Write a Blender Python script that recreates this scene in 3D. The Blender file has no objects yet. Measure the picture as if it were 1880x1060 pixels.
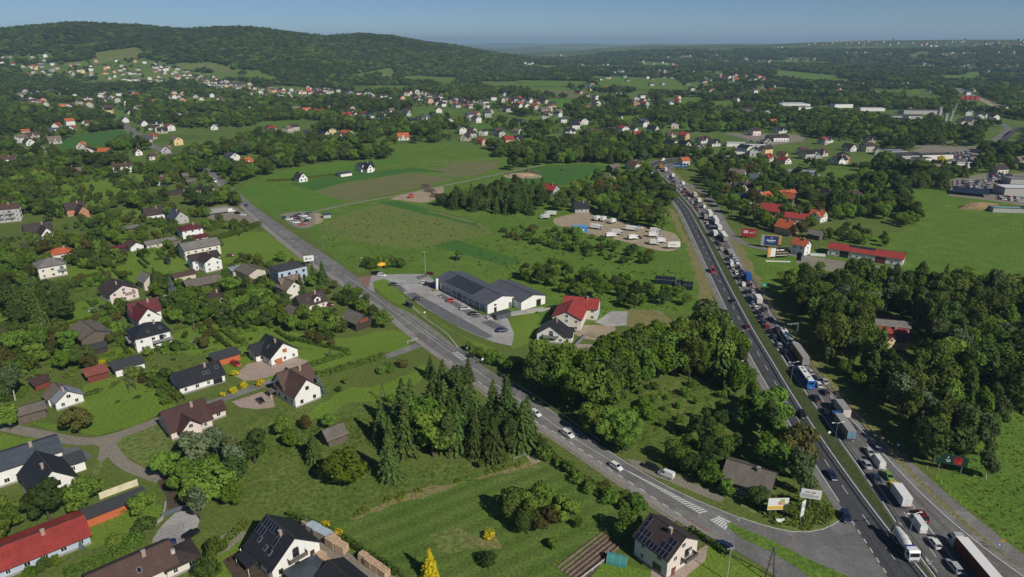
import bpy, bmesh, math, random
import numpy as np
from mathutils import Vector, Matrix
random.seed(7); RNG = np.random.default_rng(7)
SC = bpy.context.scene; COL = SC.collection
R = math.radians
# ---------------------------------------------------------------- camera
F_PX, HOR, CAMH = 1253.0, 76.0, 112.0            # focal length in photo pixels, horizon row, flying height
TH = math.atan((530 - HOR) / F_PX); CT, ST = math.cos(TH), math.sin(TH)
cam = bpy.data.objects.new('camera', bpy.data.cameras.new('camera')); COL.objects.link(cam)
cam.location = (0, 0, CAMH); cam.rotation_euler = (math.pi / 2 - TH, 0, 0)
cam.data.sensor_width = 36.0; cam.data.lens = 36.0 * F_PX / 1880.0
cam.data.clip_start = 1.0; cam.data.clip_end = 120000.0
SC.camera = cam
# ---------------------------------------------------------------- sky, sun, exposure
SUN_EL, SUN_AZ = 38.0, 139.0                      # azimuth clockwise from +Y
world = bpy.data.worlds.new('World'); SC.world = world; world.use_nodes = True
wn = world.node_tree; wn.nodes.clear()
wo = wn.nodes.new('ShaderNodeOutputWorld'); wb = wn.nodes.new('ShaderNodeBackground'); ws = wn.nodes.new('ShaderNodeTexSky')
ws.sky_type = 'NISHITA'; ws.sun_disc = False
ws.sun_elevation = R(SUN_EL); ws.sun_rotation = R(SUN_AZ)
ws.altitude = 300; ws.air_density = 0.6; ws.dust_density = 0.0; ws.ozone_density = 6.0
wb.inputs['Strength'].default_value = 0.060
wn.links.new(ws.outputs[0], wb.inputs['Color']); wn.links.new(wb.outputs[0], wo.inputs['Surface'])
sd = bpy.data.lights.new('sun', 'SUN'); sd.energy = 4.25; sd.angle = R(0.5); sd.color = (1.0, 0.945, 0.845)
sun = bpy.data.objects.new('sun', sd); COL.objects.link(sun); sun.location = (0, 0, 400)
saz = R(SUN_AZ); sel = R(SUN_EL)
SUND = Vector((math.sin(saz) * math.cos(sel), math.cos(saz) * math.cos(sel), math.sin(sel)))
sun.rotation_euler = SUND.to_track_quat('Z', 'Y').to_euler()
HAZE = 8.0e-5
SC.view_settings.view_transform = 'Standard'; SC.view_settings.look = 'None'
SC.view_settings.exposure = 0.0; SC.view_settings.gamma = 1.0; SC.view_settings.use_curve_mapping = False
SC.render.engine = 'CYCLES'
SC.cycles.use_denoising = True; SC.cycles.denoiser = 'OPENIMAGEDENOISE'
SC.cycles.max_bounces = 5; SC.cycles.diffuse_bounces = 2; SC.cycles.glossy_bounces = 2; SC.cycles.transmission_bounces = 2
SC.cycles.volume_bounces = 0; SC.cycles.transparent_max_bounces = 4
SC.cycles.caustics_reflective = False; SC.cycles.caustics_refractive = False
SC.cycles.pixel_filter_type = 'BLACKMAN_HARRIS'; SC.cycles.filter_width = 1.5
# ---------------------------------------------------------------- terrain
def ray(px, py):
  u = (px - 940) / F_PX; v = (py - 530) / F_PX
  return u, CT - v * ST, -(ST + v * CT)
def _elev(px, py):
  a, b, c = ray(px, py); return math.atan2(a, b), c / math.hypot(a, b)
_L = [(-400, 60), (-150, 58), (0, 52), (60, 47), (130, 41), (250, 45), (330, 53), (400, 50), (470, 52), (560, 62), (600, 66), (660, 61),
   (720, 66), (780, 77), (820, 81), (860, 88), (900, 97), (960, 108), (1020, 118), (1080, 130)]
_LA = np.array([_elev(*p)[0] for p in _L]); _LE = np.array([_elev(*p)[1] for p in _L])
_Rr = [(700, 100), (900, 98), (1040, 95), (1100, 88), (1180, 83), (1300, 79), (1400, 80), (1480, 76), (1560, 73), (1700, 71), (1880, 70), (2100, 70), (2600, 72)]
_RA = np.array([_elev(*p)[0] for p in _Rr]); _RE = np.array([_elev(*p)[1] for p in _Rr])
def sst(x): x = np.clip(x, 0, 1); return x * x * (3 - 2 * x)
def terrain(x, y):
  x = np.asarray(x, float); y = np.asarray(y, float)
  r = np.hypot(x, y); az = np.arctan2(x, y)
  front = sst((1.25 - np.abs(az)) / 0.35)
  wob = 18 * np.sin(x / 310 + 1.3) * np.cos(y / 270) + 9 * np.sin(x / 120 + y / 170)
  rel = 26 * np.sin(x / 190 + .6 * np.sin(y / 300) + y / 420) + 15 * np.sin(x / 105 - y / 260 + 2)
  rc = 3100 + 500 * sst((az + 0.35) / 0.5)
  hc = np.maximum(0, CAMH + rc * np.interp(az, _LA, _LE) - 12)
  up = sst((r - 1750) / (rc - 1750)); dn = 1 - sst((r - rc) / 3200)
  m = np.interp(az, [-0.2, 0.02, 0.12], [1, 1, 0])
  z = hc * m * np.where(r < rc, up * (0.55 + 0.45 * up), dn)
  z = z + rel * m * sst((r - 1900) / 500) * (1 - sst((r - rc + 950) / 700)) + wob * m * sst((r - 1900) / 500) * (1 - sst((r - rc + 300) / 300)) * 0.8
  rr = 6200
  hr = np.maximum(0, CAMH + rr * np.interp(az, _RA, _RE) - 10)
  z2 = hr * np.where(r < rr, sst((r - 2300) / (rr - 2300)) ** 1.15, 1 - sst((r - rr) / 5000)) * sst((az + 0.18) / 0.2)
  z2 = z2 + wob * 0.5 * sst((r - 1500) / 900) * (1 - sst((r - 5200) / 900)) * sst((az + 0.1) / 0.2)
  far = (26 + 26 * np.sin(az * 21 + r / 2600) + 20 * np.sin(az * 37 - r / 1900)) * sst((r - 8000) / 3000) * (1 - 0.75 * sst((r - 20000) / 12000))
  z = np.maximum(z, z2) + far
  return z * front
_TT = np.geomspace(300, 60000, 260)
def P(px, py, z=0.0):
  """the point of the land (z metres above it) that the photo shows at this pixel"""
  a, b, c = ray(px, py)
  if py > 255: t = (CAMH - z) / -c; return Vector((a * t, b * t, z))
  T = _TT
  for k in range(3):
    h = np.nonzero(CAMH + c * T - z <= terrain(a * T, b * T))[0]; i = int(h[0]) if len(h) else len(T) - 1
    lo, hi = T[max(0, i - 1)], T[i]; T = np.linspace(lo, hi, 40)
  lo, hi = float(lo), float(hi)
  return Vector((a * hi, b * hi, CAMH + c * hi))
def proj(p):
  y = p[1]; h = p[2] - CAMH
  fw = y * CT - h * ST; up = y * ST + h * CT
  return 940 + F_PX * p[0] / fw, 530 - F_PX * up / fw
# ---------------------------------------------------------------- object helpers
def tag(o, label=None, cat=None, group=None, kind=None):
  if label: o['label'] = label
  if cat: o['category'] = cat
  if group: o['group'] = group
  if kind: o['kind'] = kind
  return o
def empty(name, loc=(0, 0, 0), rz=0.0, **k):
  o = bpy.data.objects.new(name, None); COL.objects.link(o); o.location = loc; o.rotation_euler = (0, 0, rz)
  o.empty_display_size = 0.5
  return tag(o, **k)
def link(name, me, parent=None, loc=None, rz=None, mat=None):
  o = bpy.data.objects.new(name, me); COL.objects.link(o)
  if parent is not None: o.parent = parent
  if loc is not None: o.location = loc
  if rz is not None: o.rotation_euler = (0, 0, rz)
  if mat is not None:
    if not me.materials: me.materials.append(mat)
    elif me.materials[0] is not mat:
      o.material_slots[0].link = 'OBJECT'; o.material_slots[0].material = mat
  return o
class MB:
  """collects faces for one mesh"""
  def __init__(s): s.v = []; s.f = []; s.m = []; s.uv = []
  def face(s, pts, m=0, uv=None):
    i = len(s.v); s.v.extend([tuple(p) for p in pts]); n = len(pts)
    s.f.append(tuple(range(i, i + n))); s.m.append(m); s.uv.append(uv or [(p[0], p[1]) for p in pts])
  def box(s, c, d, m=0, M=None, taper=1.0):
    x, y, z = c; a, b, h = d[0] / 2, d[1] / 2, d[2] / 2; t = taper
    q = [(-a, -b, -h), (a, -b, -h), (a, b, -h), (-a, b, -h), (-a * t, -b * t, h), (a * t, -b * t, h), (a * t, b * t, h), (-a * t, b * t, h)]
    q = [Vector((x + p[0], y + p[1], z + p[2])) for p in q]
    if M is not None: q = [M @ p for p in q]
    for f in ((0, 3, 2, 1), (4, 5, 6, 7), (0, 1, 5, 4), (1, 2, 6, 5), (2, 3, 7, 6), (3, 0, 4, 7)): s.face([q[i] for i in f], m)
    return s
  def tube(s, p0, p1, r0, r1=None, n=6, m=0, cap=True):
    p0 = Vector(p0); p1 = Vector(p1); r1 = r0 if r1 is None else r1
    d = (p1 - p0)
    if d.length < 1e-6: return s
    d.normalize(); a = d.orthogonal().normalized(); b = d.cross(a)
    A = [p0 + (a * math.cos(6.2832 * k / n) + b * math.sin(6.2832 * k / n)) * r0 for k in range(n)]
    B = [p1 + (a * math.cos(6.2832 * k / n) + b * math.sin(6.2832 * k / n)) * r1 for k in range(n)]
    for k in range(n): s.face([A[k], A[(k + 1) % n], B[(k + 1) % n], B[k]], m)
    if cap: s.face(A[::-1], m); s.face(B, m)
    return s
  def loft(s, rings, m=0, cap=True):
    for A, B in zip(rings, rings[1:]):
      n = len(A)
      for k in range(n): s.face([A[k], A[(k + 1) % n], B[(k + 1) % n], B[k]], m)
    if cap: s.face(list(rings[0])[::-1], m); s.face(rings[-1], m)
    return s
  def mesh(s, name, mats=(), smooth=False, weld=False):
    me = bpy.data.meshes.new(name); me.from_pydata(s.v, [], s.f)
    for t in mats: me.materials.append(t)
    if any(s.m): me.polygons.foreach_set('material_index', s.m)
    uv = me.uv_layers.new(name='UVMap')
    uv.data.foreach_set('uv', [c for l in s.uv for p in l for c in p])
    if weld or smooth:
      bm = bmesh.new(); bm.from_mesh(me); bmesh.ops.remove_doubles(bm, verts=bm.verts, dist=1e-4)
      bmesh.ops.recalc_face_normals(bm, faces=bm.faces)
      bm.to_mesh(me); bm.free()
    if smooth: me.shade_smooth()
    me.update(); return me
  def obj(s, name, mats=(), parent=None, loc=None, rz=None, **k):
    return link(name, s.mesh(name, mats, **k), parent, loc, rz)
# ---------------------------------------------------------------- materials
def srgb(r, g, b):
  f = lambda c: (c / 255) / 12.92 if c <= 10 else (((c / 255) + 0.055) / 1.055) ** 2.4
  return (f(r), f(g), f(b), 1)
MATS = {}
def nd(t, ty, **k):
  n = t.nodes.new(ty)
  for a, v in k.items(): setattr(n, a, v)
  return n
def setin(n, **k):
  for a, v in k.items(): n.inputs[a.replace('_', ' ')].default_value = v
def mat(name, col, rough=0.7, noise=0.15, scale=1.0, col2=None, spec=0.3, metal=0.0, rnd=0.0, bump=0.0, coat=0.0, coord='obj'):
  if name in MATS: return MATS[name]
  m = bpy.data.materials.new(name); m.use_nodes = True; t = m.node_tree; b = t.nodes['Principled BSDF']
  col = tuple(col)[:3] + (1,)
  setin(b, Roughness=rough, Metallic=metal); b.inputs['Specular IOR Level'].default_value = spec
  b.inputs['Coat Weight'].default_value = coat
  if noise > 0 or rnd > 0:
    tc = nd(t, 'ShaderNodeTexCoord'); ns = nd(t, 'ShaderNodeTexNoise'); setin(ns, Scale=scale, Detail=5.0, Roughness=0.65)
    t.links.new(tc.outputs['Object'], ns.inputs['Vector'])
    mp = nd(t, 'ShaderNodeMapRange'); setin(mp, From_Min=0.3, From_Max=0.7, To_Min=0.0, To_Max=1.0)
    t.links.new(ns.outputs['Fac'], mp.inputs['Value'])
    c2 = tuple(col2)[:3] + (1,) if col2 else tuple(c * (1 - noise) for c in col[:3]) + (1,)
    c1 = col if col2 else tuple(min(1, c * (1 + noise)) for c in col[:3]) + (1,)
    mx = nd(t, 'ShaderNodeMix', data_type='RGBA'); mx.inputs[6].default_value = c2; mx.inputs[7].default_value = c1
    t.links.new(mp.outputs[0], mx.inputs[0]); out = mx.outputs[2]
    if rnd > 0:
      oi = nd(t, 'ShaderNodeObjectInfo'); hs = nd(t, 'ShaderNodeHueSaturation')
      m2 = nd(t, 'ShaderNodeMapRange'); setin(m2, To_Min=1 - rnd, To_Max=1 + rnd)
      t.links.new(oi.outputs['Random'], m2.inputs['Value']); t.links.new(m2.outputs[0], hs.inputs['Value'])
      t.links.new(out, hs.inputs['Color']); out = hs.outputs[0]
    t.links.new(out, b.inputs['Base Color'])
    if bump > 0:
      bp = nd(t, 'ShaderNodeBump'); setin(bp, Strength=bump, Distance=0.1)
      t.links.new(ns.outputs['Fac'], bp.inputs['Height']); t.links.new(bp.outputs[0], b.inputs['Normal'])
  else: b.inputs['Base Color'].default_value = col
  MATS[name] = m; return m
def roof_mat(name, col, rough=0.6, tile=(0.30, 0.34), mort=0.55, spec=0.3):
  if name in MATS: return MATS[name]
  m = bpy.data.materials.new(name); m.use_nodes = True; t = m.node_tree; b = t.nodes['Principled BSDF']
  setin(b, Roughness=rough); b.inputs['Specular IOR Level'].default_value = spec
  uv = nd(t, 'ShaderNodeUVMap'); br = nd(t, 'ShaderNodeTexBrick'); c = tuple(col)[:3]
  br.offset = 0.0
  setin(br, Scale=1.0, Mortar_Size=0.035, Mortar_Smooth=0.6, Brick_Width=tile[0], Row_Height=tile[1], Bias=0.0)
  br.inputs['Color1'].default_value = tuple(x * 1.12 for x in c) + (1,); br.inputs['Color2'].default_value = tuple(x * 0.88 for x in c) + (1,)
  br.inputs['Mortar'].default_value = tuple(x * mort for x in c) + (1,)
  t.links.new(uv.outputs[0], br.inputs['Vector'])
  ns = nd(t, 'ShaderNodeTexNoise'); setin(ns, Scale=0.35, Detail=6.0, Roughness=0.7)
  tc = nd(t, 'ShaderNodeTexCoord'); t.links.new(tc.outputs['Object'], ns.inputs['Vector'])
  mp = nd(t, 'ShaderNodeMapRange'); setin(mp, From_Min=0.3, From_Max=0.7, To_Min=0.78, To_Max=1.2); t.links.new(ns.outputs['Fac'], mp.inputs['Value'])
  hs = nd(t, 'ShaderNodeHueSaturation'); t.links.new(mp.outputs[0], hs.inputs['Value']); t.links.new(br.outputs['Color'], hs.inputs['Color'])
  t.links.new(hs.outputs[0], b.inputs['Base Color'])
  bp = nd(t, 'ShaderNodeBump', invert=True); setin(bp, Strength=0.5, Distance=0.05); t.links.new(br.outputs['Fac'], bp.inputs['Height']); t.links.new(bp.outputs[0], b.inputs['Normal'])
  MATS[name] = m; return m
def ground_mat(name, cols, scales=(0.012, 0.09, 0.9), rough=0.95, bump=0.4, streak=None, patches=0, tracks=False):
  """land cover: three colours mixed by noise at three sizes, in world metres; streak=(angle, wavelength, amount) adds mowing lines"""
  if name in MATS: return MATS[name]
  m = bpy.data.materials.new(name); m.use_nodes = True; t = m.node_tree; b = t.nodes['Principled BSDF']
  setin(b, Roughness=rough); b.inputs['Specular IOR Level'].default_value = 0.12
  g = nd(t, 'ShaderNodeNewGeometry')
  def noise(s, d=4.0):
    n = nd(t, 'ShaderNodeTexNoise'); setin(n, Scale=s, Detail=d, Roughness=0.62); t.links.new(g.outputs['Position'], n.inputs['Vector'])
    r = nd(t, 'ShaderNodeMapRange'); setin(r, From_Min=0.34, From_Max=0.66); t.links.new(n.outputs['Fac'], r.inputs['Value']); return r.outputs[0], n.outputs['Fac']
  n1, _ = noise(scales[0], 6); n2, _ = noise(scales[1], 6); n3, h = noise(scales[2], 6)
  def mixc(f, a, c):
    x = nd(t, 'ShaderNodeMix', data_type='RGBA')
    if isinstance(a, tuple): x.inputs[6].default_value = a
    else: t.links.new(a, x.inputs[6])
    if isinstance(c, tuple): x.inputs[7].default_value = c
    else: t.links.new(c, x.inputs[7])
    if isinstance(f, float): x.inputs[0].default_value = f
    else: t.links.new(f, x.inputs[0])
    return x.outputs[2]
  c = [tuple(k)[:3] + (1,) for k in cols]
  o = mixc(n1, c[0], c[1])
  k = nd(t, 'ShaderNodeMath', operation='MULTIPLY'); t.links.new(n2, k.inputs[0]); k.inputs[1].default_value = 0.9
  o = mixc(k.outputs[0], o, c[2])
  dk = nd(t, 'ShaderNodeMapRange'); setin(dk, To_Min=0.62, To_Max=1.38); t.links.new(n3, dk.inputs['Value'])
  val = dk.outputs[0]
  if patches:                                       # repairs and stains: cells of slightly different value
    vo = nd(t, 'ShaderNodeTexVoronoi'); setin(vo, Scale=patches); t.links.new(g.outputs['Position'], vo.inputs['Vector'])
    sp = nd(t, 'ShaderNodeSeparateColor'); t.links.new(vo.outputs['Color'], sp.inputs[0]); pr = nd(t, 'ShaderNodeMapRange'); setin(pr, To_Min=0.84, To_Max=1.14); t.links.new(sp.outputs[0], pr.inputs['Value'])
    pm_ = nd(t, 'ShaderNodeMath', operation='MULTIPLY'); t.links.new(val, pm_.inputs[0]); t.links.new(pr.outputs[0], pm_.inputs[1]); val = pm_.outputs[0]
  if tracks:                                        # darker wheel tracks along the strip (uv: metres across, metres along)
    uv = nd(t, 'ShaderNodeUVMap'); mq = nd(t, 'ShaderNodeMapping'); mq.inputs['Scale'].default_value = (1.1, .012, 1); t.links.new(uv.outputs[0], mq.inputs['Vector']); nq = nd(t, 'ShaderNodeTexNoise'); setin(nq, Scale=1.0, Detail=4.0); t.links.new(mq.outputs[0], nq.inputs['Vector'])
    rq = nd(t, 'ShaderNodeMapRange'); setin(rq, From_Min=0.3, From_Max=0.7, To_Min=0.78, To_Max=1.22); t.links.new(nq.outputs['Fac'], rq.inputs['Value']); mq2 = nd(t, 'ShaderNodeMath', operation='MULTIPLY'); t.links.new(val, mq2.inputs[0]); t.links.new(rq.outputs[0], mq2.inputs[1]); val = mq2.outputs[0]
  if streak:
    mpn = nd(t, 'ShaderNodeMapping'); mpn.inputs['Rotation'].default_value = (0, 0, -R(streak[0])); t.links.new(g.outputs['Position'], mpn.inputs['Vector'])
    wv = nd(t, 'ShaderNodeTexWave', bands_direction='Y'); setin(wv, Scale=0.314 / streak[1], Distortion=1.6, Detail=3.0, Detail_Scale=0.5); t.links.new(mpn.outputs[0], wv.inputs['Vector'])
    wr = nd(t, 'ShaderNodeMapRange'); setin(wr, To_Min=1 - streak[2], To_Max=1 + streak[2]); t.links.new(wv.outputs['Fac'], wr.inputs['Value'])
    mm = nd(t, 'ShaderNodeMath', operation='MULTIPLY'); t.links.new(val, mm.inputs[0]); t.links.new(wr.outputs[0], mm.inputs[1]); val = mm.outputs[0]
  hs = nd(t, 'ShaderNodeHueSaturation'); t.links.new(val, hs.inputs['Value']); t.links.new(o, hs.inputs['Color'])
  t.links.new(hs.outputs[0], b.inputs['Base Color'])
  if bump:
    bp = nd(t, 'ShaderNodeBump'); setin(bp, Strength=bump, Distance=0.5); t.links.new(h, bp.inputs['Height']); t.links.new(bp.outputs[0], b.inputs['Normal'])
  MATS[name] = m; return m
def leaf_mat(name, col, col2, rnd=0.25, trans=0.25):
  if name in MATS: return MATS[name]
  m = bpy.data.materials.new(name); m.use_nodes = True; t = m.node_tree; t.nodes.clear()
  o = nd(t, 'ShaderNodeOutputMaterial'); d = nd(t, 'ShaderNodeBsdfDiffuse'); tr = nd(t, 'ShaderNodeBsdfTranslucent'); mx = nd(t, 'ShaderNodeMixShader')
  g = nd(t, 'ShaderNodeNewGeometry'); oi = nd(t, 'ShaderNodeObjectInfo')
  c = nd(t, 'ShaderNodeMix', data_type='RGBA'); c.inputs[6].default_value = tuple(col)[:3] + (1,); c.inputs[7].default_value = tuple(col2)[:3] + (1,)
  t.links.new(g.outputs['Random Per Island'], c.inputs[0])
  hs = nd(t, 'ShaderNodeHueSaturation'); mr = nd(t, 'ShaderNodeMapRange'); setin(mr, To_Min=1 - rnd, To_Max=1 + rnd); t.links.new(oi.outputs['Random'], mr.inputs['Value'])
  fr = nd(t, 'ShaderNodeMath', operation='MULTIPLY'); fr.inputs[1].default_value = 7.31; t.links.new(oi.outputs['Random'], fr.inputs[0])
  fr2 = nd(t, 'ShaderNodeMath', operation='FRACT'); t.links.new(fr.outputs[0], fr2.inputs[0])
  mh = nd(t, 'ShaderNodeMapRange'); setin(mh, To_Min=0.478, To_Max=0.512); t.links.new(fr2.outputs[0], mh.inputs['Value'])
  t.links.new(mh.outputs[0], hs.inputs['Hue'])
  t.links.new(mr.outputs[0], hs.inputs['Value']); t.links.new(c.outputs[2], hs.inputs['Color'])
  t.links.new(hs.outputs[0], d.inputs['Color']); t.links.new(hs.outputs[0], tr.inputs['Color'])
  mx.inputs[0].default_value = trans; t.links.new(d.outputs[0], mx.inputs[1]); t.links.new(tr.outputs[0], mx.inputs[2]); t.links.new(mx.outputs[0], o.inputs['Surface'])
  MATS[name] = m; return m
# ---------------------------------------------------------------- land
def az_list():
  a = list(np.arange(-60, 60.01, 0.4)) + list(np.arange(66, 300, 6)); return np.radians(np.array(a))
def build_land():
  A = az_list(); rs = np.concatenate([[0.01, 40, 80], np.geomspace(120, 60000, 165)])
  n = len(A); rr, aa = np.meshgrid(rs, A, indexing='ij'); X = rr * np.sin(aa); Y = rr * np.cos(aa); Z = terrain(X, Y)
  v = np.stack([X, Y, Z], -1).reshape(-1, 3)
  i = np.arange((len(rs) - 1) * n); a = i // n; k = i % n; k2 = (k + 1) % n
  f = np.stack([a * n + k, (a + 1) * n + k, (a + 1) * n + k2, a * n + k2], -1)[:, ::-1]
  me = bpy.data.meshes.new('ground'); me.from_pydata(v.tolist(), [], f.tolist()); me.shade_smooth()
  at = me.attributes.new('wood', 'FLOAT', 'POINT'); r = np.hypot(v[:, 0], v[:, 1])
  at.data.foreach_set('value', np.clip((r - 560) / 160, 0, 1))
  fa = me.attributes.new('far', 'FLOAT', 'POINT'); fa.data.foreach_set('value', np.clip((r - 3600) / 1500, 0, 1) )
  m = bpy.data.materials.new('land'); m.use_nodes = True; t = m.node_tree; b = t.nodes['Principled BSDF']; setin(b, Roughness=0.95); b.inputs['Specular IOR Level'].default_value = 0.1
  g = nd(t, 'ShaderNodeNewGeometry')
  def noise(s, lo=0.35, hi=0.65):
    q = nd(t, 'ShaderNodeTexNoise'); setin(q, Scale=s, Detail=7.0, Roughness=0.62); t.links.new(g.outputs['Position'], q.inputs['Vector'])
    w = nd(t, 'ShaderNodeMapRange'); setin(w, From_Min=lo, From_Max=hi); t.links.new(q.outputs['Fac'], w.inputs['Value']); return w.outputs[0]
  def mix(fac, c1, c2):
    x = nd(t, 'ShaderNodeMix', data_type='RGBA')
    for s, c in ((6, c1), (7, c2)):
      if isinstance(c, tuple): x.inputs[s].default_value = c
      else: t.links.new(c, x.inputs[s])
    t.links.new(fac, x.inputs[0]); return x.outputs[2]
  grass = mix(noise(0.03), (.092, .140, .026, 1), (.138, .185, .038, 1)); grass = mix(noise(0.3), grass, (.110, .140, .036, 1))
  gf = nd(t, 'ShaderNodeMapRange'); setin(gf, To_Min=0.7, To_Max=1.25); t.links.new(noise(1.1), gf.inputs['Value'])
  h = nd(t, 'ShaderNodeHueSaturation'); t.links.new(gf.outputs[0], h.inputs['Value']); t.links.new(grass, h.inputs['Color'])
  wood = mix(noise(0.009), (.080, .130, .026, 1), (.125, .185, .042, 1))
  vo = nd(t, 'ShaderNodeTexVoronoi'); setin(vo, Scale=0.0032); t.links.new(g.outputs['Position'], vo.inputs['Vector'])
  sp = nd(t, 'ShaderNodeSeparateColor'); t.links.new(vo.outputs['Color'], sp.inputs[0])
  th = nd(t, 'ShaderNodeMath', operation='GREATER_THAN'); th.inputs[1].default_value = 0.66; t.links.new(sp.outputs[0], th.inputs[0])
  fld = mix(sp.outputs[1], (.10, .14, .035, 1), (.17, .17, .07, 1))
  ffar = mix(th.outputs[0], mix(noise(0.006), (.050, .078, .020, 1), (.08, .11, .03, 1)), fld)
  a1 = nd(t, 'ShaderNodeAttribute', attribute_name='wood'); a2 = nd(t, 'ShaderNodeAttribute', attribute_name='far')
  c = mix(a1.outputs['Fac'], h.outputs[0], wood); c = mix(a2.outputs['Fac'], c, ffar)
  t.links.new(c, b.inputs['Base Color'])
  me.materials.append(m); o = link('ground', me); tag(o, 'broad green valley floor rising to the wooded hills', None, None, 'structure')
build_land()
G_LAWN = ground_mat('lawn', [(.115, .195, .024), (.165, .235, .038), (.130, .205, .026)], (0.03, 0.2, 1.6), bump=0.3)
G_LUSH = ground_mat('lush grass', [(0.078, 0.172, 0.023), (0.115, 0.207, 0.030), (0.091, 0.184, 0.023)], (0.02, 0.1, 1.2), bump=0.3, streak=(25, 9, 0.10))
G_MOWN = ground_mat('mown grass', [(.070, .128, .018), (.100, .160, .028), (.112, .158, .036)], (0.025, 0.10, 1.4), bump=0.3, streak=(33, 5, 0.13))
G_MEADOW = ground_mat('meadow grass', [(.100, .185, .024), (.145, .220, .038), (.084, .155, .022)], (0.02, 0.11, 0.9), bump=0.6)
G_ROUGH = ground_mat('rough meadow', [(.112, .178, .032), (.150, .205, .046), (.160, .168, .062)], (0.02, 0.07, 0.7), bump=0.8)
G_WILD = ground_mat('wild grass', [(0.102, 0.160, 0.027), (0.158, 0.194, 0.045), (0.087, 0.130, 0.025)], (0.04, 0.18, 0.8), bump=0.8)
G_CROP = ground_mat('young crop', [(0.050, 0.132, 0.026), (0.069, 0.156, 0.031), (0.058, 0.144, 0.029)], (0.03, 0.2, 2.0), bump=0.2, streak=(-20, 4, 0.08))
G_PLOUGH = ground_mat('ploughed field', [(.165, .158, .074), (.190, .172, .088), (.125, .155, .052)], (0.02, 0.06, 0.9), bump=0.3, streak=(35, 7, 0.08))
G_DRY = ground_mat('dry grass', [(.200, .185, .070), (.150, .160, .050), (.240, .205, .095)], (0.05, 0.3, 1.2), bump=0.4)
G_SAND = ground_mat('sandy gravel', [(.34, .275, .185), (.27, .225, .16), (.40, .33, .225)], (0.05, 0.3, 2.5), bump=0.3)
G_GRAVEL = ground_mat('grey gravel', [(.235, .205, .165), (.18, .16, .135), (.27, .24, .195)], (0.05, 0.4, 2.5), bump=0.3)
G_PAVE = ground_mat('grey paving', [(0.325, 0.319, 0.306), (0.281, 0.275, 0.269), (0.375, 0.362, 0.350)], (0.06, 0.4, 3.0), bump=0.1, patches=.12)
G_PAVE2 = ground_mat('dark paving bays', [(.135, .14, .15), (.115, .12, .13), (.15, .155, .165)], (0.06, 0.4, 3.0), bump=0.1)
G_PINK = ground_mat('pinkish block paving', [(.36, .275, .225), (.31, .24, .20), (.41, .32, .27)], (0.08, 0.5, 3.0), bump=0.1)
G_RED = ground_mat('red block paving', [(.24, .135, .115), (.205, .12, .105), (.27, .155, .13)], (0.1, 0.6, 3.0), bump=0.1)
G_SOIL = ground_mat('dark soil', [(.085, .062, .045), (.12, .088, .062), (.07, .055, .04)], (0.1, 0.5, 2.5), bump=0.5)
G_ASPH = ground_mat('worn asphalt', [(0.177, 0.173, 0.168), (0.210, 0.206, 0.198), (0.153, 0.150, 0.147)], (0.03, 0.25, 3.5), bump=0.1, patches=.16)
G_ASPH2 = ground_mat('fresh asphalt', [(0.069, 0.071, 0.077), (0.081, 0.083, 0.089), (0.060, 0.062, 0.067)], (0.03, 0.25, 3.5), bump=0.1, tracks=True)
G_ASPH3 = ground_mat('grey asphalt', [(0.142, 0.139, 0.133), (0.167, 0.162, 0.157), (0.123, 0.120, 0.116)], (0.03, 0.2, 3.5), bump=0.1, patches=.08, tracks=True)
G_SHOULD = ground_mat('pale asphalt', [(0.204, 0.198, 0.186), (0.234, 0.228, 0.216), (0.180, 0.176, 0.168)], (0.04, 0.25, 3.0), bump=0.1, patches=.2)
G_WALKW = ground_mat('concrete slabs', [(.255, .235, .215), (.225, .21, .195), (.29, .265, .245)], (0.08, 0.5, 3.0), bump=0.1)
M_PAINT = mat('road paint', (.62, .62, .60), 0.6, 0.18, 2.0)
M_PAINTY = mat('worn road paint', (.40, .39, .37), 0.7, 0.3, 1.2)
from mathutils.geometry import tessellate_polygon
PATCHES = []                                     # open land: no scattered trees here (world polygons)
def wpts(px, z=0.0): return [P(x, y, z) for x, y in px]
def spline(pts, step=3.0, closed=False, smooth=0):
  p = np.array([[q[0], q[1]] for q in pts], float); n = len(p); out = []
  for i in range(n if closed else n - 1):
    p0, p1, p2, p3 = (p[(i - 1) % n] if closed or i > 0 else 2 * p[0] - p[1]), p[i], p[(i + 1) % n], (p[(i + 2) % n] if closed or i + 2 < n else 2 * p[-1] - p[-2])
    k = max(1, int(np.hypot(*(p2 - p1)) / step))
    for j in range(k):
      t = j / k; out.append(0.5 * (2 * p1 + (p2 - p0) * t + (2 * p0 - 5 * p1 + 4 * p2 - p3) * t * t + (3 * p1 - p0 - 3 * p2 + p3) * t ** 3))
  if not closed: out.append(p[-1])
  q = np.array(out)
  for _ in range(smooth):
    if len(q) > 4: q[1:-1] = (q[:-2] + 2 * q[1:-1] + q[2:]) / 4
  return q
def resample(q, n):
  d = np.r_[0, np.cumsum(np.hypot(*np.diff(q, axis=0).T))]; s = np.linspace(0, d[-1], n)
  return np.stack([np.interp(s, d, q[:, 0]), np.interp(s, d, q[:, 1])], -1)
def poly_mesh(name, w, mt, z):
  tri = tessellate_polygon([[Vector((p[0], p[1], 0)) for p in w]])
  me = bpy.data.meshes.new(name); me.from_pydata([(p[0], p[1], z) for p in w], [], [tuple(t) for t in tri]); me.materials.append(mt)
  bm = bmesh.new(); bm.from_mesh(me); bmesh.ops.recalc_face_normals(bm, faces=bm.faces)
  for f in bm.faces:
    if f.normal.z < 0: f.normal_flip()
  bm.to_mesh(me); bm.free(); return me
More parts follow.
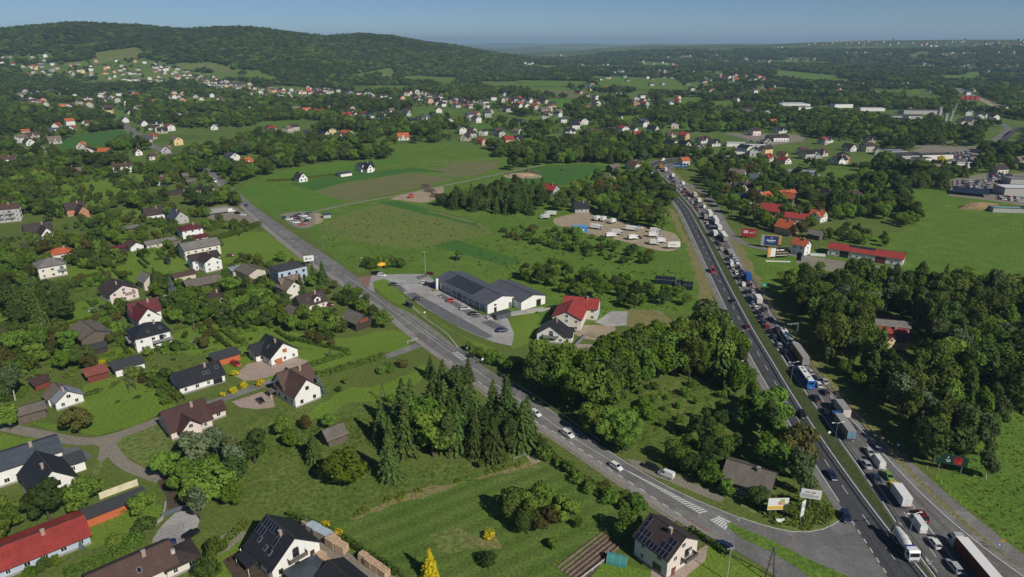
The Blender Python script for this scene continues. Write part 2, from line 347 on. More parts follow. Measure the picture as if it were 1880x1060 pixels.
def sheet(name, px, mt, z=0.03, rnd=True, open_=True, label=None):
  w = np.array([[p.x, p.y] for p in wpts(px)])
  if rnd:
    w = spline(w, 2.5, True); k = len(w); j = sum(np.sin(np.arange(k)[:, None] * 6.2832 * f / k * np.array([1, 1]) + RNG.uniform(0, 6.28, 2)) * a for f, a in ((max(3, k // 9), .5), (max(5, k // 5), .4), (max(7, k // 3), .3))); w = w + j * (1.3 if mt in (G_LAWN, G_WILD, G_ROUGH, G_MEADOW, G_DRY) else .4)
  o = link(name, poly_mesh(name, w, mt, z)); tag(o, label, None, None, 'structure')
  if open_: PATCHES.append(w)
  return o
def patch(name, q, mt, off=1.2, n=10, label=None):
  """a far field laid over the slope: four pixel corners"""
  a, b, c, d = [np.array(p, float) for p in q]; V = [];
  for j in range(n + 1):
    for i in range(n + 1):
      s, t = i / n, j / n; p = (a * (1 - s) + b * s) * (1 - t) + (d * (1 - s) + c * s) * t
      if 0 < i < n and 0 < j < n: p = p + RNG.normal(0, .2, 2) * (0.5)
      w = P(*p); V.append((w.x, w.y, float(terrain(w.x, w.y)) + off))
  F = [(j * (n + 1) + i, j * (n + 1) + i + 1, (j + 1) * (n + 1) + i + 1, (j + 1) * (n + 1) + i) for j in range(n) for i in range(n)]
  me = bpy.data.meshes.new(name); me.from_pydata(V, [], F); me.materials.append(mt); me.shade_smooth()
  bm = bmesh.new(); bm.from_mesh(me)
  for f in bm.faces:
    if f.normal.z < 0: f.normal_flip()
  bm.to_mesh(me); bm.free()
  tag(link(name, me), label, None, None, 'structure')
  ring = [V[i] for i in range(n + 1)] + [V[j * (n + 1) + n] for j in range(1, n + 1)] + [V[n * (n + 1) + i] for i in range(n - 1, -1, -1)] + [V[j * (n + 1)] for j in range(n - 1, 0, -1)]
  PATCHES.append(np.array([[p[0], p[1]] for p in ring]))
def strip(name, L, Rr, mt, z, smooth=3, label=None, step=4.0):
  a = spline(wpts(L), step, smooth=smooth); b = spline(wpts(Rr), step, smooth=smooth); return strip_w(name, a, b, mt, z, label)
def strip_w(name, a, b, mt, z, label=None, curb=0):
  n = max(len(a), len(b)); a = resample(a, n); b = resample(b, n)
  V = [(p[0], p[1], z) for p in a] + [(p[0], p[1], z) for p in b]
  F = [(i, n + i, n + i + 1, i + 1) for i in range(n - 1)]
  me = bpy.data.meshes.new(name); me.from_pydata(V, [], F); me.materials.append(mt)
  bm = bmesh.new(); bm.from_mesh(me); uvl = bm.loops.layers.uv.new('UVMap'); sa = np.r_[0, np.cumsum(np.hypot(*np.diff(a, axis=0).T))]; wd = float(np.linalg.norm(a[n // 2] - b[n // 2]))
  for f in bm.faces:
    if f.normal.z < 0: f.normal_flip()
    for l in f.loops: l[uvl].uv = (0 if l.vert.index < n else wd, sa[l.vert.index % n])
  bm.to_mesh(me); bm.free()
  o = link(name, me); tag(o, label, None, None, 'structure'); PATCHES.append(np.r_[a, b[::-1]]); return o
def offset(q, d):
  t = np.gradient(q, axis=0); t /= np.linalg.norm(t, axis=1)[:, None] + 1e-9
  return q + np.stack([-t[:, 1], t[:, 0]], -1) * (d if np.isscalar(d) else np.asarray(d)[:, None])
def path(name, px, w, mt, z=0.05, smooth=3, label=None):
  q = spline(wpts(px), 3.0, smooth=smooth); return strip_w(name, offset(q, w / 2), offset(q, -w / 2), mt, z, label)
def paint(name, q, w, z, dash=None, mt=None, label=None):
  """a painted line along a world curve q; dash=(on, off)"""
  d = np.r_[0, np.cumsum(np.hypot(*np.diff(q, axis=0).T))]; mb = MB(); s = 0.0
  at = lambda u: np.array([np.interp(u, d, q[:, 0]), np.interp(u, d, q[:, 1])])
  segs = []
  if dash:
    while s < d[-1]: segs.append((s, min(s + dash[0], d[-1]))); s += dash[0] + dash[1]
  else:
    st = 4.0; segs = [(k * st, min((k + 1) * st, d[-1])) for k in range(int(d[-1] / st) + 1) if k * st < d[-1] - .01]
  for a, b in segs:
    A, B = at(a), at(b); t = (B - A) / (np.linalg.norm(B - A) + 1e-9); nn = np.array([-t[1], t[0]]) * w / 2
    mb.face([(*(A - nn), z), (*(B - nn), z), (*(B + nn), z), (*(A + nn), z)])
  o = mb.obj(name, [mt or M_PAINT]); tag(o, label, None, None, 'structure'); return o
# ---- fields and meadows near the camera
sheet('meadow', [(440, 345), (600, 300), (900, 290), (1060, 300), (1180, 300), (1190, 330), (1235, 380), (1262, 440), (1285, 500), (1300, 570), (1230, 575), (1120, 590), (1010, 600), (960, 600), (930, 570), (700, 500), (640, 495), (560, 425), (500, 395)], G_MEADOW, .02)
sheet('rough_meadow', [(590, 415), (700, 375), (800, 385), (900, 420), (860, 440), (760, 455), (640, 440)], G_ROUGH, .026)
sheet('ploughed_field', [(575, 352), (640, 336), (760, 317), (835, 329), (740, 352), (645, 371)], G_PLOUGH, .03, False)
sheet('ploughed_field', [(785, 312), (850, 298), (920, 296), (912, 308), (880, 322), (838, 327)], G_PLOUGH, .026, False)
sheet('crop_field', [(530, 338), (640, 318), (760, 308), (830, 318), (760, 315), (640, 334), (575, 350)], G_CROP, .034, False)
sheet('crop_field', [(690, 372), (730, 369), (880, 407), (870, 415)], G_CROP, .034, False)
sheet('crop_field', [(797, 451), (835, 440), (958, 479), (925, 489)], G_CROP, .034, False)
sheet('dry_strip', [(782, 387), (795, 388), (878, 409), (862, 408)], G_DRY, .040, False)
sheet('lush_field', [(925, 318), (1000, 305), (1080, 301), (1110, 305), (1100, 318), (1040, 340), (985, 345), (930, 335)], G_CROP, .026, False)
sheet('lush_field', [(440, 345), (480, 335), (560, 352), (640, 373), (560, 394), (510, 398)], G_LUSH, .031, False)
sheet('green_meadow', [(720, 265), (830, 262), (915, 280), (915, 292), (820, 300), (720, 292)], G_MEADOW, .026, False)
sheet('green_meadow', [(490, 318), (600, 300), (720, 292), (780, 300), (600, 322), (540, 335)], G_LUSH, .028, False)
sheet('dry_verge', [(1228, 382), (1240, 390), (1252, 420), (1275, 455), (1295, 495), (1312, 535), (1318, 575), (1288, 572), (1282, 530), (1272, 490), (1258, 450), (1240, 415)], G_DRY, .036)
sheet('dry_grass', [(1150, 572), (1210, 572), (1235, 592), (1215, 600), (1150, 598)], G_DRY, .034)
sheet('wide_field', [(1450, 470), (1500, 455), (1570, 440), (1680, 415), (1660, 385), (1620, 372), (1700, 345), (1760, 362), (1900, 385), (1950, 500), (1880, 505), (1700, 520), (1560, 515), (1450, 515), (1400, 470)], G_MEADOW, .02)
sheet('green_meadow', [(1520, 310), (1680, 325), (1690, 335), (1660, 345), (1600, 335), (1530, 322)], G_MEADOW, .024)
sheet('roadside_grass', [(1345, 425), (1362, 440), (1420, 455), (1480, 495), (1440, 520), (1400, 550), (1370, 500), (1350, 455)], G_MEADOW, .022)
sheet('dry_verge', [(1345, 428), (1358, 445), (1372, 470), (1398, 520), (1415, 548), (1405, 548), (1385, 515), (1362, 475), (1340, 435)], G_DRY, .030)
sheet('mown_field', [(588, 968), (640, 945), (760, 902), (900, 860), (985, 846), (1060, 893), (1150, 945), (1110, 985), (1040, 1060), (1000, 1090), (760, 1090), (690, 1040)], G_MOWN, .03, False)
sheet('wild_meadow', [(430, 830), (560, 800), (640, 830), (700, 850), (850, 850), (975, 838), (900, 856), (760, 897), (640, 940), (590, 960), (480, 945), (430, 890)], G_WILD, .022)
sheet('garden_lawn', [(590, 742), (640, 715), (720, 700), (790, 668), (770, 700), (720, 730), (640, 742), (600, 765), (540, 775)], G_LAWN, .034)
sheet('garden_lawn', [(480, 755), (560, 745), (640, 745), (720, 735), (700, 790), (560, 800), (470, 800), (440, 780)], G_WILD, .03)
sheet('garden_lawn', [(508, 612), (560, 612), (640, 622), (720, 605), (756, 632), (700, 648), (650, 660), (560, 640)], G_LAWN, .03)
sheet('garden_lawn', [(545, 640), (640, 655), (655, 668), (575, 680), (545, 660)], G_LAWN, .034)
sheet('garden_lawn', [(165, 700), (240, 700), (318, 742), (280, 770), (200, 795), (100, 790), (60, 775), (120, 770)], G_LAWN, .03)
sheet('garden_lawn', [(95, 345), (180, 330), (280, 318), (268, 342), (250, 362), (170, 386), (100, 376)], G_LAWN, .03)
sheet('garden_lawn', [(180, 394), (250, 384), (258, 400), (200, 404)], G_LAWN, .03)
sheet('garden_lawn', [(130, 490), (205, 472), (330, 455), (335, 500), (250, 516), (150, 525)], G_LAWN, .03)
sheet('green_field', [(110, 264), (150, 247), (228, 240), (242, 256), (240, 266), (130, 279)], G_CROP, .03)
sheet('garden_lawn', [(375, 445), (470, 425), (540, 460), (560, 478), (500, 480), (440, 490), (380, 470)], G_LAWN, .026)
sheet('garden_lawn', [(10, 575), (120, 560), (190, 545), (200, 575), (110, 600), (10, 600)], G_LAWN, .026)
sheet('garden_lawn', [(300, 620), (360, 600), (440, 602), (430, 640), (340, 650)], G_LAWN, .026)
sheet('garden_lawn', [(185, 645), (240, 640), (262, 655), (215, 672), (190, 665)], G_LAWN, .03)
sheet('garden_lawn', [(0, 798), (58, 806), (100, 815), (30, 825), (0, 830)], G_LAWN, .03)
sheet('garden_lawn', [(380, 630), (470, 600), (520, 610), (560, 660), (560, 700), (420, 690)], G_LAWN, .024)
sheet('garden_lawn', [(205, 930), (290, 925), (298, 950), (240, 985), (150, 1000)], G_LAWN, .03)
sheet('garden_lawn', [(1100, 1030), (1180, 1050), (1260, 1060), (1330, 1060), (1300, 1100), (1080, 1100)], G_LAWN, .034)
sheet('garden_lawn', [(1290, 1005), (1340, 1015), (1400, 1060), (1370, 1100), (1260, 1070)], G_LAWN, .037)
sheet('garden_lawn', [(398, 1000), (470, 980), (440, 1030), (480, 1100), (330, 1100), (390, 1040)], G_LAWN, .03)
sheet('dry_grass', [(208, 800), (250, 786), (300, 782), (310, 830), (260, 850), (215, 838), (200, 815)], G_ROUGH, .034)
sheet('clearing', [(1150, 720), (1230, 705), (1330, 710), (1335, 760), (1260, 810), (1180, 830), (1140, 800)], G_WILD, .022)
sheet('clearing', [(1730, 870), (1790, 790), (1830, 730), (1900, 720), (1960, 1040), (1880, 1010), (1800, 950), (1720, 895)], G_MEADOW, .022)
sheet('grass_verge', [(1345, 905), (1430, 930), (1505, 930), (1542, 950), (1520, 968), (1480, 976), (1420, 965)], G_ROUGH, .03)
sheet('grass_verge', [(675, 515), (700, 512), (722, 520), (745, 548), (800, 590), (860, 622), (905, 640), (880, 640), (830, 605), (760, 570), (725, 556), (690, 530)], G_LAWN, .03)
sheet('grass_bank', [(935, 588), (985, 575), (990, 600), (960, 640), (942, 640)], G_LAWN, .026)
# ---- far fields on the slopes
FF = [((176, 97), (252, 88), (268, 104), (170, 122), 'D'), ((120, 116), (160, 112), (165, 122), (110, 124), 'M'), ((322, 118), (395, 116), (462, 138), (330, 128), 'D'), ((390, 132), (470, 140), (530, 152), (400, 146), 'M'),
   ((742, 140), (842, 143), (836, 158), (738, 152), 'M'), ((868, 153), (960, 150), (1086, 166), (900, 166), 'M'), ((900, 160), (1080, 168), (1085, 178), (1000, 176), 'P'),
   ((1010, 181), (1064, 182), (1052, 203), (998, 199), 'L'), ((1080, 140), (1245, 145), (1262, 166), (1110, 166), 'M'), ((1116, 150), (1135, 150), (1136, 158), (1117, 157), 'D'), ((960, 168), (1110, 176), (1100, 182), (1010, 180), 'P'),
   ((1250, 150), (1310, 155), (1315, 166), (1262, 164), 'M'), ((1420, 128), (1540, 140), (1545, 152), (1425, 146), 'M'), ((1550, 146), (1690, 156), (1700, 162), (1560, 152), 'M'), ((1725, 138), (1800, 140), (1812, 148), (1730, 152), 'M'),
   ((1215, 182), (1290, 178), (1295, 196), (1225, 202), 'M'), ((1285, 225), (1345, 226), (1350, 238), (1290, 240), 'L'), ((1300, 186), (1345, 186), (1350, 205), (1310, 208), 'M'), ((940, 258), (1030, 250), (1110, 256), (960, 266), 'M'),
   ((1420, 160), (1520, 168), (1500, 176), (1415, 170), 'M'), ((1420, 225), (1450, 228), (1455, 238), (1422, 240), 'L'), ((1180, 116), (1240, 117), (1242, 126), (1178, 126), 'M'), ((1070, 85), (1110, 86), (1115, 90), (1060, 90), 'D'),
   ((640, 140), (720, 125), (725, 130), (650, 146), 'M'), ((700, 130), (728, 130), (722, 148), (700, 148), 'D'), ((580, 95), (605, 83), (608, 86), (588, 97), 'M'), ((660, 100), (675, 96), (675, 100), (662, 104), 'M'), ((615, 113), (630, 112), (628, 118), (616, 119), 'M'),
   ((705, 112), (722, 107), (722, 110), (706, 114), 'M'), ((1290, 130), (1330, 132), (1330, 140), (1292, 138), 'M'), ((1550, 98), (1600, 97), (1602, 102), (1552, 102), 'M'), ((1330, 245), (1470, 248), (1476, 260), (1420, 268), 'G'), ((208, 208), (242, 208), (246, 222), (212, 222), 'L'),
   ((1730, 260), (1780, 258), (1786, 266), (1732, 270), 'D'), ((640, 268), (720, 262), (725, 275), (640, 285), 'M'), ((880, 150), (950, 150), (945, 157), (885, 158), 'D'), ((1770, 132), (1880, 136), (1880, 142), (1772, 140), 'M'), ((950, 148), (1080, 150), (1085, 160), (960, 160), 'M'), ((1440, 135), (1560, 147), (1560, 156), (1440, 150), 'M'), ((1460, 205), (1540, 200), (1545, 206), (1462, 212), 'M'), ((420, 128), (470, 130), (520, 148), (470, 144), 'M'), ((500, 158), (560, 160), (560, 166), (505, 166), 'M'), ((575, 260), (640, 262), (640, 268), (580, 268), 'L'), ((110, 190), (150, 188), (152, 196), (112, 198), 'M'), ((1240, 205), (1300, 204), (1300, 214), (1242, 214), 'L'), ((1370, 205), (1420, 208), (1420, 216), (1372, 216), 'M'), ((1130, 214), (1200, 212), (1200, 220), (1132, 222), 'M'), ((1230, 168), (1330, 172), (1332, 178), (1232, 176), 'M'), ((1660, 178), (1740, 182), (1738, 190), (1660, 186), 'M'), ((760, 200), (840, 205), (838, 214), (762, 212), 'M'), ((860, 230), (930, 228), (932, 238), (862, 240), 'L'), ((340, 205), (420, 210), (418, 218), (342, 214), 'M'), ((470, 225), (530, 222), (532, 232), (472, 234), 'M'), ((20, 212), (90, 214), (88, 222), (22, 222), 'M'), ((960, 215), (1040, 214), (1042, 224), (962, 226), 'M'), ((1440, 176), (1540, 180), (1538, 188), (1440, 184), 'M'), ((1060, 120), (1140, 121), (1140, 127), (1060, 126), 'M'), ((1290, 112), (1340, 112), (1340, 117), (1290, 117), 'D'), ((1640, 120), (1730, 122), (1728, 128), (1640, 126), 'M'), ((1440, 112), (1520, 114), (1518, 119), (1440, 118), 'M'), ((960, 120), (1030, 121), (1030, 126), (960, 126), 'M'), ((1800, 150), (1870, 152), (1872, 160), (1802, 158), 'M'), ((1500, 182), (1560, 182), (1560, 188), (1500, 188), 'M'), ((250, 145), (300, 142), (310, 150), (255, 152), 'D'), ((1600, 164), (1700, 168), (1700, 174), (1600, 170), 'M'), ((1330, 150), (1400, 160), (1402, 166), (1335, 160), 'M')]
GM = {'M': G_MEADOW, 'D': ground_mat('hay meadow', [(.135, .165, .045), (.165, .175, .06), (.115, .15, .04)], (.008, .04, .4), bump=0), 'P': G_PLOUGH, 'L': G_LUSH, 'G': G_GRAVEL}
for a, b, c, d, k in FF: patch({'M': 'meadow', 'D': 'hay_meadow', 'P': 'ploughed_field', 'L': 'lush_field', 'G': 'gravel_yard'}[k], (a, b, c, d), GM[k], 0.35 if k == 'G' else (1.2 if min(a[1], b[1]) < 150 else .3))
# ---- yards and drives
sheet('sandy_yard', [(1022, 400), (1075, 390), (1092, 395), (1130, 405), (1200, 420), (1235, 428), (1250, 445), (1242, 458), (1220, 462), (1190, 456), (1150, 445), (1090, 432), (1045, 420), (1020, 412)], G_SAND, .04)
sheet('sandy_yard', [(720, 364), (770, 350), (812, 344), (810, 360), (780, 372), (735, 368)], G_SAND, .04)
sheet('sandy_yard', [(1470, 470), (1515, 475), (1600, 488), (1650, 490), (1620, 500), (1560, 502), (1500, 495), (1465, 488)], G_GRAVEL, .04)
sheet('sandy_yard', [(570, 394), (588, 392), (592, 408), (575, 412)], G_SAND, .04)
sheet('sandy_yard', [(520, 392), (572, 390), (575, 415), (545, 418), (522, 402)], G_GRAVEL, .045)
sheet('sandy_yard', [(925, 322), (965, 318), (992, 322), (990, 327), (940, 328)], G_SAND, .04)
sheet('sandy_yard', [(1048, 610), (1068, 598), (1130, 600), (1122, 612), (1110, 625), (1075, 622)], G_SAND, .05)
sheet('concrete_yard', [(1092, 592), (1122, 572), (1152, 572), (1150, 598), (1115, 600)], G_PAVE, .055, False)
sheet('car_dealer_yard', [(1640, 290), (1700, 268), (1800, 272), (1795, 312), (1740, 308), (1640, 300)], G_GRAVEL, .04, False)
sheet('car_dealer_yard', [(1745, 330), (1815, 318), (1960, 320), (1960, 390), (1880, 378), (1830, 370), (1742, 360)], G_GRAVEL, .045, False)
sheet('paved_drive', [(430, 690), (455, 668), (530, 655), (565, 662), (555, 672), (500, 690), (480, 697), (450, 700)], G_PINK, .05, False)
sheet('paved_drive', [(425, 738), (480, 720), (500, 725), (505, 748), (470, 752), (440, 748)], G_PINK, .05, False)
sheet('paved_terrace', [(1195, 1030), (1230, 1040), (1300, 1000), (1295, 1030), (1240, 1075), (1195, 1060)], G_PINK, .05, False)
sheet('paved_yard', [(300, 960), (345, 935), (365, 945), (355, 985), (320, 1005), (280, 1005)], G_PAVE, .05)
sheet('paved_yard', [(110, 825), (140, 820), (172, 838), (140, 855)], G_PAVE2, .055, False)
sheet('paved_terrace', [(408, 1030), (440, 1010), (485, 1030), (500, 1065), (440, 1080)], G_SOIL, .05, False)
sheet('paved_yard', [(545, 955), (600, 985), (660, 1030), (740, 1065), (740, 1100), (560, 1100), (590, 1040)], G_GRAVEL, .045, False)
sheet('sandy_yard', [(368, 389), (400, 379), (432, 381), (472, 406), (455, 410), (420, 411), (392, 404)], G_GRAVEL, .041)
sheet('worn_patch', [(800, 975), (850, 972), (870, 1000), (840, 1020), (805, 1005)], G_ROUGH, .035)
sheet('worn_patch', [(870, 990), (905, 985), (925, 1005), (890, 1015)], G_DRY, .035)
sheet('worn_patch', [(640, 950), (760, 905), (985, 848), (990, 853), (770, 912), (650, 958)], G_DRY, .036)
sheet('earth_track', [(290, 870), (310, 875), (335, 940), (315, 945), (300, 905)], G_SOIL, .045)
sheet('soil_patch', [(0, 0), (0, 0), (0, 0)], G_SOIL, .05) if False else None
sheet('earth_patch', [(405, 985), (440, 972), (455, 980), (420, 1010), (400, 1020)], G_GRAVEL, .045)
sheet('vegetable_bed', [(1036, 1052), (1110, 980), (1136, 1000), (1075, 1072)], ground_mat('bed soil', [(.10, .075, .055), (.13, .095, .07), (.085, .065, .05)], (.1, .5, 2.5)), .05, False)
sheet('sand_pit', [(966, 838), (985, 836), (993, 848), (975, 852)], G_SAND, .05)
sheet('gravel_verge', [(1150, 842), (1180, 850), (1240, 872), (1330, 915), (1322, 922), (1240, 890), (1165, 858)], G_GRAVEL, .045)
path('farm_track', [(560, 393), (640, 375), (720, 361), (840, 336), (940, 315), (1000, 303)], 3.2, G_GRAVEL, .045)
path('farm_track', [(690, 310), (760, 300), (850, 295), (915, 292)], 3.0, G_DRY, .045)
path('lane', [(-30, 777), (0, 783), (60, 795), (120, 807), (175, 815), (215, 803), (250, 789), (290, 772), (320, 760)], 4.2, G_GRAVEL, .055)
path('lane', [(195, 806), (208, 832), (230, 856), (262, 868), (295, 880)], 3.6, G_GRAVEL, .05)
sheet('lane', [(150, 808), (185, 806), (228, 800), (214, 815), (212, 832), (226, 852), (212, 850), (198, 838), (186, 850), (180, 842), (182, 822)], G_GRAVEL, .0585)
path('lane', [(190, 830), (184, 850), (174, 872)], 2.2, G_ROUGH, .044)
path('lane', [(768, 634), (740, 645), (706, 656)], 4.2, G_SHOULD, .055)
path('lane', [(500, 700), (470, 711), (430, 726), (392, 738), (375, 745)], 4.0, G_SHOULD, .052)
path('lane', [(1165, 640), (1110, 640), (1060, 632), (1046, 650)], 3.2, G_PINK, .048)
path('lane', [(375, 620), (320, 640)], 3, G_GRAVEL, .045)
path('side_road', [(1212, 300), (1240, 328), (1256, 336), (1280, 347), (1298, 361), (1312, 377), (1322, 398), (1336, 423), (1352, 439), (1370, 450), (1400, 457), (1440, 464), (1480, 474)], 5.0, G_SHOULD, .05, 6)
path('side_road', [(1330, 245), (1400, 262), (1450, 262), (1482, 250)], 6, G_SHOULD, .05)
path('side_road', [(1620, 278), (1700, 268), (1780, 270), (1850, 262)], 7, G_SHOULD, .05)
strip('side_road', [(1645, 830), (1665, 850), (1681, 877), (1722, 913), (1775, 959.5), (1831, 1010), (1867, 1040), (1930, 1085)], [(1655, 833), (1674, 852), (1710, 880), (1755, 922), (1819, 973), (1857, 1004), (1880, 1020), (1960, 1075)], G_SHOULD, .05)
# ---- motorway
def cl(px, smooth=10): return spline(wpts(px), 4.0, smooth=smooth)
LL = [(1250, 290), (1232, 291.5), (1211.6, 294.7), (1196, 298), (1186, 303.5), (1183.5, 308), (1187, 314.6), (1193, 322.8), (1203, 334.5), (1216, 347.3), (1230, 362.5), (1243, 379), (1252.5, 394), (1261, 412), (1274, 439), (1288, 470), (1300, 496), (1314, 527), (1327, 552.5), (1336, 573.4), (1356, 615), (1381, 661), (1405, 703), (1445, 771), (1464, 801), (1485, 835), (1517, 886), (1554, 942), (1632, 1060), (1670, 1118), (1720, 1195)]
LR = [(1258, 292), (1240, 294), (1220, 297.5), (1205, 303.5), (1199, 309), (1202, 317), (1211, 327.4), (1223, 339), (1236, 352), (1254, 372), (1266, 386), (1281, 414), (1290.4, 430), (1307, 462), (1322, 492.4), (1338, 524), (1351.5, 549), (1365.5, 575), (1384, 609), (1414, 657), (1441, 703), (1460, 734), (1489.4, 778), (1514.7, 815.6), (1531, 838), (1570, 893), (1637.5, 982), (1702.5, 1062), (1750, 1120), (1810, 1190)]
RL = [(1262, 296), (1240, 298), (1222, 302), (1210, 307), (1208.5, 314), (1218.6, 325), (1230, 336.5), (1245.5, 352), (1261, 370.5), (1275, 386), (1285, 403), (1294, 419), (1309, 443), (1328, 474), (1344, 502), (1356, 523), (1377, 560), (1408, 609), (1433.5, 650), (1456, 686), (1477.5, 717), (1504, 754.5), (1519, 775.4), (1546, 814), (1565, 841), (1601, 890), (1630, 936), (1665, 992), (1717.5, 1062), (1762, 1118), (1820, 1185)]
RR = [(1268, 299), (1245, 302), (1232, 306), (1226, 312), (1238, 324), (1249, 335), (1262, 348), (1276, 361), (1291, 376), (1300, 386), (1308, 399), (1318, 414), (1336, 443), (1357, 483), (1382, 525), (1404, 562), (1433, 607), (1460, 646), (1490, 687), (1516, 718), (1547, 754), (1592, 800), (1629, 842), (1660, 876), (1706, 924), (1729, 947), (1762.5, 976), (1801, 1006.7), (1831.5, 1029.7), (1880, 1062), (1960, 1115)]
qLL, qLR, qRL, qRR = cl(LL), cl(LR), cl(RL), cl(RR)
sLo = offset(qLL, 2.6 * 1);
def side(q, ref):  # +1 if offset(+) moves away from ref
  a = offset(q, 1.0); n = len(q) // 2; return 1 if np.min(np.hypot(*(ref - a[n]).T)) > np.min(np.hypot(*(ref - q[n]).T)) else -1
oL, oR = side(qLL, qLR), side(qRR, qRL)
iL, iR = side(qLR, qLL), side(qRL, qRR)
strip_w('hard_shoulder', offset(qLL, 2.4 * oL), offset(qLL, -.4 * oL), G_SHOULD, .060)
strip_w('motorway_carriageway', offset(qLL, .25 * oL), offset(qLR, .7 * iL), G_ASPH2, .070, 'dark fresh asphalt carriageway with free flowing traffic')
strip_w('motorway_carriageway', offset(qRL, .7 * iR), offset(qRR, .3 * oR), G_ASPH3, .066, 'grey asphalt carriageway filled with a traffic jam')
strip_w('hard_shoulder', offset(qRR, -.2 * oR), offset(qRR, 1.9 * oR), G_SHOULD, .060)
strip_w('dry_verge', offset(qRR, 1.8 * oR), offset(qRR, 5.0 * oR), G_DRY, .034)
strip_w('central_reservation', offset(qLR, .6 * iL), offset(qRL, .6 * iR), ground_mat('median grass', [(.060, .085, .024), (.095, .115, .04), (.045, .065, .02)], (.05, .4, 2), bump=.6), .062, 'grassy central reservation between guard rails')
paint('edge_line', qLL[qLL[:, 1] > 143], .24, .082); paint('give_way_line', qLL[qLL[:, 1] <= 143], .24, .082, (1.6, 1.6)); paint('edge_line', qLR, .24, .082); paint('edge_line', qRL, .24, .082); paint('edge_line', qRR, .24, .082)
n_ = 260
mL = (resample(qLL, n_) + resample(qLR, n_)) / 2
paint('lane_line', mL, .16, .082, (4, 8))
aRL = resample(qRL, 400)
def shift_in(q, d): return offset(q, -d * iR)
dq = qRL[(qRL[:, 1] > 118) & (qRL[:, 1] < 900)]
laneA = shift_in(dq, 3.6)
paint('lane_line', laneA, .16, .082, (4, 8))
q2 = shift_in(qRL[qRL[:, 1] < 178], 7.1); paint('lane_line', q2, .2, .082)
def arrow(px, py, yaw, s=1.0):
  c = P(px, py); mb = MB(); M = Matrix.Translation((c.x, c.y, .084)) @ Matrix.Rotation(yaw, 4, 'Z')
  for q in ([(-2.6, -.18), (.6, -.18), (.6, .18), (-2.6, .18)], [(.6, -.8), (2.6, 0), (.6, .8)], [(-.3, .18), (.35, .18), (.1, 1.1), (-.4, 1.1)], [(-.9, 1.1), (.5, 1.1), (-.1, 1.8)]):
    mb.face([M @ Vector((a * s, b * s, 0)) for a, b in q])
  tag(mb.obj('lane_arrow', [M_PAINTY]), None, None, None, 'structure')
def road_yaw(q, p):
  i = int(np.argmin(np.hypot(q[:, 0] - p[0], q[:, 1] - p[1]))); a, b = q[max(0, i - 2)], q[min(len(q) - 1, i + 2)]
  d = b - a; return math.atan2(d[1], d[0])
for px, py in ((1653, 967), (1710, 1036)):
  p = P(px, py); y = road_yaw(qRL, p); y = y if math.sin(y) > 0 else y + math.pi; arrow(px, py, y)
# ---- local road
KR = [(205, 214), (232, 226), (272, 258), (300, 272), (337, 292), (386, 312), (425, 343), (470, 381), (520, 416), (570, 450), (620, 483), (650, 505), (677, 530), (725, 563), (770, 598), (800, 618), (850, 650), (900, 681), (940, 707), (1010, 752), (1070, 796), (1120, 829), (1160, 855), (1200, 880), (1252, 907), (1315, 933), (1360, 951)]
KL = [(196, 214), (214, 226), (252, 258), (284, 274), (325, 296), (375, 314), (420, 355), (470, 401), (520, 443), (570, 482), (620, 513), (642, 530), (677, 552), (702, 565), (730, 592), (770, 624), (825, 664), (880, 702), (930, 742), (985, 776), (1025, 798), (1060, 822), (1100, 850), (1135, 872), (1172, 897), (1210, 922), (1252, 950), (1302, 980), (1340, 1007), (1410, 1045), (1450, 1070), (1500, 1110)]
qKR, qKL = cl(KR, 4), cl(KL, 4)
strip_w('local_road', qKL[:], qKR[:], G_ASPH, .066, 'two lane local road running through the village') if False else None
def cut(q, y0): return q[q[:, 1] > y0]
jr = spline(wpts([(1360, 951), (1410, 968), (1472, 980), (1497, 979), (1517, 972), (1541, 957), (1556, 944)]), 2.0, smooth=2)
body = np.r_[qKR, jr[1:], np.array([[p.x, p.y] for p in wpts([(1600, 1008), (1650, 1084), (1700, 1160)])]), qKL[::-1]]
o = link('local_road', poly_mesh('local_road', body, G_ASPH, .064)); tag(o, 'two lane local road running past the supermarket to the junction', None, None, 'structure'); PATCHES.append(body)
oK = side(qKL, qKR); oKR = side(qKR, qKL)
sel_ = qKL[(qKL[:, 1] < 640) & (qKL[:, 1] > 128)]
strip_w('pavement', offset(sel_, .02 * oK), offset(sel_, 2.3 * oK), G_WALKW, .13, 'pavement of pinkish slabs along the local road')
sh = qKL[(qKL[:, 1] < 232) & (qKL[:, 1] > 141)]
strip_w('gravel_verge', offset(sh, 2.2 * oK), offset(sh, 3.4 * oK), G_GRAVEL, .05)
bay_in = cl([(727, 564), (790, 610), (850, 650), (890, 675)], 2); bay_out = cl([(727, 564), (752, 574), (800, 607), (830, 632), (845, 645), (882, 668), (890, 675)], 2)
strip_w('bus_bay', bay_in, bay_out, G_SHOULD, .068)
kc = (resample(qKL, 500) + resample(qKR, 500)) / 2
K0 = cl([(214, 222), (262, 258), (331, 294), (380, 313), (423, 349), (470, 391), (520, 429), (570, 466), (620, 498), (650, 517), (677, 536), (727, 575), (790, 621), (827, 647), (880, 685), (920, 713), (955, 735), (1032, 791), (1090, 827), (1152, 866)], 4)
paint('centre_line', K0[K0[:, 1] < 330], .14, .078); paint('centre_line', K0[K0[:, 1] >= 330], .14, .078, (4, 4))
paint('edge_line', offset(qKR, -.3 * oKR)[qKR[:, 1] < 215], .14, .078); paint('edge_line', jr, .2, .078)
paint('edge_line', offset(sh, -.15 * oK), .24, .078, (2, 2)); paint('edge_line', offset(qKL, -.3 * oK)[(qKL[:, 1] > 250)], .12, .078)
paint('edge_line', cl([(727, 566), (790, 614), (850, 655)], 2), .2, .078, (1, 1.2))
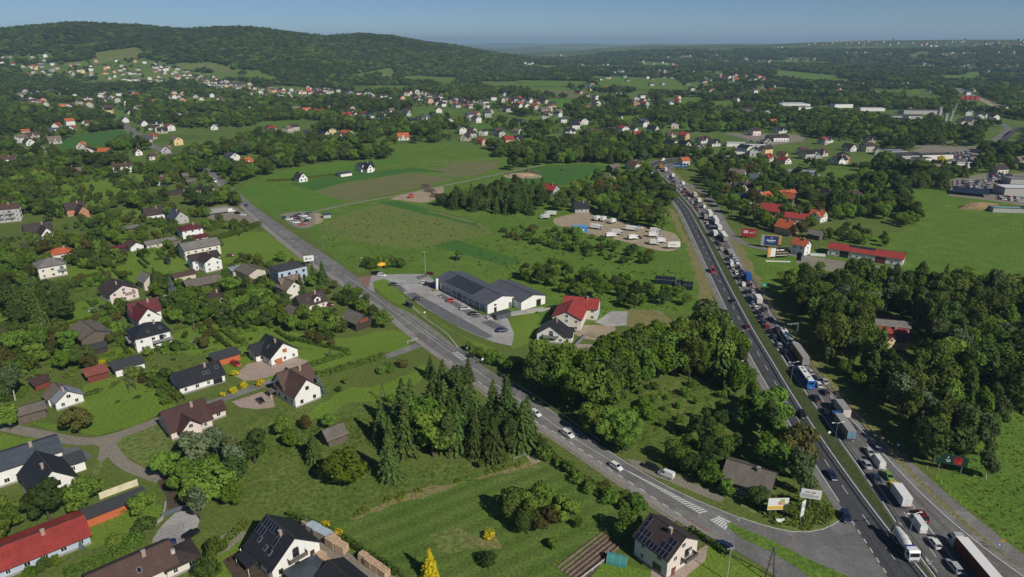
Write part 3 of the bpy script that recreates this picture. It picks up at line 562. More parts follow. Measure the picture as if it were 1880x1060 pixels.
def hatch(A, B, n, w=.45):
  a = resample(cl(A, 1), n + 1); b = resample(cl(B, 1), n + 1); mb = MB()
  for i in range(n):
    p, q = a[i], b[min(n, i + 1)]
    d = (a[min(n, i + 1)] - a[i]); d = d / (np.linalg.norm(d) + 1e-9) * w
    mb.face([(*p, .080), (*(p + d), .080), (*(q + d), .080), (*q, .080)])
  tag(mb.obj('hatch_marking', [M_PAINT]), None, None, None, 'structure'); paint('hatch_border', resample(cl(A, 1), 30), .15, .0792); paint('hatch_border', resample(cl(B, 1), 30), .15, .0792)
hatch([(1152, 866), (1205, 896), (1250, 922), (1287, 945)], [(1152, 865), (1210, 894), (1257, 919), (1297, 938)], 26)
hatch([(1304, 955), (1318, 964), (1333, 974)], [(1316, 947), (1328, 953), (1340, 958)], 6)
hatch([(831, 648), (842, 657), (850, 664)], [(838, 645), (848, 652), (856, 658)], 5, .5)
ISL = [(1334, 963), (1341, 960), (1366, 972), (1410, 990), (1462, 1016), (1512, 1040), (1566, 1062), (1610, 1085), (1520, 1085), (1462, 1042), (1412, 1012), (1366, 991), (1338, 970)]
sheet('traffic_island', ISL, G_MEADOW, .12, False)
# ---- supermarket car park
LOT = [(655, 510), (690, 506), (725, 504), (749, 503.5), (785, 504), (806, 526), (884.5, 579), (932, 585), (944, 613), (940, 636), (904, 628), (844, 602.6), (804, 580), (770, 559), (747, 543), (725, 522), (705, 512), (685, 518), (688, 538), (675, 530)]
sheet('car_park', LOT, G_PAVE, .072, False, label='grey paved supermarket car park')
for q in ([(745, 540), (760, 537), (848, 585), (905, 618), (893, 622), (840, 600), (800, 577)], [(802, 543), (812, 540), (884, 582), (870, 585)], [(882, 592), (900, 588), (935, 605), (922, 612)], [(762, 509), (782, 504), (786, 508), (768, 514)], [(718, 521), (735, 524), (748, 536), (738, 536)]):
  sheet('parking_bays', q, G_PAVE2, .082, False)
sheet('red_entrance_paving', [(655, 510), (682, 507), (676, 530), (666, 522)], G_RED, .083, False)
sheet('red_entrance_paving', [(1255, 948), (1285, 965), (1300, 975), (1288, 985), (1258, 968)], G_RED, .069, False)
patch('earthworks', ((1788, 178), (1800, 177), (1852, 199), (1832, 204)), G_SAND, .3); patch('earthworks', ((1748, 162), (1768, 162), (1800, 178), (1778, 180)), G_SHOULD, .3); patch('earthworks', ((1748, 226), (1785, 222), (1792, 234), (1760, 236)), G_SAND, .3)
PATCHES.append(np.array([[p.x, p.y] for p in wpts([(1812, 234), (1890, 234), (1890, 276), (1795, 276)])])); PATCHES.append(np.array([[p.x, p.y] for p in wpts([(1745, 162), (1790, 176), (1856, 200), (1850, 212), (1760, 192)])]))
path('bypass_road', [(1905, 232), (1874, 236), (1856, 244), (1846, 254), (1836, 270)], 8, G_ASPH2, .05); path('bypass_road', [(1835, 226), (1850, 234), (1848, 242), (1834, 252), (1818, 262)], 8, G_ASPH, .05)
# ---------------------------------------------------------------- buildings
W_WHITE = mat('white render', (.78, .77, .74), .8, .06, .6); W_CREAM = mat('cream render', (.70, .66, .58), .8, .08, .6); W_BEIGE = mat('beige render', (.56, .51, .43), .85, .1, .6)
W_PINK = mat('pale pink render', (.70, .60, .55), .8, .06, .6); W_GREY = mat('grey render', (.42, .41, .40), .85, .12, .6); W_YEL = mat('yellow render', (.66, .52, .28), .8, .08, .6)
W_BLUE = mat('pale blue render', (.42, .50, .60), .8, .06, .6); W_ORANGE = mat('orange brick', (.48, .21, .11), .85, .15, 2.5); W_SALMON = mat('salmon render', (.60, .36, .25), .8, .08, .6)
W_WOOD = mat('weathered boards', (.13, .105, .085), .85, .3, 1.5); W_DARKWOOD = mat('dark boards', (.055, .042, .036), .8, .25, 1.5); W_REDWOOD = mat('red brown boards', (.17, .045, .035), .75, .2, 1.5)
W_ORPLANK = mat('orange painted boards', (.50, .13, .055), .7, .12, 1.5); W_MINT = mat('pale green render', (.55, .66, .40), .8, .06, .6)
R_BROWN = roof_mat('brown tiles', (.105, .060, .050)); R_DKBROWN = roof_mat('dark brown tiles', (.060, .043, .042)); R_BLACK = roof_mat('black tiles', (.026, .028, .034), .5); R_SLATE = roof_mat('slate blue roofing', (.075, .088, .11), .5)
R_GREY = roof_mat('grey fibre cement', (.20, .19, .175), .8, (.18, 1.2), .75); R_GREYBR = roof_mat('grey brown fibre cement', (.155, .135, .115), .85, (.18, 1.2), .75); R_RED = roof_mat('red tiles', (.36, .055, .045), .55); R_MAROON = roof_mat('maroon sheet roof', (.135, .030, .034), .5, (.25, .4), .7)
R_ORANGE = roof_mat('orange tiles', (.50, .125, .050), .6); R_RUST = roof_mat('rust red sheet', (.30, .10, .075), .6, (.22, 3.0), .7); R_TAN = roof_mat('light brown tiles', (.20, .155, .125), .75); R_STEEL = roof_mat('grey blue sheet roof', (.27, .30, .34), .45, (.3, 4.0), .8)
R_FELT = mat('dark roofing felt', (.055, .058, .064), .8, .15, 1.0); R_MARKET = roof_mat('anthracite sheet roof', (.098, .104, .120), .5, (.5, 6.0), .8); R_WHITE = mat('pale sheet roof', (.62, .63, .64), .6, .1, .5); R_BLUE = mat('blue tarpaulin', (.05, .16, .42), .6, .15, 1)
M_PANE = mat('window glass', (.018, .022, .028), .08, 0, spec=.6); M_FRAME = mat('white window frame', (.72, .72, .70), .5, 0); M_FRAMEB = mat('brown window frame', (.14, .075, .045), .6, 0)
M_CHIM = mat('chimney brick', (.38, .27, .21), .85, .2, 3); M_CHIMW = mat('rendered chimney', (.55, .52, .48), .85, .1, 2); M_DOOR = mat('brown door', (.16, .075, .04), .6, .1, 2); M_GAR = mat('orange brown garage door', (.42, .16, .06), .6, .1, 2)
M_CONC = mat('concrete', (.36, .35, .33), .85, .15, 1.0); M_STEEL = mat('galvanised steel', (.40, .41, .42), .45, .1, 2, metal=.6); M_WHITEP = mat('white painted metal', (.74, .74, .72), .45, .04, 2); M_BLACKP = mat('black plastic', (.02, .02, .022), .5, 0)
M_SOLAR = mat('solar cells', (.010, .012, .024), .3, .2, 3, spec=.35); M_PLINTH = mat('grey plinth', (.30, .28, .26), .85, .2, 1.5); M_TRIM = mat('dark fascia', (.05, .04, .038), .7, 0)
def window_meshes(w, h, fr):
  key = ('win', w, h, fr.name)
  if key not in MESHES:
    a = MB(); t = .09                              # four frame bars, standing 5 cm proud of the wall (wall plane is y=0, outside is -y)
    for c, d in (((0, -.03, -h / 2 + t / 2), (w, .10, t)), ((0, -.03, h / 2 - t / 2), (w, .10, t)), ((-w / 2 + t / 2, -.03, 0), (t, .098, h - 2 * t)), ((w / 2 - t / 2, -.03, 0), (t, .098, h - 2 * t)), ((0, -.03, 0), (.07, .096, h - 2 * t))): a.box(c, d)
    b = MB(); b.box((0, -.012, 0), (w - 2 * t - .002, .03, h - 2 * t - .002))
    MESHES[key] = (a.mesh('window', [fr]), b.mesh('pane', [M_PANE]))
  return MESHES[key]
MESHES = {}; HOUSES = []; SIMPLE_WIN = {}
def add_window(par, p, rz, w=1.1, h=1.3, fr=None, simple=False):
  if simple:
    if 's' not in SIMPLE_WIN: SIMPLE_WIN['s'] = MB().box((0, -.02, 0), (1.3, .08, 1.4)).mesh('window', [M_PANE])
    return link('window', SIMPLE_WIN['s'], par, p, rz)
  a, b = window_meshes(w, h, fr or M_FRAME); o = link('window', a, par, p, rz); link('pane', b, o); return o
def snap(y):
  d = math.degrees(y) % 180
  for s in (42, 138):
    if abs(d - s) < 26: return R(s)
  return math.radians(d)
def resolve(bl):
  """block -> dict(centre, yaw, L, W, eave, rise, kind) in world metres"""
  k = bl[0]
  if k == 'g':                                # ridge seen from pixel to pixel
    _, x1, y1, x2, y2, W, ev, rs = bl[:8]; a, b = P(x1, y1, ev + rs), P(x2, y2, ev + rs); d = b - a
    yaw = R(bl[8]) if len(bl) > 8 else snap(math.atan2(d.y, d.x)); c = (a + b) / 2
    L = abs(d.x) / max(.35, abs(math.cos(yaw))) if abs(math.cos(yaw)) > .35 else abs(d.y)
    if len(bl) > 9: L = bl[9]
    L = min(max(L, 2.5), 60)
  else:
    _, cx, cy, L, W, yw, ev, rs = bl; c = P(cx, cy, ev + rs); yaw = R(yw)
  if math.cos(yaw) < -1e-6: yaw -= math.pi                     # so that the block's -y side faces the street side (towards the camera)
  return dict(k=k, c=Vector((c.x, c.y)), yaw=yaw, L=L, W=W, ev=ev, rs=rs)
def roof_face(mb, pts, u0, ax):
  """slope with uv in metres: u along the ridge direction ax, v down the slope"""
  a = Vector(ax); p0 = Vector(pts[0]); n = (Vector(pts[1]) - p0).cross(Vector(pts[2]) - p0).normalized(); vv = n.cross(a)
  mb.face(pts, 0, [((Vector(p) - p0).dot(a), (Vector(p) - p0).dot(vv)) for p in pts])
def slab(mb, pts, ax, th=.16):
  roof_face(mb, pts, 0, ax); n = (Vector(pts[1]) - Vector(pts[0])).cross(Vector(pts[2]) - Vector(pts[0])).normalized()
  if n.z < 0: n = -n
  lo = [Vector(p) - Vector((0, 0, th)) for p in pts]; mb.face([tuple(p) for p in lo[::-1]], 1)
  for i in range(len(pts)):
    j = (i + 1) % len(pts); mb.face([pts[i], tuple(lo[i]), tuple(lo[j]), pts[j]], 1)
def house(label, blocks, wall, roof, name='house', cat='house', win=1, group=None, oh=.55, chim=1, fr=None, extras=(), wcol=None, z0=0.0):
  """blocks: 'g' gabled, 'h' hipped, 'f' flat, 'm' mono-pitch; extras: callables that get (house, blocks)"""
  bs = [resolve(b) for b in blocks]; B0 = bs[0]
  zt = z0; root = empty(name, (B0['c'].x, B0['c'].y, zt), B0['yaw'], label=label, cat=cat, group=group)
  simple = B0['c'].length > 560
  for i, b in enumerate(bs):
    dv = b['c'] - B0['c']; ca, sa = math.cos(-B0['yaw']), math.sin(-B0['yaw'])
    M = Matrix.Translation((dv.x * ca - dv.y * sa, dv.x * sa + dv.y * ca, 0)) @ Matrix.Rotation(b['yaw'] - B0['yaw'], 4, 'Z'); b['M'] = M
    L, W, ev, rs = b['L'] / 2, b['W'] / 2, b['ev'], b['rs']; Li, Wi = L - oh * (b['k'] != 'f'), W - oh * (b['k'] != 'f')
    b['Li'], b['Wi'] = Li, Wi; eps = -.012 * i
    w_ = wall[i] if isinstance(wall, (list, tuple)) else wall; r_ = roof[i] if isinstance(roof, (list, tuple)) else roof
    wm = MB(); q = lambda *p: M @ Vector(p)
    zi = rs * (1 - Wi / W) if W else 0
    Wk = Wi + eps; Lk = Li + eps; zb = -0.3
    if b['k'] == 'g':
      ze = ev + rs * (1 - Wk / W) - .17; zr = ev + rs - .17
      for s in (1, -1):
        wm.face([q(-Lk, s * -Wk, zb), q(Lk, s * -Wk, zb), q(Lk, s * -Wk, ze), q(-Lk, s * -Wk, ze)])
        wm.face([q(s * Lk, -Wk, zb), q(s * Lk, Wk, zb), q(s * Lk, Wk, ze), q(s * Lk, 0, zr), q(s * Lk, -Wk, ze)])
    elif b['k'] == 'm':
      z1 = ev + rs * (W - Wk) / (2 * W) - .17; z2 = ev + rs * (W + Wk) / (2 * W) - .17
      wm.face([q(-Lk, -Wk, zb), q(Lk, -Wk, zb), q(Lk, -Wk, z1), q(-Lk, -Wk, z1)]); wm.face([q(-Lk, Wk, zb), q(Lk, Wk, zb), q(Lk, Wk, z2), q(-Lk, Wk, z2)])
      for s in (1, -1): wm.face([q(s * Lk, -Wk, zb), q(s * Lk, Wk, zb), q(s * Lk, Wk, z2), q(s * Lk, -Wk, z1)])
    else:
      zt_ = ev + (.0 if b['k'] == 'h' else .35)
      for s in (1, -1):
        wm.face([q(-Lk, s * Wk, zb), q(Lk, s * Wk, zb), q(Lk, s * Wk, zt_), q(-Lk, s * Wk, zt_)]); wm.face([q(s * Lk, -Wk, zb), q(s * Lk, Wk, zb), q(s * Lk, Wk, zt_), q(s * Lk, -Wk, zt_)])
    wm.obj('wall', [w_], root, weld=True)
    if win and not simple and b['k'] != 'm':
      pm2 = MB()
      for s in (1, -1): pm2.box((0, s * (Wk + .02), .2), (2 * Lk + .1, .06, .75), 0, M); pm2.box((s * (Lk + .02), 0, .2), (.06, 2 * Wk - .02, .75), 0, M)
      pm2.obj('plinth', [M_PLINTH], root)
    rm = MB(); ax = (M.to_3x3() @ Vector((1, 0, 0))); e2 = .004 * i; ev += e2
    if b['k'] == 'g':
      for s in (1, -1): slab(rm, [q(-L * s, -W * s, ev), q(L * s, -W * s, ev), q(L * s, 0, ev + rs), q(-L * s, 0, ev + rs)], ax * s)
      rm.box((0, 0, 0), (2 * L + .02, .3, .12), 1, M @ Matrix.Translation((0, 0, ev + rs + .02)))
    elif b['k'] == 'm':
      slab(rm, [q(-L, -W, ev), q(L, -W, ev), q(L, W, ev + rs), q(-L, W, ev + rs)], ax)
    elif b['k'] == 'h':
      rl = max(L - W, 0.02)
      for s in (1, -1):
        slab(rm, [q(-L * s, -W * s, ev), q(L * s, -W * s, ev), q(rl * s, 0, ev + rs), q(-rl * s, 0, ev + rs)], ax * s)
        slab(rm, [q(L * s, -W * s, ev), q(L * s, W * s, ev), q(rl * s, 0, ev + rs)], (M.to_3x3() @ Vector((0, s, 0))))
    else:
      roof_face(rm, [q(-L + .2, -W + .2, ev), q(L - .2, -W + .2, ev), q(L - .2, W - .2, ev), q(-L + .2, W - .2, ev)], 0, ax)
      for c, d in (((0, -W, ev + .18), (2 * L + .1, .26, .36)), ((0, W, ev + .18), (2 * L + .1, .26, .36)), ((-L, 0, ev + .18), (.26, 2 * W - .27, .36)), ((L, 0, ev + .18), (.26, 2 * W - .27, .36))): rm.box(c, d, 1, M)
    ro = rm.obj('roof', [r_, M_TRIM], root); b['ev'] = ev - e2; b['roof'] = ro
    if b['k'] in 'gh' and chim and i < chim:
      xx = Li * (.35 if i % 2 == 0 else -.3); yy = -W * .18; zc = ev + rs * (1 - abs(yy) / W)
      c = MB(); c.box((xx, yy, zc + .35), (.75, .6, 1.9), 0, M); c.box((xx, yy, zc + 1.36), (.9, .75, .12), 1, M); c.obj('chimney', [M_CHIMW if i % 2 else M_CHIM, M_CONC], ro)
    if win:
      st = max(1, int(round((b['ev'] - .4) / 2.7)))
      for s in (1, -1):
        nw = max(1, int(Li * 2 / 3.2))
        for f in range(st):
          z = 1.65 + f * 2.75
          if z + .7 < b['ev'] - .1 or f == 0:
            for k in range(nw):
              xk = (k + .5) / nw * 2 * Li - Li; p = q(xk * s, -Wk * s, z)
              if inside_other(bs, i, p): continue
              add_window(root, p, b['yaw'] - B0['yaw'] + (0 if s > 0 else math.pi), 1.3 if k % 2 else 1.0, 1.3, fr, simple)
        ng = max(1, int(Wi * 2 / 3.6))
        if b['k'] != 'm':
         for f in range(st + (1 if b['k'] == 'g' and rs > 2.6 else 0)):
          z = 1.65 + f * 2.75; top = f == st
          for k in range(1 if top else ng):
            yk = 0 if top else (k + .5) / ng * 2 * Wi - Wi; p = q(s * Lk, yk, z if not top else ev + rs * .33)
            if inside_other(bs, i, p): continue
            add_window(root, p, b['yaw'] - B0['yaw'] + (R(90) if s > 0 else R(-90)), 1.3 if top else 1.1, 1.3, fr, simple)
    HOUSES.append((b['c'].x, b['c'].y, b['yaw'], b['L'] / 2 + 1.2, b['W'] / 2 + 1.2))
  for e in extras: e(root, bs)
  return root
def inside_other(bs, i, p):
  for j, o in enumerate(bs):
    if j == i or 'M' not in o or 'Li' not in o: continue
    l = o['M'].inverted() @ p
    if abs(l.x) < o['Li'] + .1 and abs(l.y) < o['Wi'] + .1 and l.z < o['ev'] + o['rs'] * (1 - abs(l.y) / o['W']): return True
  return False
def slope_frame(b, s):
  """matrix of roof slope s (+1: the -y side of the block, -1: the +y side): x along ridge, y up the slope from the eave, z out"""
  W, rs, ev = b['W'] / 2, b['rs'], b['ev']; a = math.atan2(rs, W)
  T = b['M'] @ Matrix.Rotation(0 if s > 0 else math.pi, 4, 'Z') @ Matrix.Translation((0, -W, ev)) @ Matrix.Rotation(a, 4, 'X')
  return T, math.hypot(W, rs)
def solar(cells, s=1, w=1.0, h=1.65, bi=0, x0=0.0, y0=0.5, gap=.06):
  """cells: list of (column, row); panels stand 8 cm proud of the roof"""
  def f(root, bs):
    b = bs[bi]; T, ln = slope_frame(b, s)
    key = ('sol', w, h)
    if key not in MESHES:
      m = MB(); m.box((0, 0, .04), (w - gap, h - gap, .05), 0);
      t = .03
      for c, d in (((0, -h / 2 + gap / 2, .045), (w - gap + .02, t, .07)), ((0, h / 2 - gap / 2, .045), (w - gap + .02, t, .07)), ((-w / 2 + gap / 2, 0, .045), (t, h - gap - .04, .07)), ((w / 2 - gap / 2, 0, .045), (t, h - gap - .04, .07))): m.box(c, d, 1)
      MESHES[key] = m.mesh('solar_panel', [M_SOLAR, M_STEEL])
    for c, r in cells:
      o = link('solar_panel', MESHES[key], b['roof']); o.matrix_local = T @ Matrix.Translation((x0 + c * w, y0 + (r + .5) * h, .08))
  return f
def skylights(pos, s=1, bi=0):
  def f(root, bs):
    b = bs[bi]; T, ln = slope_frame(b, s)
    if 'sky' not in MESHES: MESHES['sky'] = MB().box((0, 0, .06), (.95, 1.35, .12), 0).box((0, 0, .085), (.75, 1.12, .10), 1).mesh('skylight', [M_STEEL, M_PANE])
    for x, t in pos:
      o = link('skylight', MESHES['sky'], b['roof']); o.matrix_local = T @ Matrix.Translation((x, t * ln, .01))
  return f
def balcony(side, along, z, w=4.0, d=1.3, bi=0, col=None):
  """side: 'x+' gable end, 'x-' or 'y-' / 'y+' long walls"""
  def f(root, bs):
    b = bs[bi]; Li, Wi = b['Li'], b['Wi']
    base = {'x+': (Li, along, R(90)), 'x-': (-Li, -along, R(-90)), 'y-': (along, -Wi, 0), 'y+': (-along, Wi, math.pi)}[side]
    M = b['M'] @ Matrix.Translation((base[0], base[1], z)) @ Matrix.Rotation(base[2], 4, 'Z')
    m = MB(); m.box((0, -d / 2, 0), (w, d, .18), 0, M); m.obj('balcony_slab', [M_CONC], root)
    m = MB(); m.box((0, -d, .55), (w, .06, .85), 0, M); m.box((-w / 2, -d / 2 + .03, .55), (.06, d - .07, .85), 0, M); m.box((w / 2, -d / 2 + .03, .55), (.06, d - .07, .85), 0, M); m.obj('balcony_rail', [col or M_STEEL], root)
    m = MB(); m.box((0, -.03, 1.15), (1.6, .08, 2.1), 0, M); m.obj('balcony_door', [M_PANE], root)
  return f
def panel(side, along, z, w, h, mt, nm='door', bi=0, proud=.05):
  def f(root, bs):
    b = bs[bi]; Li, Wi = b['Li'], b['Wi']
    base = {'x+': (Li, along, R(90)), 'x-': (-Li, -along, R(-90)), 'y-': (along, -Wi, 0), 'y+': (-along, Wi, math.pi)}[side]
    M = b['M'] @ Matrix.Translation((base[0], base[1], z)) @ Matrix.Rotation(base[2], 4, 'Z')
    m = MB(); m.box((0, -proud, 0), (w, 2 * proud, h), 0, M)
    if nm == 'garage_door':
      for k in range(1, 5): m.box((0, -proud * 1.3, -h / 2 + k * h / 5), (w - .1, 2 * proud, .05), 0, M)
    m.obj(nm, [mt], root)
  return f
def canopy(side, along, z, w, d, mt, bi=0):
  def f(root, bs):
    b = bs[bi]; Li, Wi = b['Li'], b['Wi']
    base = {'x+': (Li, along, R(90)), 'x-': (-Li, -along, R(-90)), 'y-': (along, -Wi, 0), 'y+': (-along, Wi, math.pi)}[side]
    M = b['M'] @ Matrix.Translation((base[0], base[1], z)) @ Matrix.Rotation(base[2], 4, 'Z') @ Matrix.Translation((0, -d / 2, 0)) @ Matrix.Rotation(R(12), 4, 'X')
    m = MB(); m.box((0, 0, 0), (w, d, .12), 0, M)
    for s in (-1, 1): m.tube(M @ Vector((s * (w / 2 - .2), -d / 2 + .15, 0)), (M @ Vector((s * (w / 2 - .2), -d / 2 + .15, 0))) - Vector((0, 0, z + .2 - d * .1)), .07, n=5, m=1)
    m.obj('porch_roof', [mt, M_WHITEP], root)
  return f
def dormer(x, t, w, h, mt, roofm, s=1, bi=0):
  def f(root, bs):
    b = bs[bi]; W = b['W'] / 2; y = -W * (1 - t); zz = b['ev'] + b['rs'] * t
    M = b['M'] @ Matrix.Rotation(0 if s > 0 else math.pi, 4, 'Z') @ Matrix.Translation((x, y, zz)); dep = h * W / max(.4, b['rs']) + .3
    m = MB(); m.face([M @ Vector(p) for p in ((-w / 2, 0, -.5), (w / 2, 0, -.5), (w / 2, 0, h * .6), (0, 0, h), (-w / 2, 0, h * .6))])
    for k in (-1, 1): m.face([M @ Vector(p) for p in ((k * w / 2, 0, -.5), (k * w / 2, dep, -.5), (k * w / 2, dep, h * .6), (k * w / 2, 0, h * .6))])
    d = m.obj('dormer', [mt], b['roof'])
    m = MB()
    for k in (-1, 1): slab(m, [M @ Vector(p) for p in ((k * (w / 2 + .2), -.25, h * .6 - .08), (k * (w / 2 + .2), dep, h * .6 - .08), (0, dep, h + .02), (0, -.25, h + .02))][::k], (M.to_3x3() @ Vector((0, 1, 0))), .1)
    m.obj('dormer_roof', [roofm, M_TRIM], b['roof'])
    m = MB(); m.box((0, -.03, h * .3), (min(w * .5, 1.2), .08, h * .5), 0, M); m.obj('dormer_window', [M_PANE], b['roof'])
  return f
A_, B_ = 138, 42
# ---- the village on the left (ridge pixels, width, eave, rise)
house('left edge white house with reddish brown gable roof above the dense bushes', [('g', -8, 287, 28, 285, 9, 5, 3, 20)], W_WHITE, R_BROWN)
house('low beige house with weathered brown roof beside a dark spruce', [('g', 136, 308, 161, 306, 9, 3.2, 2.8, 25)], W_BEIGE, R_TAN)
house('broad two storey cream house under brown red roof above the green lawn', [('g', 204, 301, 244, 298, 10, 5.6, 2.4, 20)], W_CREAM, R_BROWN, extras=[balcony('x-', 0, 3.0)])
house('small white gabled house with dark roof behind the pink walled bungalow', [('g', 257, 273, 244, 272, 8, 3, 4, 138, 10)], W_WHITE, R_DKBROWN)
house('pink walled bungalow with brown hipped roof beside a long hedge', [('h', 282, 281, 13, 10, 42, 3.6, 2.6)], W_PINK, R_BROWN)
house('white house with brown roof half hidden by a garden tree', [('g', 281, 325, 301, 321, 9, 4, 3.2, 42, 11)], W_WHITE, R_BROWN)
house('grey brown timber barn with stepped roofs near the road bend', [('g', 330, 319, 346, 316, 9, 4.5, 2.5, 42), ('g', 338, 331, 361, 327, 7, 3, 1.8, 42)], W_WOOD, R_GREYBR, 'barn', 'barn', win=0, chim=0)
house('yellow two storey house with nearly flat black roof beside the road', [('g', 360, 343, 391, 340, 10, 5.2, 1.6, 42, 12)], W_YEL, R_BLACK, extras=[balcony('y-', 2, 2.9, 5, 1.4, col=W_YEL), balcony('x-', 0, 2.9, 3.5, 1.3, col=W_YEL)])
house('low open carport with brown sheet roof on a lawn edge', [('f', 318, 351, 13, 7, 42, 2.6, .2)], W_DARKWOOD, R_BROWN, 'carport', 'carport', win=0)
house('small grey blue barrel roofed shelter beside the yellow house', [('h', 341, 347, 6, 7, 42, 2.4, 1.2)], W_GREY, R_STEEL, 'shelter', 'shelter', win=0, chim=0)
house('three storey grey apartment house with brown roof at the left edge', [('g', -14, 375, 24, 374, 12, 9, 2.6, 30, 18)], W_GREY, R_BROWN, extras=[balcony('y-', -3, 2.9, 5), balcony('y-', -3, 5.7, 5), balcony('y-', 3, 2.9, 5), balcony('y-', 3, 5.7, 5)])
house('orange brick house with dark brown half hipped roof among trees', [('g', 118, 372, 150, 370, 10, 4.5, 4.2, 42, 12), ('g', 144, 373, 152, 380, 7, 4.5, 4, 138, 9)], W_ORANGE, R_DKBROWN)
house('wide dark brown roofed house with white cross gable facing the garden', [('g', 46, 412, 87, 407, 11, 3.4, 5, 42, 15), ('g', 77, 413, 84, 419, 8, 3.4, 4.4, 138, 10)], W_WHITE, R_DKBROWN)
house('low house with bright orange roof behind the grey hipped house', [('h', 108, 455, 13, 10, 42, 3.2, 2.4)], W_CREAM, R_ORANGE)
house('two storey beige house with grey pyramid roof and small red porch roof', [('h', 88, 473, 13, 13, 42, 6.2, 3)], W_CREAM, R_GREY, extras=[canopy('x-', -2.5, 2.7, 3, 2, R_MAROON), balcony('y-', 4, 3.1, 4)])
house('brown roofed white house with dark bushes against its front', [('g', 263, 382, 296, 379, 10, 3.4, 4.4, 42, 12)], W_WHITE, R_DKBROWN, extras=[balcony('x-', 0, 2.9, 4)])
house('pale grey house with steep slate blue gable roof', [('g', 311, 384, 336, 386, 10, 3.6, 5, 138, 13)], W_GREY, R_SLATE, extras=[balcony('x-', 0, 2.9, 4)])
house('small open shed with flat grey sheet roof above a thuja hedge', [('m', 243, 415, 8, 6, 42, 2.4, .8)], W_WOOD, R_GREY, 'shed', 'shed', win=0)
house('white villa with maroon hipped roof and lower maroon lean-to', [('h', 347, 412, 13, 11, 42, 5.4, 2.2), ('m', 368, 432, 9, 6, 42, 2.8, .9)], W_WHITE, R_MAROON)
house('white gabled garage with brown roof beside the long grey shed', [('g', 233, 440, 254, 444, 8, 3.2, 2.4, 138, 11)], W_WHITE, R_BROWN, 'garage', 'garage', chim=0)
house('dark timber shed with maroon sheet roof beside the white garage', [('g', 208, 451, 226, 450, 7, 2.6, 1, 42, 9)], W_DARKWOOD, R_MAROON, 'shed', 'shed', win=0, chim=0)
house('long beige outbuilding with shallow grey roof behind the garden', [('g', 272, 440, 312, 437, 7, 3, 1.6, 42, 17), ('g', 314, 444, 332, 441, 6, 2.6, 1, 42)], [W_BEIGE, W_BEIGE], [R_GREY, R_TAN], 'outbuilding', 'outbuilding', chim=0)
house('tall beige house with broad grey roof behind the white cross gabled house', [('g', 336, 444, 391, 438, 12, 6, 3, 42, 20)], W_CREAM, R_GREY, chim=1)
house('bright white two storey house with brown cross gable roof', [('g', 348, 466, 396, 461, 9, 5.6, 2.4, 42, 15), ('g', 372, 466, 389, 468, 10, 5.6, 2.6, 138, 12)], W_WHITE, R_DKBROWN, extras=[canopy('x-', 0, 2.6, 4, 2, R_MAROON, 1)])
house('small black roofed garden shed standing alone on the lawn', [('g', 300, 476, 312, 472, 5, 2, 1.4, 42)], W_DARKWOOD, R_BLACK, 'shed', 'shed', win=0, chim=0)
house('pale pink house with dark brown asymmetric roof and large banner on its gable', [('g', 205, 512, 223, 522, 13, 4.8, 3.4, 138, 15)], W_PINK, R_DKBROWN, extras=[panel('x+', -3, 1.2, 2.6, 2.3, M_BLACKP, 'garage_door'), panel('x+', 2.6, 3.4, 4.6, 1.4, mat('banner', (.30, .24, .22), .7, .4, 1.5), 'banner')])
house('grey roofed barn with steep gable behind the pale pink house', [('g', 262, 494, 276, 507, 8, 4, 3.6, 138, 9)], W_BEIGE, R_GREY, 'barn', 'barn', win=0, chim=0)
house('small brown roofed outbuilding below the bright white house', [('g', 322, 501, 350, 497, 5.5, 3, 1.4, 42, 11)], W_BEIGE, R_BROWN, 'outbuilding', 'outbuilding', win=0, chim=0)
house('broad weathered barn with grey brown roof and dark open front', [('g', 343, 514, 396, 504, 10, 3.6, 2.4, 42, 17)], W_DARKWOOD, R_GREYBR, 'barn', 'barn', win=0, chim=0)
house('small brown roofed cottage with hipped end beside the broad barn', [('h', 390, 536, 10, 8, 42, 3, 2.2)], W_BEIGE, R_DKBROWN)
house('brown barn with pale block gable beside the pale blue house', [('g', 450, 489, 470, 486, 11, 3.4, 2.4, 138, 14)], W_BEIGE, R_GREYBR, 'barn', 'barn', win=0, chim=0)
house('small barn with pale blue sheet roof left of the brown barn', [('m', 434, 491, 7, 6, 42, 2.8, .8)], W_GREY, R_STEEL, 'shed', 'shed', win=0)
house('pale blue two storey house with flat dark roof beside the road', [('f', 528, 490, 15, 11, 42, 6.2, 0)], W_BLUE, R_FELT, chim=0, fr=M_BLACKP)
house('cream house with tan cross gable roof behind the narrow spruce', [('g', 515, 508, 545, 506, 9, 4.6, 3.6, 42, 11), ('g', 524, 509, 533, 516, 9, 4.4, 3.6, 138, 11)], W_CREAM, R_TAN, extras=[balcony('x-', 0, 2.9, 3)])
house('brown roofed house with white arched dormer and small red car beside', [('g', 545, 541, 590, 534, 10, 3, 4, 42, 13)], W_CREAM, R_DKBROWN, extras=[dormer(1.5, .15, 3, 2.6, W_WHITE, R_DKBROWN), skylights([(-2.2, .5), (4, .55)])])
house('weathered shed with grey roof in front of the arched dormer house', [('g', 530, 563, 546, 559, 7, 3, 2.6, 138, 7)], W_WOOD, R_GREYBR, 'shed', 'shed', win=0, chim=0)
house('old dark barn with grey roof and rusty gable at the roadside', [('g', 640, 567, 668, 577, 9, 3.4, 3, 138, 11)], W_DARKWOOD, R_GREYBR, 'barn', 'barn', win=0, chim=0, extras=[panel('x+', 0, 3.9, 4.2, 1.5, mat('rusty boards', (.22, .07, .04), .8, .3, 1), 'gable_boards')])
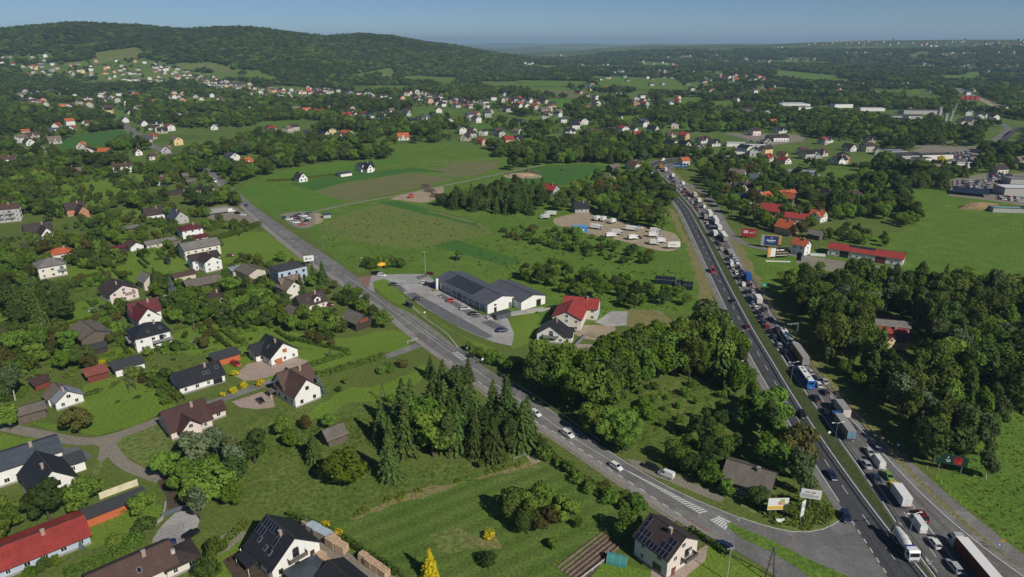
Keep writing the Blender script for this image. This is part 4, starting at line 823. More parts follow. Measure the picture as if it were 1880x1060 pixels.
house('white house with steep maroon roof solar strip and big white gable', [('g', 242, 553, 278, 550, 10, 4.4, 4.6, 42, 12), ('g', 256, 556, 267.5, 566, 9.5, 4.4, 4.6, 138, 11)], W_WHITE, R_MAROON, extras=[dormer(-2.5, .25, 3.2, 1.8, W_WHITE, R_MAROON), solar([(0, 0), (1, 0), (2, 0)], 1, .9, 1.5, 0, -4.2, 3.6)])
house('white two storey house with black pyramid roof and wrap round balcony', [('h', 269, 592, 13.5, 12.5, 42, 6, 3.4)], W_WHITE, R_BLACK, extras=[balcony('y-', 3, 3, 7, 1.6), balcony('x-', -2, 3, 5, 1.4), skylights([(-1, .35), (3.5, .42)]), panel('x-', 1.5, 4.4, 5, 1.6, W_ORANGE, 'brick_panel'), panel('x-', 1.5, 1.6, 5, 1.6, W_ORANGE, 'brick_panel')])
house('open fronted grey timber barn with wide pale edged roof', [('g', 148, 591, 175, 603, 11.5, 4, 2.4, 138, 16)], W_WOOD, R_GREYBR, 'barn', 'barn', win=0, chim=0)
house('low black flat roofed shed below the open grey barn', [('m', 166, 637, 11, 6, 42, 2.3, .5)], W_DARKWOOD, R_FELT, 'shed', 'shed', win=0)
house('white garage with black flat roof beside yellow shrubs', [('m', 233, 664, 10.5, 7.5, 42, 2.8, .7)], W_WHITE, R_FELT, 'garage', 'garage', win=0)
house('rust red garden shed with flat red roof behind trees', [('m', 175, 678, 7.5, 6.5, 42, 2.8, .7)], W_REDWOOD, R_RUST, 'shed', 'shed', win=0)
house('small white cottage with grey blue sheet roof half brown', [('g', 104, 706, 133, 719, 9, 2.8, 3.2, 138, 6), ('g', 97, 703, 113, 710, 9, 2.8, 3.15, 138, 6)], W_WHITE, [R_STEEL, R_TAN])
house('dark red timber shed hidden by branches near the white cottage', [('m', 72, 696, 7, 5.5, 138, 2.4, .5)], W_REDWOOD, R_BROWN, 'shed', 'shed', win=0)
house('old timber granary on a pale stone base at the lane', [('g', 36, 747, 68, 738, 6, 3, 1.8, 42, 8.5)], W_WOOD, R_GREYBR, 'granary', 'granary', win=0, chim=0)
house('long white bungalow with broad black roof and three skylights', [('g', 316, 684, 400, 662, 11.5, 2.9, 3.6, 42, 16)], W_WHITE, R_BLACK, chim=2, extras=[skylights([(1.5, .45), (2.9, .45), (6, .6)]), panel('y-', 5, 1.3, 3, 2, M_PANE, 'glass_door')])
house('white gabled house with black roof orange garage doors and paved drive', [('g', 487, 615, 521, 627, 12, 3.3, 4.6, 138, 13), ('g', 464, 632, 495, 623, 8, 3, 3.4, 42, 9)], W_WHITE, R_BLACK, extras=[panel('x+', -2.4, 1.2, 2.6, 2.2, M_GAR, 'garage_door'), panel('x-', 0, 1.2, 3.4, 2.3, M_GAR, 'garage_door'), panel('x+', .4, 4.6, 1.4, 1.5, M_GAR, 'shutter'), skylights([(0, .5)])])
house('low garage with rounded black roof and orange wall beside the bungalow', [('m', 412, 648, 10, 7, 42, 2.7, .5)], W_ORPLANK, R_FELT, 'garage', 'garage', win=0)
house('white house with big brown cross gable roof and grey porch', [('g', 515, 678, 560, 674, 10.5, 4, 5, 42, 12), ('g', 535, 678, 552, 693, 10.5, 4, 5, 138, 13)], W_WHITE, R_BROWN, extras=[dormer(-3.6, .2, 1.6, 1.6, W_WHITE, R_BROWN), dormer(-1, .2, 1.6, 1.6, W_WHITE, R_BROWN), canopy('x-', -2, 2.6, 3.4, 3, R_GREYBR)], fr=M_FRAMEB)
house('low house with dark maroon brown hipped roof beside the birches', [('g', 318, 747, 352, 740, 13, 2.8, 4.6, 42, 13), ('g', 332, 752, 338, 768, 7, 2.8, 3.2, 138, 11), ('g', 366, 745, 392, 742, 7, 2.6, 2, 42, 10)], W_PINK, roof_mat('maroon brown tiles', (.080, .038, .038)))
house('small grey roofed cottage alone among the wild garden trees', [('g', 598, 782, 622, 782, 6.5, 2.4, 2.6, 42, 7)], W_WOOD, R_GREYBR, 'cottage', 'cottage', win=0, chim=0)
house('white house with steep black roof beside the lane junction', [('g', 62, 834, 98, 857, 11, 4.4, 5, 138, 14)], W_WHITE, R_BLACK, extras=[panel('x+', .5, 5.2, 1.6, 1.4, M_PANE, 'double_window')])
house('long white house with dark slate roof behind the steep black roofed house', [('g', -20, 842, 74, 804, 12, 5, 2.4, 42, 20), ('m', 128, 842, 7, 6, 42, 3, .6)], W_WHITE, [R_SLATE, R_FELT], chim=2)
house('long black flat roofed garage with orange front wall', [('m', 210, 922, 14.5, 5, 42, 2.7, .35)], W_ORPLANK, R_FELT, 'garage', 'garage', win=0)
house('long bright red sheet roofed house at the lower left edge', [('g', -40, 1012, 108, 969, 13, 2.5, 2.2, 42, 26)], W_BLUE, R_RED, chim=1)
house('low brown tiled bungalow with brick chimneys behind garden trees', [('g', 180, 1050, 288, 998, 11, 2.8, 3.2, 42, 17), ('h', 325, 1010, 8, 8, 42, 2.6, 1.4)], W_CREAM, [R_BROWN, R_DKBROWN], chim=2, extras=[skylights([(1, .4)])])
house('white house with black roof carrying two rows of solar panels', [('g', 481, 945, 549, 987, 13, 3.2, 5.2, 138, 12.5)], W_WHITE, R_BLACK, chim=1, fr=M_FRAMEB, extras=[
  solar([(c, 1) for c in range(8)] + [(0, 0), (1, 0), (2, 0), (7, 0), (7, -1)], 1, 1.05, 1.95, 0, -5.4, 4.2), skylights([(-2.8, .42), (0.3, .36), (2.4, .34)]), balcony('x+', 0, 3.0, 4.4, 1.4, col=W_WOOD), canopy('y-', -2.5, 2.7, 6, 3, R_BLACK)])
house('low garage with dark grey hipped roof in front of the panelled white house', [('h', 562, 1040, 8, 7, 42, 2.6, 1.2)], W_WHITE, R_SLATE, 'garage', 'garage', win=0, chim=0)
house('low black roofed store beside the timber stacks', [('g', 612, 1050, 650, 1055, 8, 2.8, 1.8, 138, 12)], W_GREY, R_BLACK, 'store', 'store', win=0, chim=0)
house('pale pink house with grey brown roof and two solar panel groups by the road', [('g', 1194, 951, 1259, 976, 11.5, 5.4, 3.8, 128, 10.6)], W_PINK, R_DKBROWN, chim=2, extras=[
  solar([(c, 0) for c in range(9)] + [(0, 1), (1, 1), (2, 1), (0, 2), (6, 1), (7, 1), (8, 1), (7, 2), (8, 2), (0, 3)], 1, 1.02, 1.62, 0, -4.2, .15), balcony('x+', 1.5, 2.7, 4, 1.6, col=W_WOOD), panel('y-', 2, 1.5, 2.4, 1.8, M_PANE, 'glass_door'), panel('x+', -3, 1.1, 1.2, 2.1, M_DOOR, 'door')])
house('dark weathered bungalow roof among the trees between the roads', [('g', 1345, 842, 1415, 868, 12, 3, 3, 150, 13)], W_WOOD, R_GREYBR, chim=1)
# ---- around the meadow
house('white gabled house with brown roof behind a long hedge', [('g', 556, 317, 545, 316, 9, 3, 4.6, 138, 10)], W_WHITE, R_DKBROWN)
house('white house with black steep roof and dormers at the field edge', [('g', 653, 298, 686, 297, 11, 3, 5, 42, 15), ('g', 672, 298, 677, 303, 8, 3, 4.6, 138, 9)], W_WHITE, R_BLACK, extras=[dormer(-4, .2, 3, 2.2, W_WHITE, R_BLACK)])
house('low dark garage with white front beside the black roofed house', [('m', 632, 316, 12, 8, 42, 2.8, .6)], W_WHITE, R_SLATE, 'garage', 'garage', win=0)
house('small grey site hut with flat roof by the parked cars', [('m', 600, 392, 6, 4, 20, 2.6, .4)], W_GREY, R_SLATE, 'hut', 'hut', win=0)
house('white house with bright red roof beside the conifer block', [('g', 1004, 336, 1020, 340, 9, 4, 4, 138, 12)], W_GREY, R_RED)
house('brown timber barn beside the bend of the motorway', [('g', 1118, 303, 1133, 300, 9, 5, 2.4, 42)], W_WOOD, R_GREYBR, 'barn', 'barn', win=0, chim=0)
house('yellowish house with grey brown roof standing below the brown barn', [('g', 1108, 320, 1124, 322, 10, 5, 3, 138, 12)], W_YEL, R_TAN)
house('cream house with broad brown roof beside the motorway bend', [('g', 1154, 295, 1172, 293, 10, 4, 3.4, 42, 15), ('g', 1160, 296, 1166, 299, 8, 4, 3.2, 138, 10)], W_CREAM, R_BROWN)
house('black roofed house deep in trees above the lorry yard', [('g', 1052, 371, 1080, 370, 10, 3, 4, 10)], W_GREY, R_BLACK)
house('grey roofed white outbuilding beside the motorway lay-by', [('g', 1205, 382, 1226, 384, 8, 3, 1.4, 160)], W_WHITE, R_GREY, 'outbuilding', 'outbuilding', win=0, chim=0)
# ---- right of the motorway
house('long red roofed white workshop with brick red doors and solar strip', [('g', 1527, 446, 1660, 463, 12, 4, 2.3, 145, 38)], W_WHITE, R_RED, 'workshop', 'workshop', chim=0, extras=[panel('y-', -10, 1.8, 4.5, 3.4, M_BLACKP, 'garage_door'), panel('y-', 8, 1.8, 5, 3.4, mat('brick red door', (.16, .035, .03), .7, .1, 1), 'garage_door'), solar([(c, 0) for c in range(12)], 1, 1.1, 1.9, 0, -8, 4.3)])
house('narrow white two storey house with orange red roof beside the black billboard', [('g', 1466, 436, 1480, 440, 8, 5.8, 3.2, 130, 9)], W_WHITE, R_ORANGE)
house('salmon house with steep orange red roof above the blue billboard', [('g', 1438, 402, 1454, 404, 11, 4.5, 4.4, 130, 11)], W_SALMON, R_ORANGE)
house('white house with long red roof behind the salmon house', [('g', 1446, 389, 1482, 392, 9, 4.4, 3, 150, 15)], W_WHITE, R_RED)
house('white house with orange red cross gable roof and dark porch', [('g', 1500, 383, 1508, 388, 9, 4, 3.6, 130, 10), ('g', 1494, 388, 1516, 386, 9, 4, 3, 42, 13)], W_WHITE, R_ORANGE)
house('dark timber house with broad orange red roof among orchard trees', [('g', 1430, 349, 1460, 348, 11, 4, 4, 20, 14), ('g', 1446, 351, 1452, 356, 8, 4, 3.8, 130, 10)], W_DARKWOOD, R_ORANGE)
house('white house with black roof beside the brown barn', [('g', 1512, 347, 1528, 349, 9, 3, 4, 138, 11)], W_WHITE, R_BLACK)
house('brown roofed timber barn in the meadow orchard', [('g', 1557, 350, 1586, 350, 9, 4, 2, 15)], W_WOOD, R_BROWN, 'barn', 'barn', win=0, chim=0)
house('grey boarded shed with steep roof behind the narrow white house', [('g', 1492, 420, 1506, 424, 7, 3, 2.6, 130, 9)], W_WOOD, R_GREY, 'shed', 'shed', win=0, chim=0)
house('unfinished orange brick building under a long blue grey roof', [('m', 1466, 313, 30, 10, 165, 4, .8), ('m', 1497, 321, 8, 8, 165, 3.6, .5)], W_ORANGE, R_STEEL, 'building', 'building', win=0)
house('white house with black roof beside the garden hedge near the dealers', [('g', 1532, 286, 1550, 285, 11, 4, 4, 20, 14), ('g', 1540, 286, 1543, 289, 8, 4, 3.6, 110, 9)], W_WHITE, R_BLACK)
house('red roofed cottage with cream walls facing the motorway bend', [('g', 1249, 289, 1264, 288, 9, 4, 3, 20)], W_CREAM, R_ORANGE)
for lab, bl, w, r in [('beige house with brown cross gable near the motorway trees', [('g', 1350, 332, 1378, 334, 10, 4, 4, 15, 17), ('g', 1360, 334, 1362, 338, 8, 4, 3.6, 105, 10)], W_BEIGE, R_DKBROWN),
           ('white house with dark grey roof below the beige cross gabled house', [('g', 1365, 354, 1372, 356, 10, 3, 4, 120, 12)], W_WHITE, R_SLATE), ('cream house with dark grey roof behind the beige cross gabled house', [('g', 1376, 318, 1398, 317, 10, 4, 4, 15, 14)], W_CREAM, R_SLATE),
           ('cream house with faded brown roof partly hidden by tall trees', [('g', 1344, 308, 1366, 312, 10, 4, 4, 150, 14)], W_CREAM, R_TAN), ('low dark roofed white bungalow beside the beige house', [('g', 1330, 336, 1344, 337, 9, 3, 2.4, 15, 12)], W_WHITE, R_SLATE),
           ('white house with maroon roof near the village centre trees', [('g', 1378, 300, 1392, 302, 9, 4, 3.4, 130, 13)], W_WHITE, R_MAROON), ('cream house with brown roof at the lower end of the roadside hamlet', [('g', 1384, 346, 1390, 350, 9, 4, 3, 130, 11)], W_CREAM, R_BROWN)]: house(lab, bl, w, r)
house('red roofed house with grey annex deep in the dark forest', [('g', 1606, 597, 1660, 604, 11, 4, 3.6, 165, 13), ('g', 1624, 602, 1626, 616, 7, 4, 3, 105, 9), ('g', 1610, 585, 1666, 590, 8, 5.4, 1.6, 165, 13)], [W_YEL, W_YEL, W_GREY], [R_RED, R_RED, R_GREY], extras=[solar([(0, 0), (1, 0), (2, 0), (3, 0), (0, 1), (1, 1), (2, 1), (3, 1)], 1, 1.0, 1.6, 0, 2.4, .6)])
# ---- beside the supermarket
house('large red roofed cream hall with white gable and roller doors', [('g', 1037, 542.5, 1101, 548, 11, 5.4, 3.2, 165, 15.5), ('g', 1030, 574, 1062, 548, 13, 5.4, 3.2, 75, 15)], W_CREAM, R_RED, 'hall', 'hall', extras=[panel('x+', 1.8, 2, 3.2, 3.6, mat('pale blue door', (.42, .55, .66), .5, .05, 2), 'garage_door'), panel('x+', -2.2, 2, 3.2, 3.6, mat('pale blue door', (.42, .55, .66)), 'garage_door')])
house('black roofed house with white gables attached below the red hall', [('g', 1006, 602, 1026, 579, 12.5, 3.2, 4.4, 75, 9.5), ('g', 1030, 598, 1042, 602, 6, 3.2, 3, 165, 8)], W_WHITE, R_BLACK, extras=[balcony('x-', 0, 2.8, 6)])
def market_extras(root, bs):
  b = bs[0]
  for k in range(9):
    x = -19 + k * 4.6
    M = b['M'] @ Matrix.Translation((x, -b['Wi'] - .03, 1.8)); w = 3.9
    MB().box((0, 0, 0), (w, .1, 3.0), 0, M).obj('shop_window', [mat('shop glass', (.16, .20, .26), .15, .2, .5, spec=.6) if k != 4 else mat('shop poster', (.22, .10, .20), .6, .5, .8)], root)
house('long low white supermarket with anthracite double gable roof and solar field', [('g', 828, 494.6, 919.5, 546, 17.5, 4.6, 2.3, 128, 44), ('g', 921, 513, 976, 541, 15, 4.2, 2.0, 128, 26)], W_WHITE, R_MARKET, 'supermarket', 'supermarket', win=0, chim=0, extras=[
  market_extras, solar([(c, r) for r in range(5) for c in range(22)], 1, 1.05, 1.45, 0, -13.5, 1.6, .05), panel('x+', -4, 1.1, 1.3, 2.2, M_BLACKP, 'door'), panel('x+', -4, 3.3, 1.2, .8, M_BLACKP, 'vent'), panel('x+', 4.2, 1.3, 1.6, 2.6, mat('grey steel door', (.16, .16, .17), .5, 0), 'door'), panel('x+', 3, 1.6, 2.6, 3, M_BLACKP, 'loading_door', 1)])
m = MB(); a, b = P(890, 582), P(996, 566); d = (b - a).normalized(); n_v = Vector((-d.y, d.x, 0))
M = Matrix.Translation((a + b) / 2 + Vector((d.y, -d.x, 0)) * 2.0) @ Matrix.Rotation(math.atan2(d.y, d.x), 4, 'Z')
m = MB(); m.box((0, 0, .35), ((b - a).length, 3.4, .7), 0, M); m.box((10, -1.6, .9), (12, .3, 1.0), 0, M); tag(m.obj('delivery_ramp', [M_CONC]), 'pale concrete delivery ramp along the white supermarket gable', 'ramp')
def bin_store(px, py):
  c = P(px, py); t = empty('bin_store', c, R(38), label='grey slatted bin store on the car park edge', cat='bin store')
  for i in range(3): MB().box((-2.6 + i * 2.6, -1.6, 1.1), (2.5, .1, 2.1)).obj('door', [mat('dark grey cladding', (.09, .10, .115), .6, .1, 2)], t)
  m = MB(); m.box((0, 1.6, 1.1), (7.8, .1, 2.2)); m.box((-3.9, 0, 1.1), (.1, 3.1, 2.2)); m.box((3.9, 0, 1.1), (.1, 3.1, 2.2)); m.obj('wall', [mat('dark grey cladding', (.09, .10, .115))], t)
  MB().box((0, 0, 2.28), (8.1, 3.5, .14)).obj('roof', [R_FELT], t)
bin_store(921, 583)
# ---- dealer halls far right
for lab, bl, w, r in [('grey flat roofed dealer hall beside the rows of parked cars', ('f', 1668, 283, 30, 20, 10, 5, 0), W_GREY, R_FELT), ('long grey dealer hall with dark window band', ('f', 1715, 283, 34, 12, 8, 5.5, 0), W_CREAM, R_FELT),
           ('white flat roofed hall below the car lot', ('f', 1768, 299, 30, 9, 175, 4, 0), W_WHITE, R_WHITE), ('white roofed grey dealer hall at the right edge', ('f', 1885, 343, 40, 16, 175, 6, 0), W_GREY, R_WHITE),
           ('low grey hall at the right edge behind the car lot', ('f', 1878, 327, 26, 14, 175, 5, 0), W_GREY, mat('grey flat roof', (.2, .2, .21), .8, .1, .5)), ('timber framed villa with pale roof edges near the dealers', ('g', 1822, 302, 1850, 303, 11, 4, 3.4, 10), W_CREAM, R_DKBROWN),
           ('salmon cottage in a hedged garden beside the yellow tree', ('g', 1705, 301, 1728, 301, 9, 3, 3, 10), W_SALMON, R_TAN), ('long pale industrial hall with white roof beyond the hamlet', ('f', 1445, 190, 70, 34, 5, 7, 0), W_WHITE, R_WHITE),
           ('grey industrial hall with white lower roof behind the village', ('f', 1465, 196, 40, 30, 5, 6, 0), W_WHITE, mat('grey flat roof', (.2, .2, .21))), ('white industrial hall beside the woods on the right', ('f', 1545, 191, 34, 18, 5, 6, 0), W_WHITE, R_SLATE),
           ('dark long industrial hall right of the white hall', ('f', 1690, 202, 60, 20, 175, 6, 0), W_GREY, R_FELT), ('pale long industrial hall between tree belts', ('f', 1600, 198, 40, 14, 175, 5, 0), W_WHITE, R_WHITE), ('dark roofed motel beside the parked lorries beyond the hamlet', ('g', 1408, 247, 1446, 247, 14, 5, 3, 5), W_WHITE, R_DKBROWN), ('low pale workshop behind the dark roofed motel', ('f', 1385, 266, 26, 12, 170, 4, 0), W_WHITE, R_WHITE), ('white shed with pale roof beside the hamlet car yard', ('f', 1352, 262, 22, 12, 170, 4, 0), W_WHITE, R_WHITE), ('long pale glasshouse beyond the hamlet', ('f', 1372, 278, 26, 8, 165, 3, 0), W_WHITE, R_STEEL), ('grey workshop roof beside the dealer road', ('f', 1640, 276, 24, 14, 5, 4, 0), W_GREY, R_STEEL), ('low white store between the dealer halls', ('f', 1692, 290, 16, 9, 5, 4, 0), W_WHITE, R_FELT), ('pale flat roofed store at the silo yard', ('f', 1760, 228, 40, 16, 175, 6, 0), W_CREAM, R_WHITE), ('dark roofed hall left of the silo yard', ('f', 1660, 212, 46, 16, 175, 6, 0), W_GREY, R_SLATE), ('teal roofed shelter below the solar carport', ('f', 1848, 381, 20, 7, 172, 3, 0), W_GREY, mat('teal roof', (.20, .34, .33), .6, .1, .5))]:
  house(lab, [bl], w, r, 'hall' if bl[0] == 'f' else 'house', 'hall' if bl[0] == 'f' else 'house', win=1 if bl[0] == 'g' else 0, chim=0)
def carport():
  c = P(1781, 357); a = P(1747, 365); b = P(1818, 372); d = b - a; yaw = math.atan2(d.y, d.x)
  t = empty('solar_carport', (c.x, c.y, 0), yaw, label='wide dark solar panel carport below the dealer car lot', cat='carport')
  L = d.length
  MB().box((0, 0, 3.0), (L, 17, .12), 0, Matrix.Rotation(R(4), 4, 'X')).obj('panel_roof', [M_SOLAR], t)
  m = MB()
  for i in range(6):
    for s in (-6, 6): m.tube((-L / 2 + 2 + i * (L - 4) / 5, s, 0), (-L / 2 + 2 + i * (L - 4) / 5, s, 3), .12)
  tag(m.obj('posts', [M_STEEL], t), kind='stuff')
  HOUSES.append((c.x, c.y, yaw, L / 2, 9))
carport()
# ---- far village: simple houses (walls and roof each), the largest as things, the rest as one mass
FAR = [(10, 100, 105, 140, 16), (125, 118, 170, 138, 12), (165, 112, 300, 160, 46), (300, 120, 400, 165, 46), (400, 150, 560, 188, 60), (560, 162, 720, 190, 46), (720, 165, 900, 208, 50), (900, 172, 1030, 212, 32), (0, 160, 70, 195, 8), (60, 165, 150, 205, 16), (150, 170, 260, 212, 22),
   (1110, 130, 1250, 146, 34), (1250, 140, 1405, 156, 26), (1060, 172, 1250, 206, 24), (1330, 175, 1440, 218, 12), (940, 100, 1000, 113, 16), (1020, 102, 1055, 120, 8), (1060, 108, 1130, 120, 8), (1150, 108, 1260, 122, 14), (1220, 122, 1245, 132, 8), (1345, 108, 1400, 126, 14),
   (1410, 108, 1470, 130, 12), (1500, 94, 1640, 106, 16), (1500, 118, 1800, 136, 16), (1730, 92, 1790, 112, 12), (1480, 74, 1880, 86, 60), (1250, 92, 1330, 104, 10), (1400, 145, 1470, 165, 6), (1510, 152, 1640, 176, 14), (60, 120, 110, 130, 6), (0, 108, 12, 125, 3), (1040, 225, 1250, 262, 13), (1250, 240, 1420, 300, 9), (1420, 262, 1640, 300, 7), (0, 200, 330, 290, 26), (440, 235, 660, 258, 8), (840, 235, 960, 272, 9), (1080, 142, 1420, 172, 30), (1640, 160, 1880, 230, 18), (950, 104, 1400, 135, 70), (1400, 88, 1880, 135, 80), (560, 190, 760, 230, 14), (760, 200, 1040, 235, 18), (300, 165, 460, 205, 16)]
FARX = [(290, 232, 'w', 'd'), (313, 240, 'w', 'r'), (282, 238, 'w', 'b'), (105, 236, 'w', 'r'), (133, 240, 'w', 'r'), (158, 229, 'w', 'd'), (394, 238, 'w', 's'), (456, 202, 'w', 'd'), (541, 240, 'c', 'b'), (562, 252, 'c', 'b'), (595, 252, 'w', 'd'), (637, 249, 'w', 'o'), (586, 208, 'w', 'r'), (545, 204, 'w', 't'), (672, 214, 'w', 'r'), (702, 213, 'w', 'b'), (704, 226, 'B', 'u'), (740, 257, 'w', 'o'), (855, 258, 'c', 'b'), (885, 266, 'o', 'r'), (950, 245, 'w', 't'), (1045, 245, 'w', 'd'), (1125, 247, 'w', 'b'), (1162, 245, 'w', 'd'), (1198, 242, 'w', 'd'), (1255, 256, 'o', 'r'), (1134, 222, 'w', 'd'), (780, 220, 'w', 's'), (862, 218, 'w', 's'), (118, 200, 'w', 'o'), (118, 182, 'w', 'b'), (185, 175, 'w', 'b'), (198, 200, 'w', 'd'), (250, 180, 'w', 'r'), (283, 190, 'o', 'o'), (10, 182, 'w', 'o'), (55, 193, 'c', 't'), (452, 304, 'w', 'o'), (428, 297, 'w', 's'), (1182, 270, 'c', 'b'), (1232, 268, 'w', 'd'), (1418, 230, 'o', 'o'), (1430, 244, 'w', 'd'), (1517, 262, 'w', 'b'), (1408, 296, 'w', 'r'), (1500, 290, 'w', 'd'), (1480, 292, 'g', 'd'), (1590, 278, 'c', 'b'), (1612, 284, 'c', 't'), (1558, 277, 'w', 'b'), (1870, 300, 'c', 't'), (1330, 300, 'w', 't'), (1310, 268, 'w', 'd'), (1290, 262, 'w', 'b'), (1440, 300, 'w', 'r'), (1402, 372, 'c', 'o'), (1415, 395, 'o', 'r')]
WC = {'w': mat('weathered white render', (.66, .65, .62), .8, .12, .3), 'c': mat('weathered cream render', (.46, .42, .36), .85, .12, .3), 'o': W_SALMON, 'g': W_GREY, 'B': W_BLUE, 'p': W_PINK, 'y': W_YEL}; RC = {'d': R_BLACK, 'b': R_DKBROWN, 'r': R_RED, 'o': R_ORANGE, 't': R_TAN, 's': R_SLATE, 'u': R_BLUE, 'n': R_BROWN}
WN = {'w': 'white', 'c': 'cream', 'o': 'salmon', 'g': 'grey', 'B': 'pale blue', 'p': 'pale pink', 'y': 'yellow'}; RN = {'d': 'black', 'b': 'dark brown', 'r': 'red', 'o': 'orange', 't': 'tan', 's': 'slate grey', 'u': 'blue', 'n': 'brown'}
def far_mesh(v):
  k = ('far', v)
  if k not in MESHES:
    L, W, e, r = [(6, 4.5, 3.4, 4), (5.5, 5, 5.6, 3), (8, 5, 3.2, 3.6), (5, 5, 6, 2.6)][v]; w = MB(); oh = .5; Li, Wi = L - oh, W - oh; zi = e + r * oh / W - .05
    for s in (1, -1):
      w.face([(-Li * s, -Wi * s, -2.5), (Li * s, -Wi * s, -2.5), (Li * s, -Wi * s, zi), (-Li * s, -Wi * s, zi)]); w.face([(s * Li, -Wi * s, -2.5), (s * Li, Wi * s, -2.5), (s * Li, Wi * s, zi), (s * Li, 0, e + r - .1), (s * Li, -Wi * s, zi)])
    g = MB()
    for s in (1, -1): slab(g, [(-L * s, -W * s, e), (L * s, -W * s, e), (L * s, 0, e + r), (-L * s, 0, e + r)], (s, 0, 0), .2)
    if v in (0, 2):
      g.face([(-1.5, -W - .2, e), (0, -W - .2, e + r * .85), (0, 0, e + r * .85), (-1.5, 0, e)][::1]); g.face([(1.5, -W - .2, e), (1.5, 0, e), (0, 0, e + r * .85), (0, -W - .2, e + r * .85)]); w.face([(-1.3, -W + .1, e - 1), (1.3, -W + .1, e - 1), (1.3, -W + .1, e), (0, -W + .1, e + r * .75), (-1.3, -W + .1, e)])
    p = MB()
    for s in (1, -1):
      for xx in (-Li * .5, Li * .5): p.box((xx, s * Wi, 1.7), (1.3, .12, 1.3))
      p.box((s * Li, 0, e + .6), (.12, 1.3, 1.3)); p.box((s * Li, 1.6, 1.7), (.12, 1.2, 1.3))
    MESHES[k] = (w.mesh('wall', [W_WHITE]), g.mesh('roof', [R_BLACK, M_TRIM]), p.mesh('windows', [M_PANE]))
  return MESHES[k]
far_all = []
for x, y, w, r in FARX: far_all.append((x, y, w, r, random.choice((0, 1, 0, 2))))
for x0, y0, x1, y1, n in FAR:
  for i in range(n):
    t = random.random(); up = (y1 - y0)
    x = x0 + t * (x1 - x0); y = y0 + random.random() * up
    if x0 >= 300 and x1 <= 1030: y = y0 + t * up * .55 + random.random() * up * .45
    far_all.append((x, y, random.choice('wwwwccccpggoy'), random.choice('dddbbbbnnnrottss'), random.randrange(4)))
pts = []
for x, y, w, r, v in far_all:
  p = P(x, y, 0 if y > 255 else 0.0)
  if any((p.x - q[0].x) ** 2 + (p.y - q[0].y) ** 2 < 150 for q in pts): continue
  p.z = float(terrain(p.x, p.y)) - .2
  pts.append((p, w, r, v, x, y))
pts.sort(key=lambda q: q[0].length)
FAR_INDIV = 215; mass = {}
def far_zone(x, y):
  if x < 1040: return 'in the village below the wooded hill' if y < 215 else 'among the trees behind the meadows'
  return 'in the hamlets right of the motorway' if y > 160 else 'in the far settlements on the horizon ridge'
for i, (p, w, r, v, x, y) in enumerate(pts):
  yaw = R(random.choice((42, 138, 20, 110, 70)) + random.uniform(-8, 8)); s = random.uniform(.9, 1.2) * (1.0 if p.length < 4500 else 1.3)
  wm, rm, pm = far_mesh(v)
  HOUSES.append((p.x, p.y, yaw, 8, 8))
  if i < FAR_INDIV:
    z = far_zone(x, y); t = empty('house', p, yaw, label='small %s house with %s roof %s' % (WN[w], RN[r], z), cat='house', group='houses ' + z); t.scale = (s, s, s)
    link('wall', wm, t, mat=WC[w]); link('roof', rm, t, mat=RC[r])
    if p.length < 1100: tag(link('windows', pm, t), kind='stuff')
  else:
    M = Matrix.Translation(p) @ Matrix.Rotation(yaw, 4, 'Z') @ Matrix.Scale(s, 4)
    for me, mt in ((wm, WC[w]), (rm, RC[r])):
      for f in me.polygons: mass.setdefault(mt.name, []).append([M @ me.vertices[k].co for k in f.vertices])
mb = MB(); names = list(mass)
for k, n in enumerate(names):
  for f in mass[n]: mb.face(f, k)
tag(mb.obj('distant_houses', [MATS[n] for n in names]), 'scatter of tiny pale houses with dark and red roofs in the distance', 'houses', None, 'stuff')
# ---------------------------------------------------------------- vehicles (built along +x = forward, wheels on z=0)
def paintm(name, col, metal=0.0, rough=.28):
  return mat('car paint ' + name, col, rough, .04, .8, spec=.5, metal=metal, coat=.6)
CP = {'white': (.74, .74, .73), 'black': (.012, .012, .014), 'dark grey': (.045, .047, .052), 'silver': (.42, .43, .45), 'grey': (.16, .165, .17), 'dark blue': (.016, .026, .075), 'blue': (.03, .08, .30), 'red': (.42, .022, .022), 'dark red': (.13, .012, .016), 'green': (.16, .32, .05), 'beige': (.45, .40, .32),
   'orange': (.55, .18, .03), 'light blue': (.18, .30, .42), 'yellow': (.70, .45, .02)}
PM = {k: paintm(k, v) for k, v in CP.items()}
M_GLASS = mat('car glass', (.010, .012, .015), .06, 0, spec=.7); M_TYRE = mat('tyre rubber', (.016, .016, .017), .85, 0); M_RIM = mat('alloy rim', (.35, .35, .36), .35, 0, metal=.7); M_LAMP = mat('headlight glass', (.70, .72, .74), .1, 0, spec=.7); M_TAIL = mat('tail light', (.35, .012, .010), .25, 0, spec=.5)
M_PLATE = mat('number plate', (.68, .68, .66), .5, 0); M_CHASS = mat('dark chassis', (.03, .03, .032), .7, .1, 2); M_BUMP = mat('grey bumper', (.09, .09, .095), .6, 0); M_TARPG = mat('grey tarpaulin', (.30, .29, .275), .6, .1, 1); M_TARPT = mat('tan tarpaulin', (.30, .19, .09), .6, .12, 1); M_TARPR = mat('dark red tarpaulin', (.115, .012, .014), .5, .1, 1)
M_BOXW = mat('white box body', (.74, .73, .71), .5, .05, 1); M_BOXB = mat('blue tarpaulin cover', (.02, .085, .36), .5, .1, 1); M_BOXP = mat('pale pink box body', (.68, .60, .56), .5, .05, 1); M_DRUM = mat('cream mixer drum', (.62, .61, .57), .5, .1, 1.2); M_BUSB = mat('bright blue bus paint', (.02, .16, .52), .25, .05, 1, coat=.5); M_BUSC = mat('cream bus paint', (.66, .63, .55), .3, .04, 1, coat=.5)
VM = {}
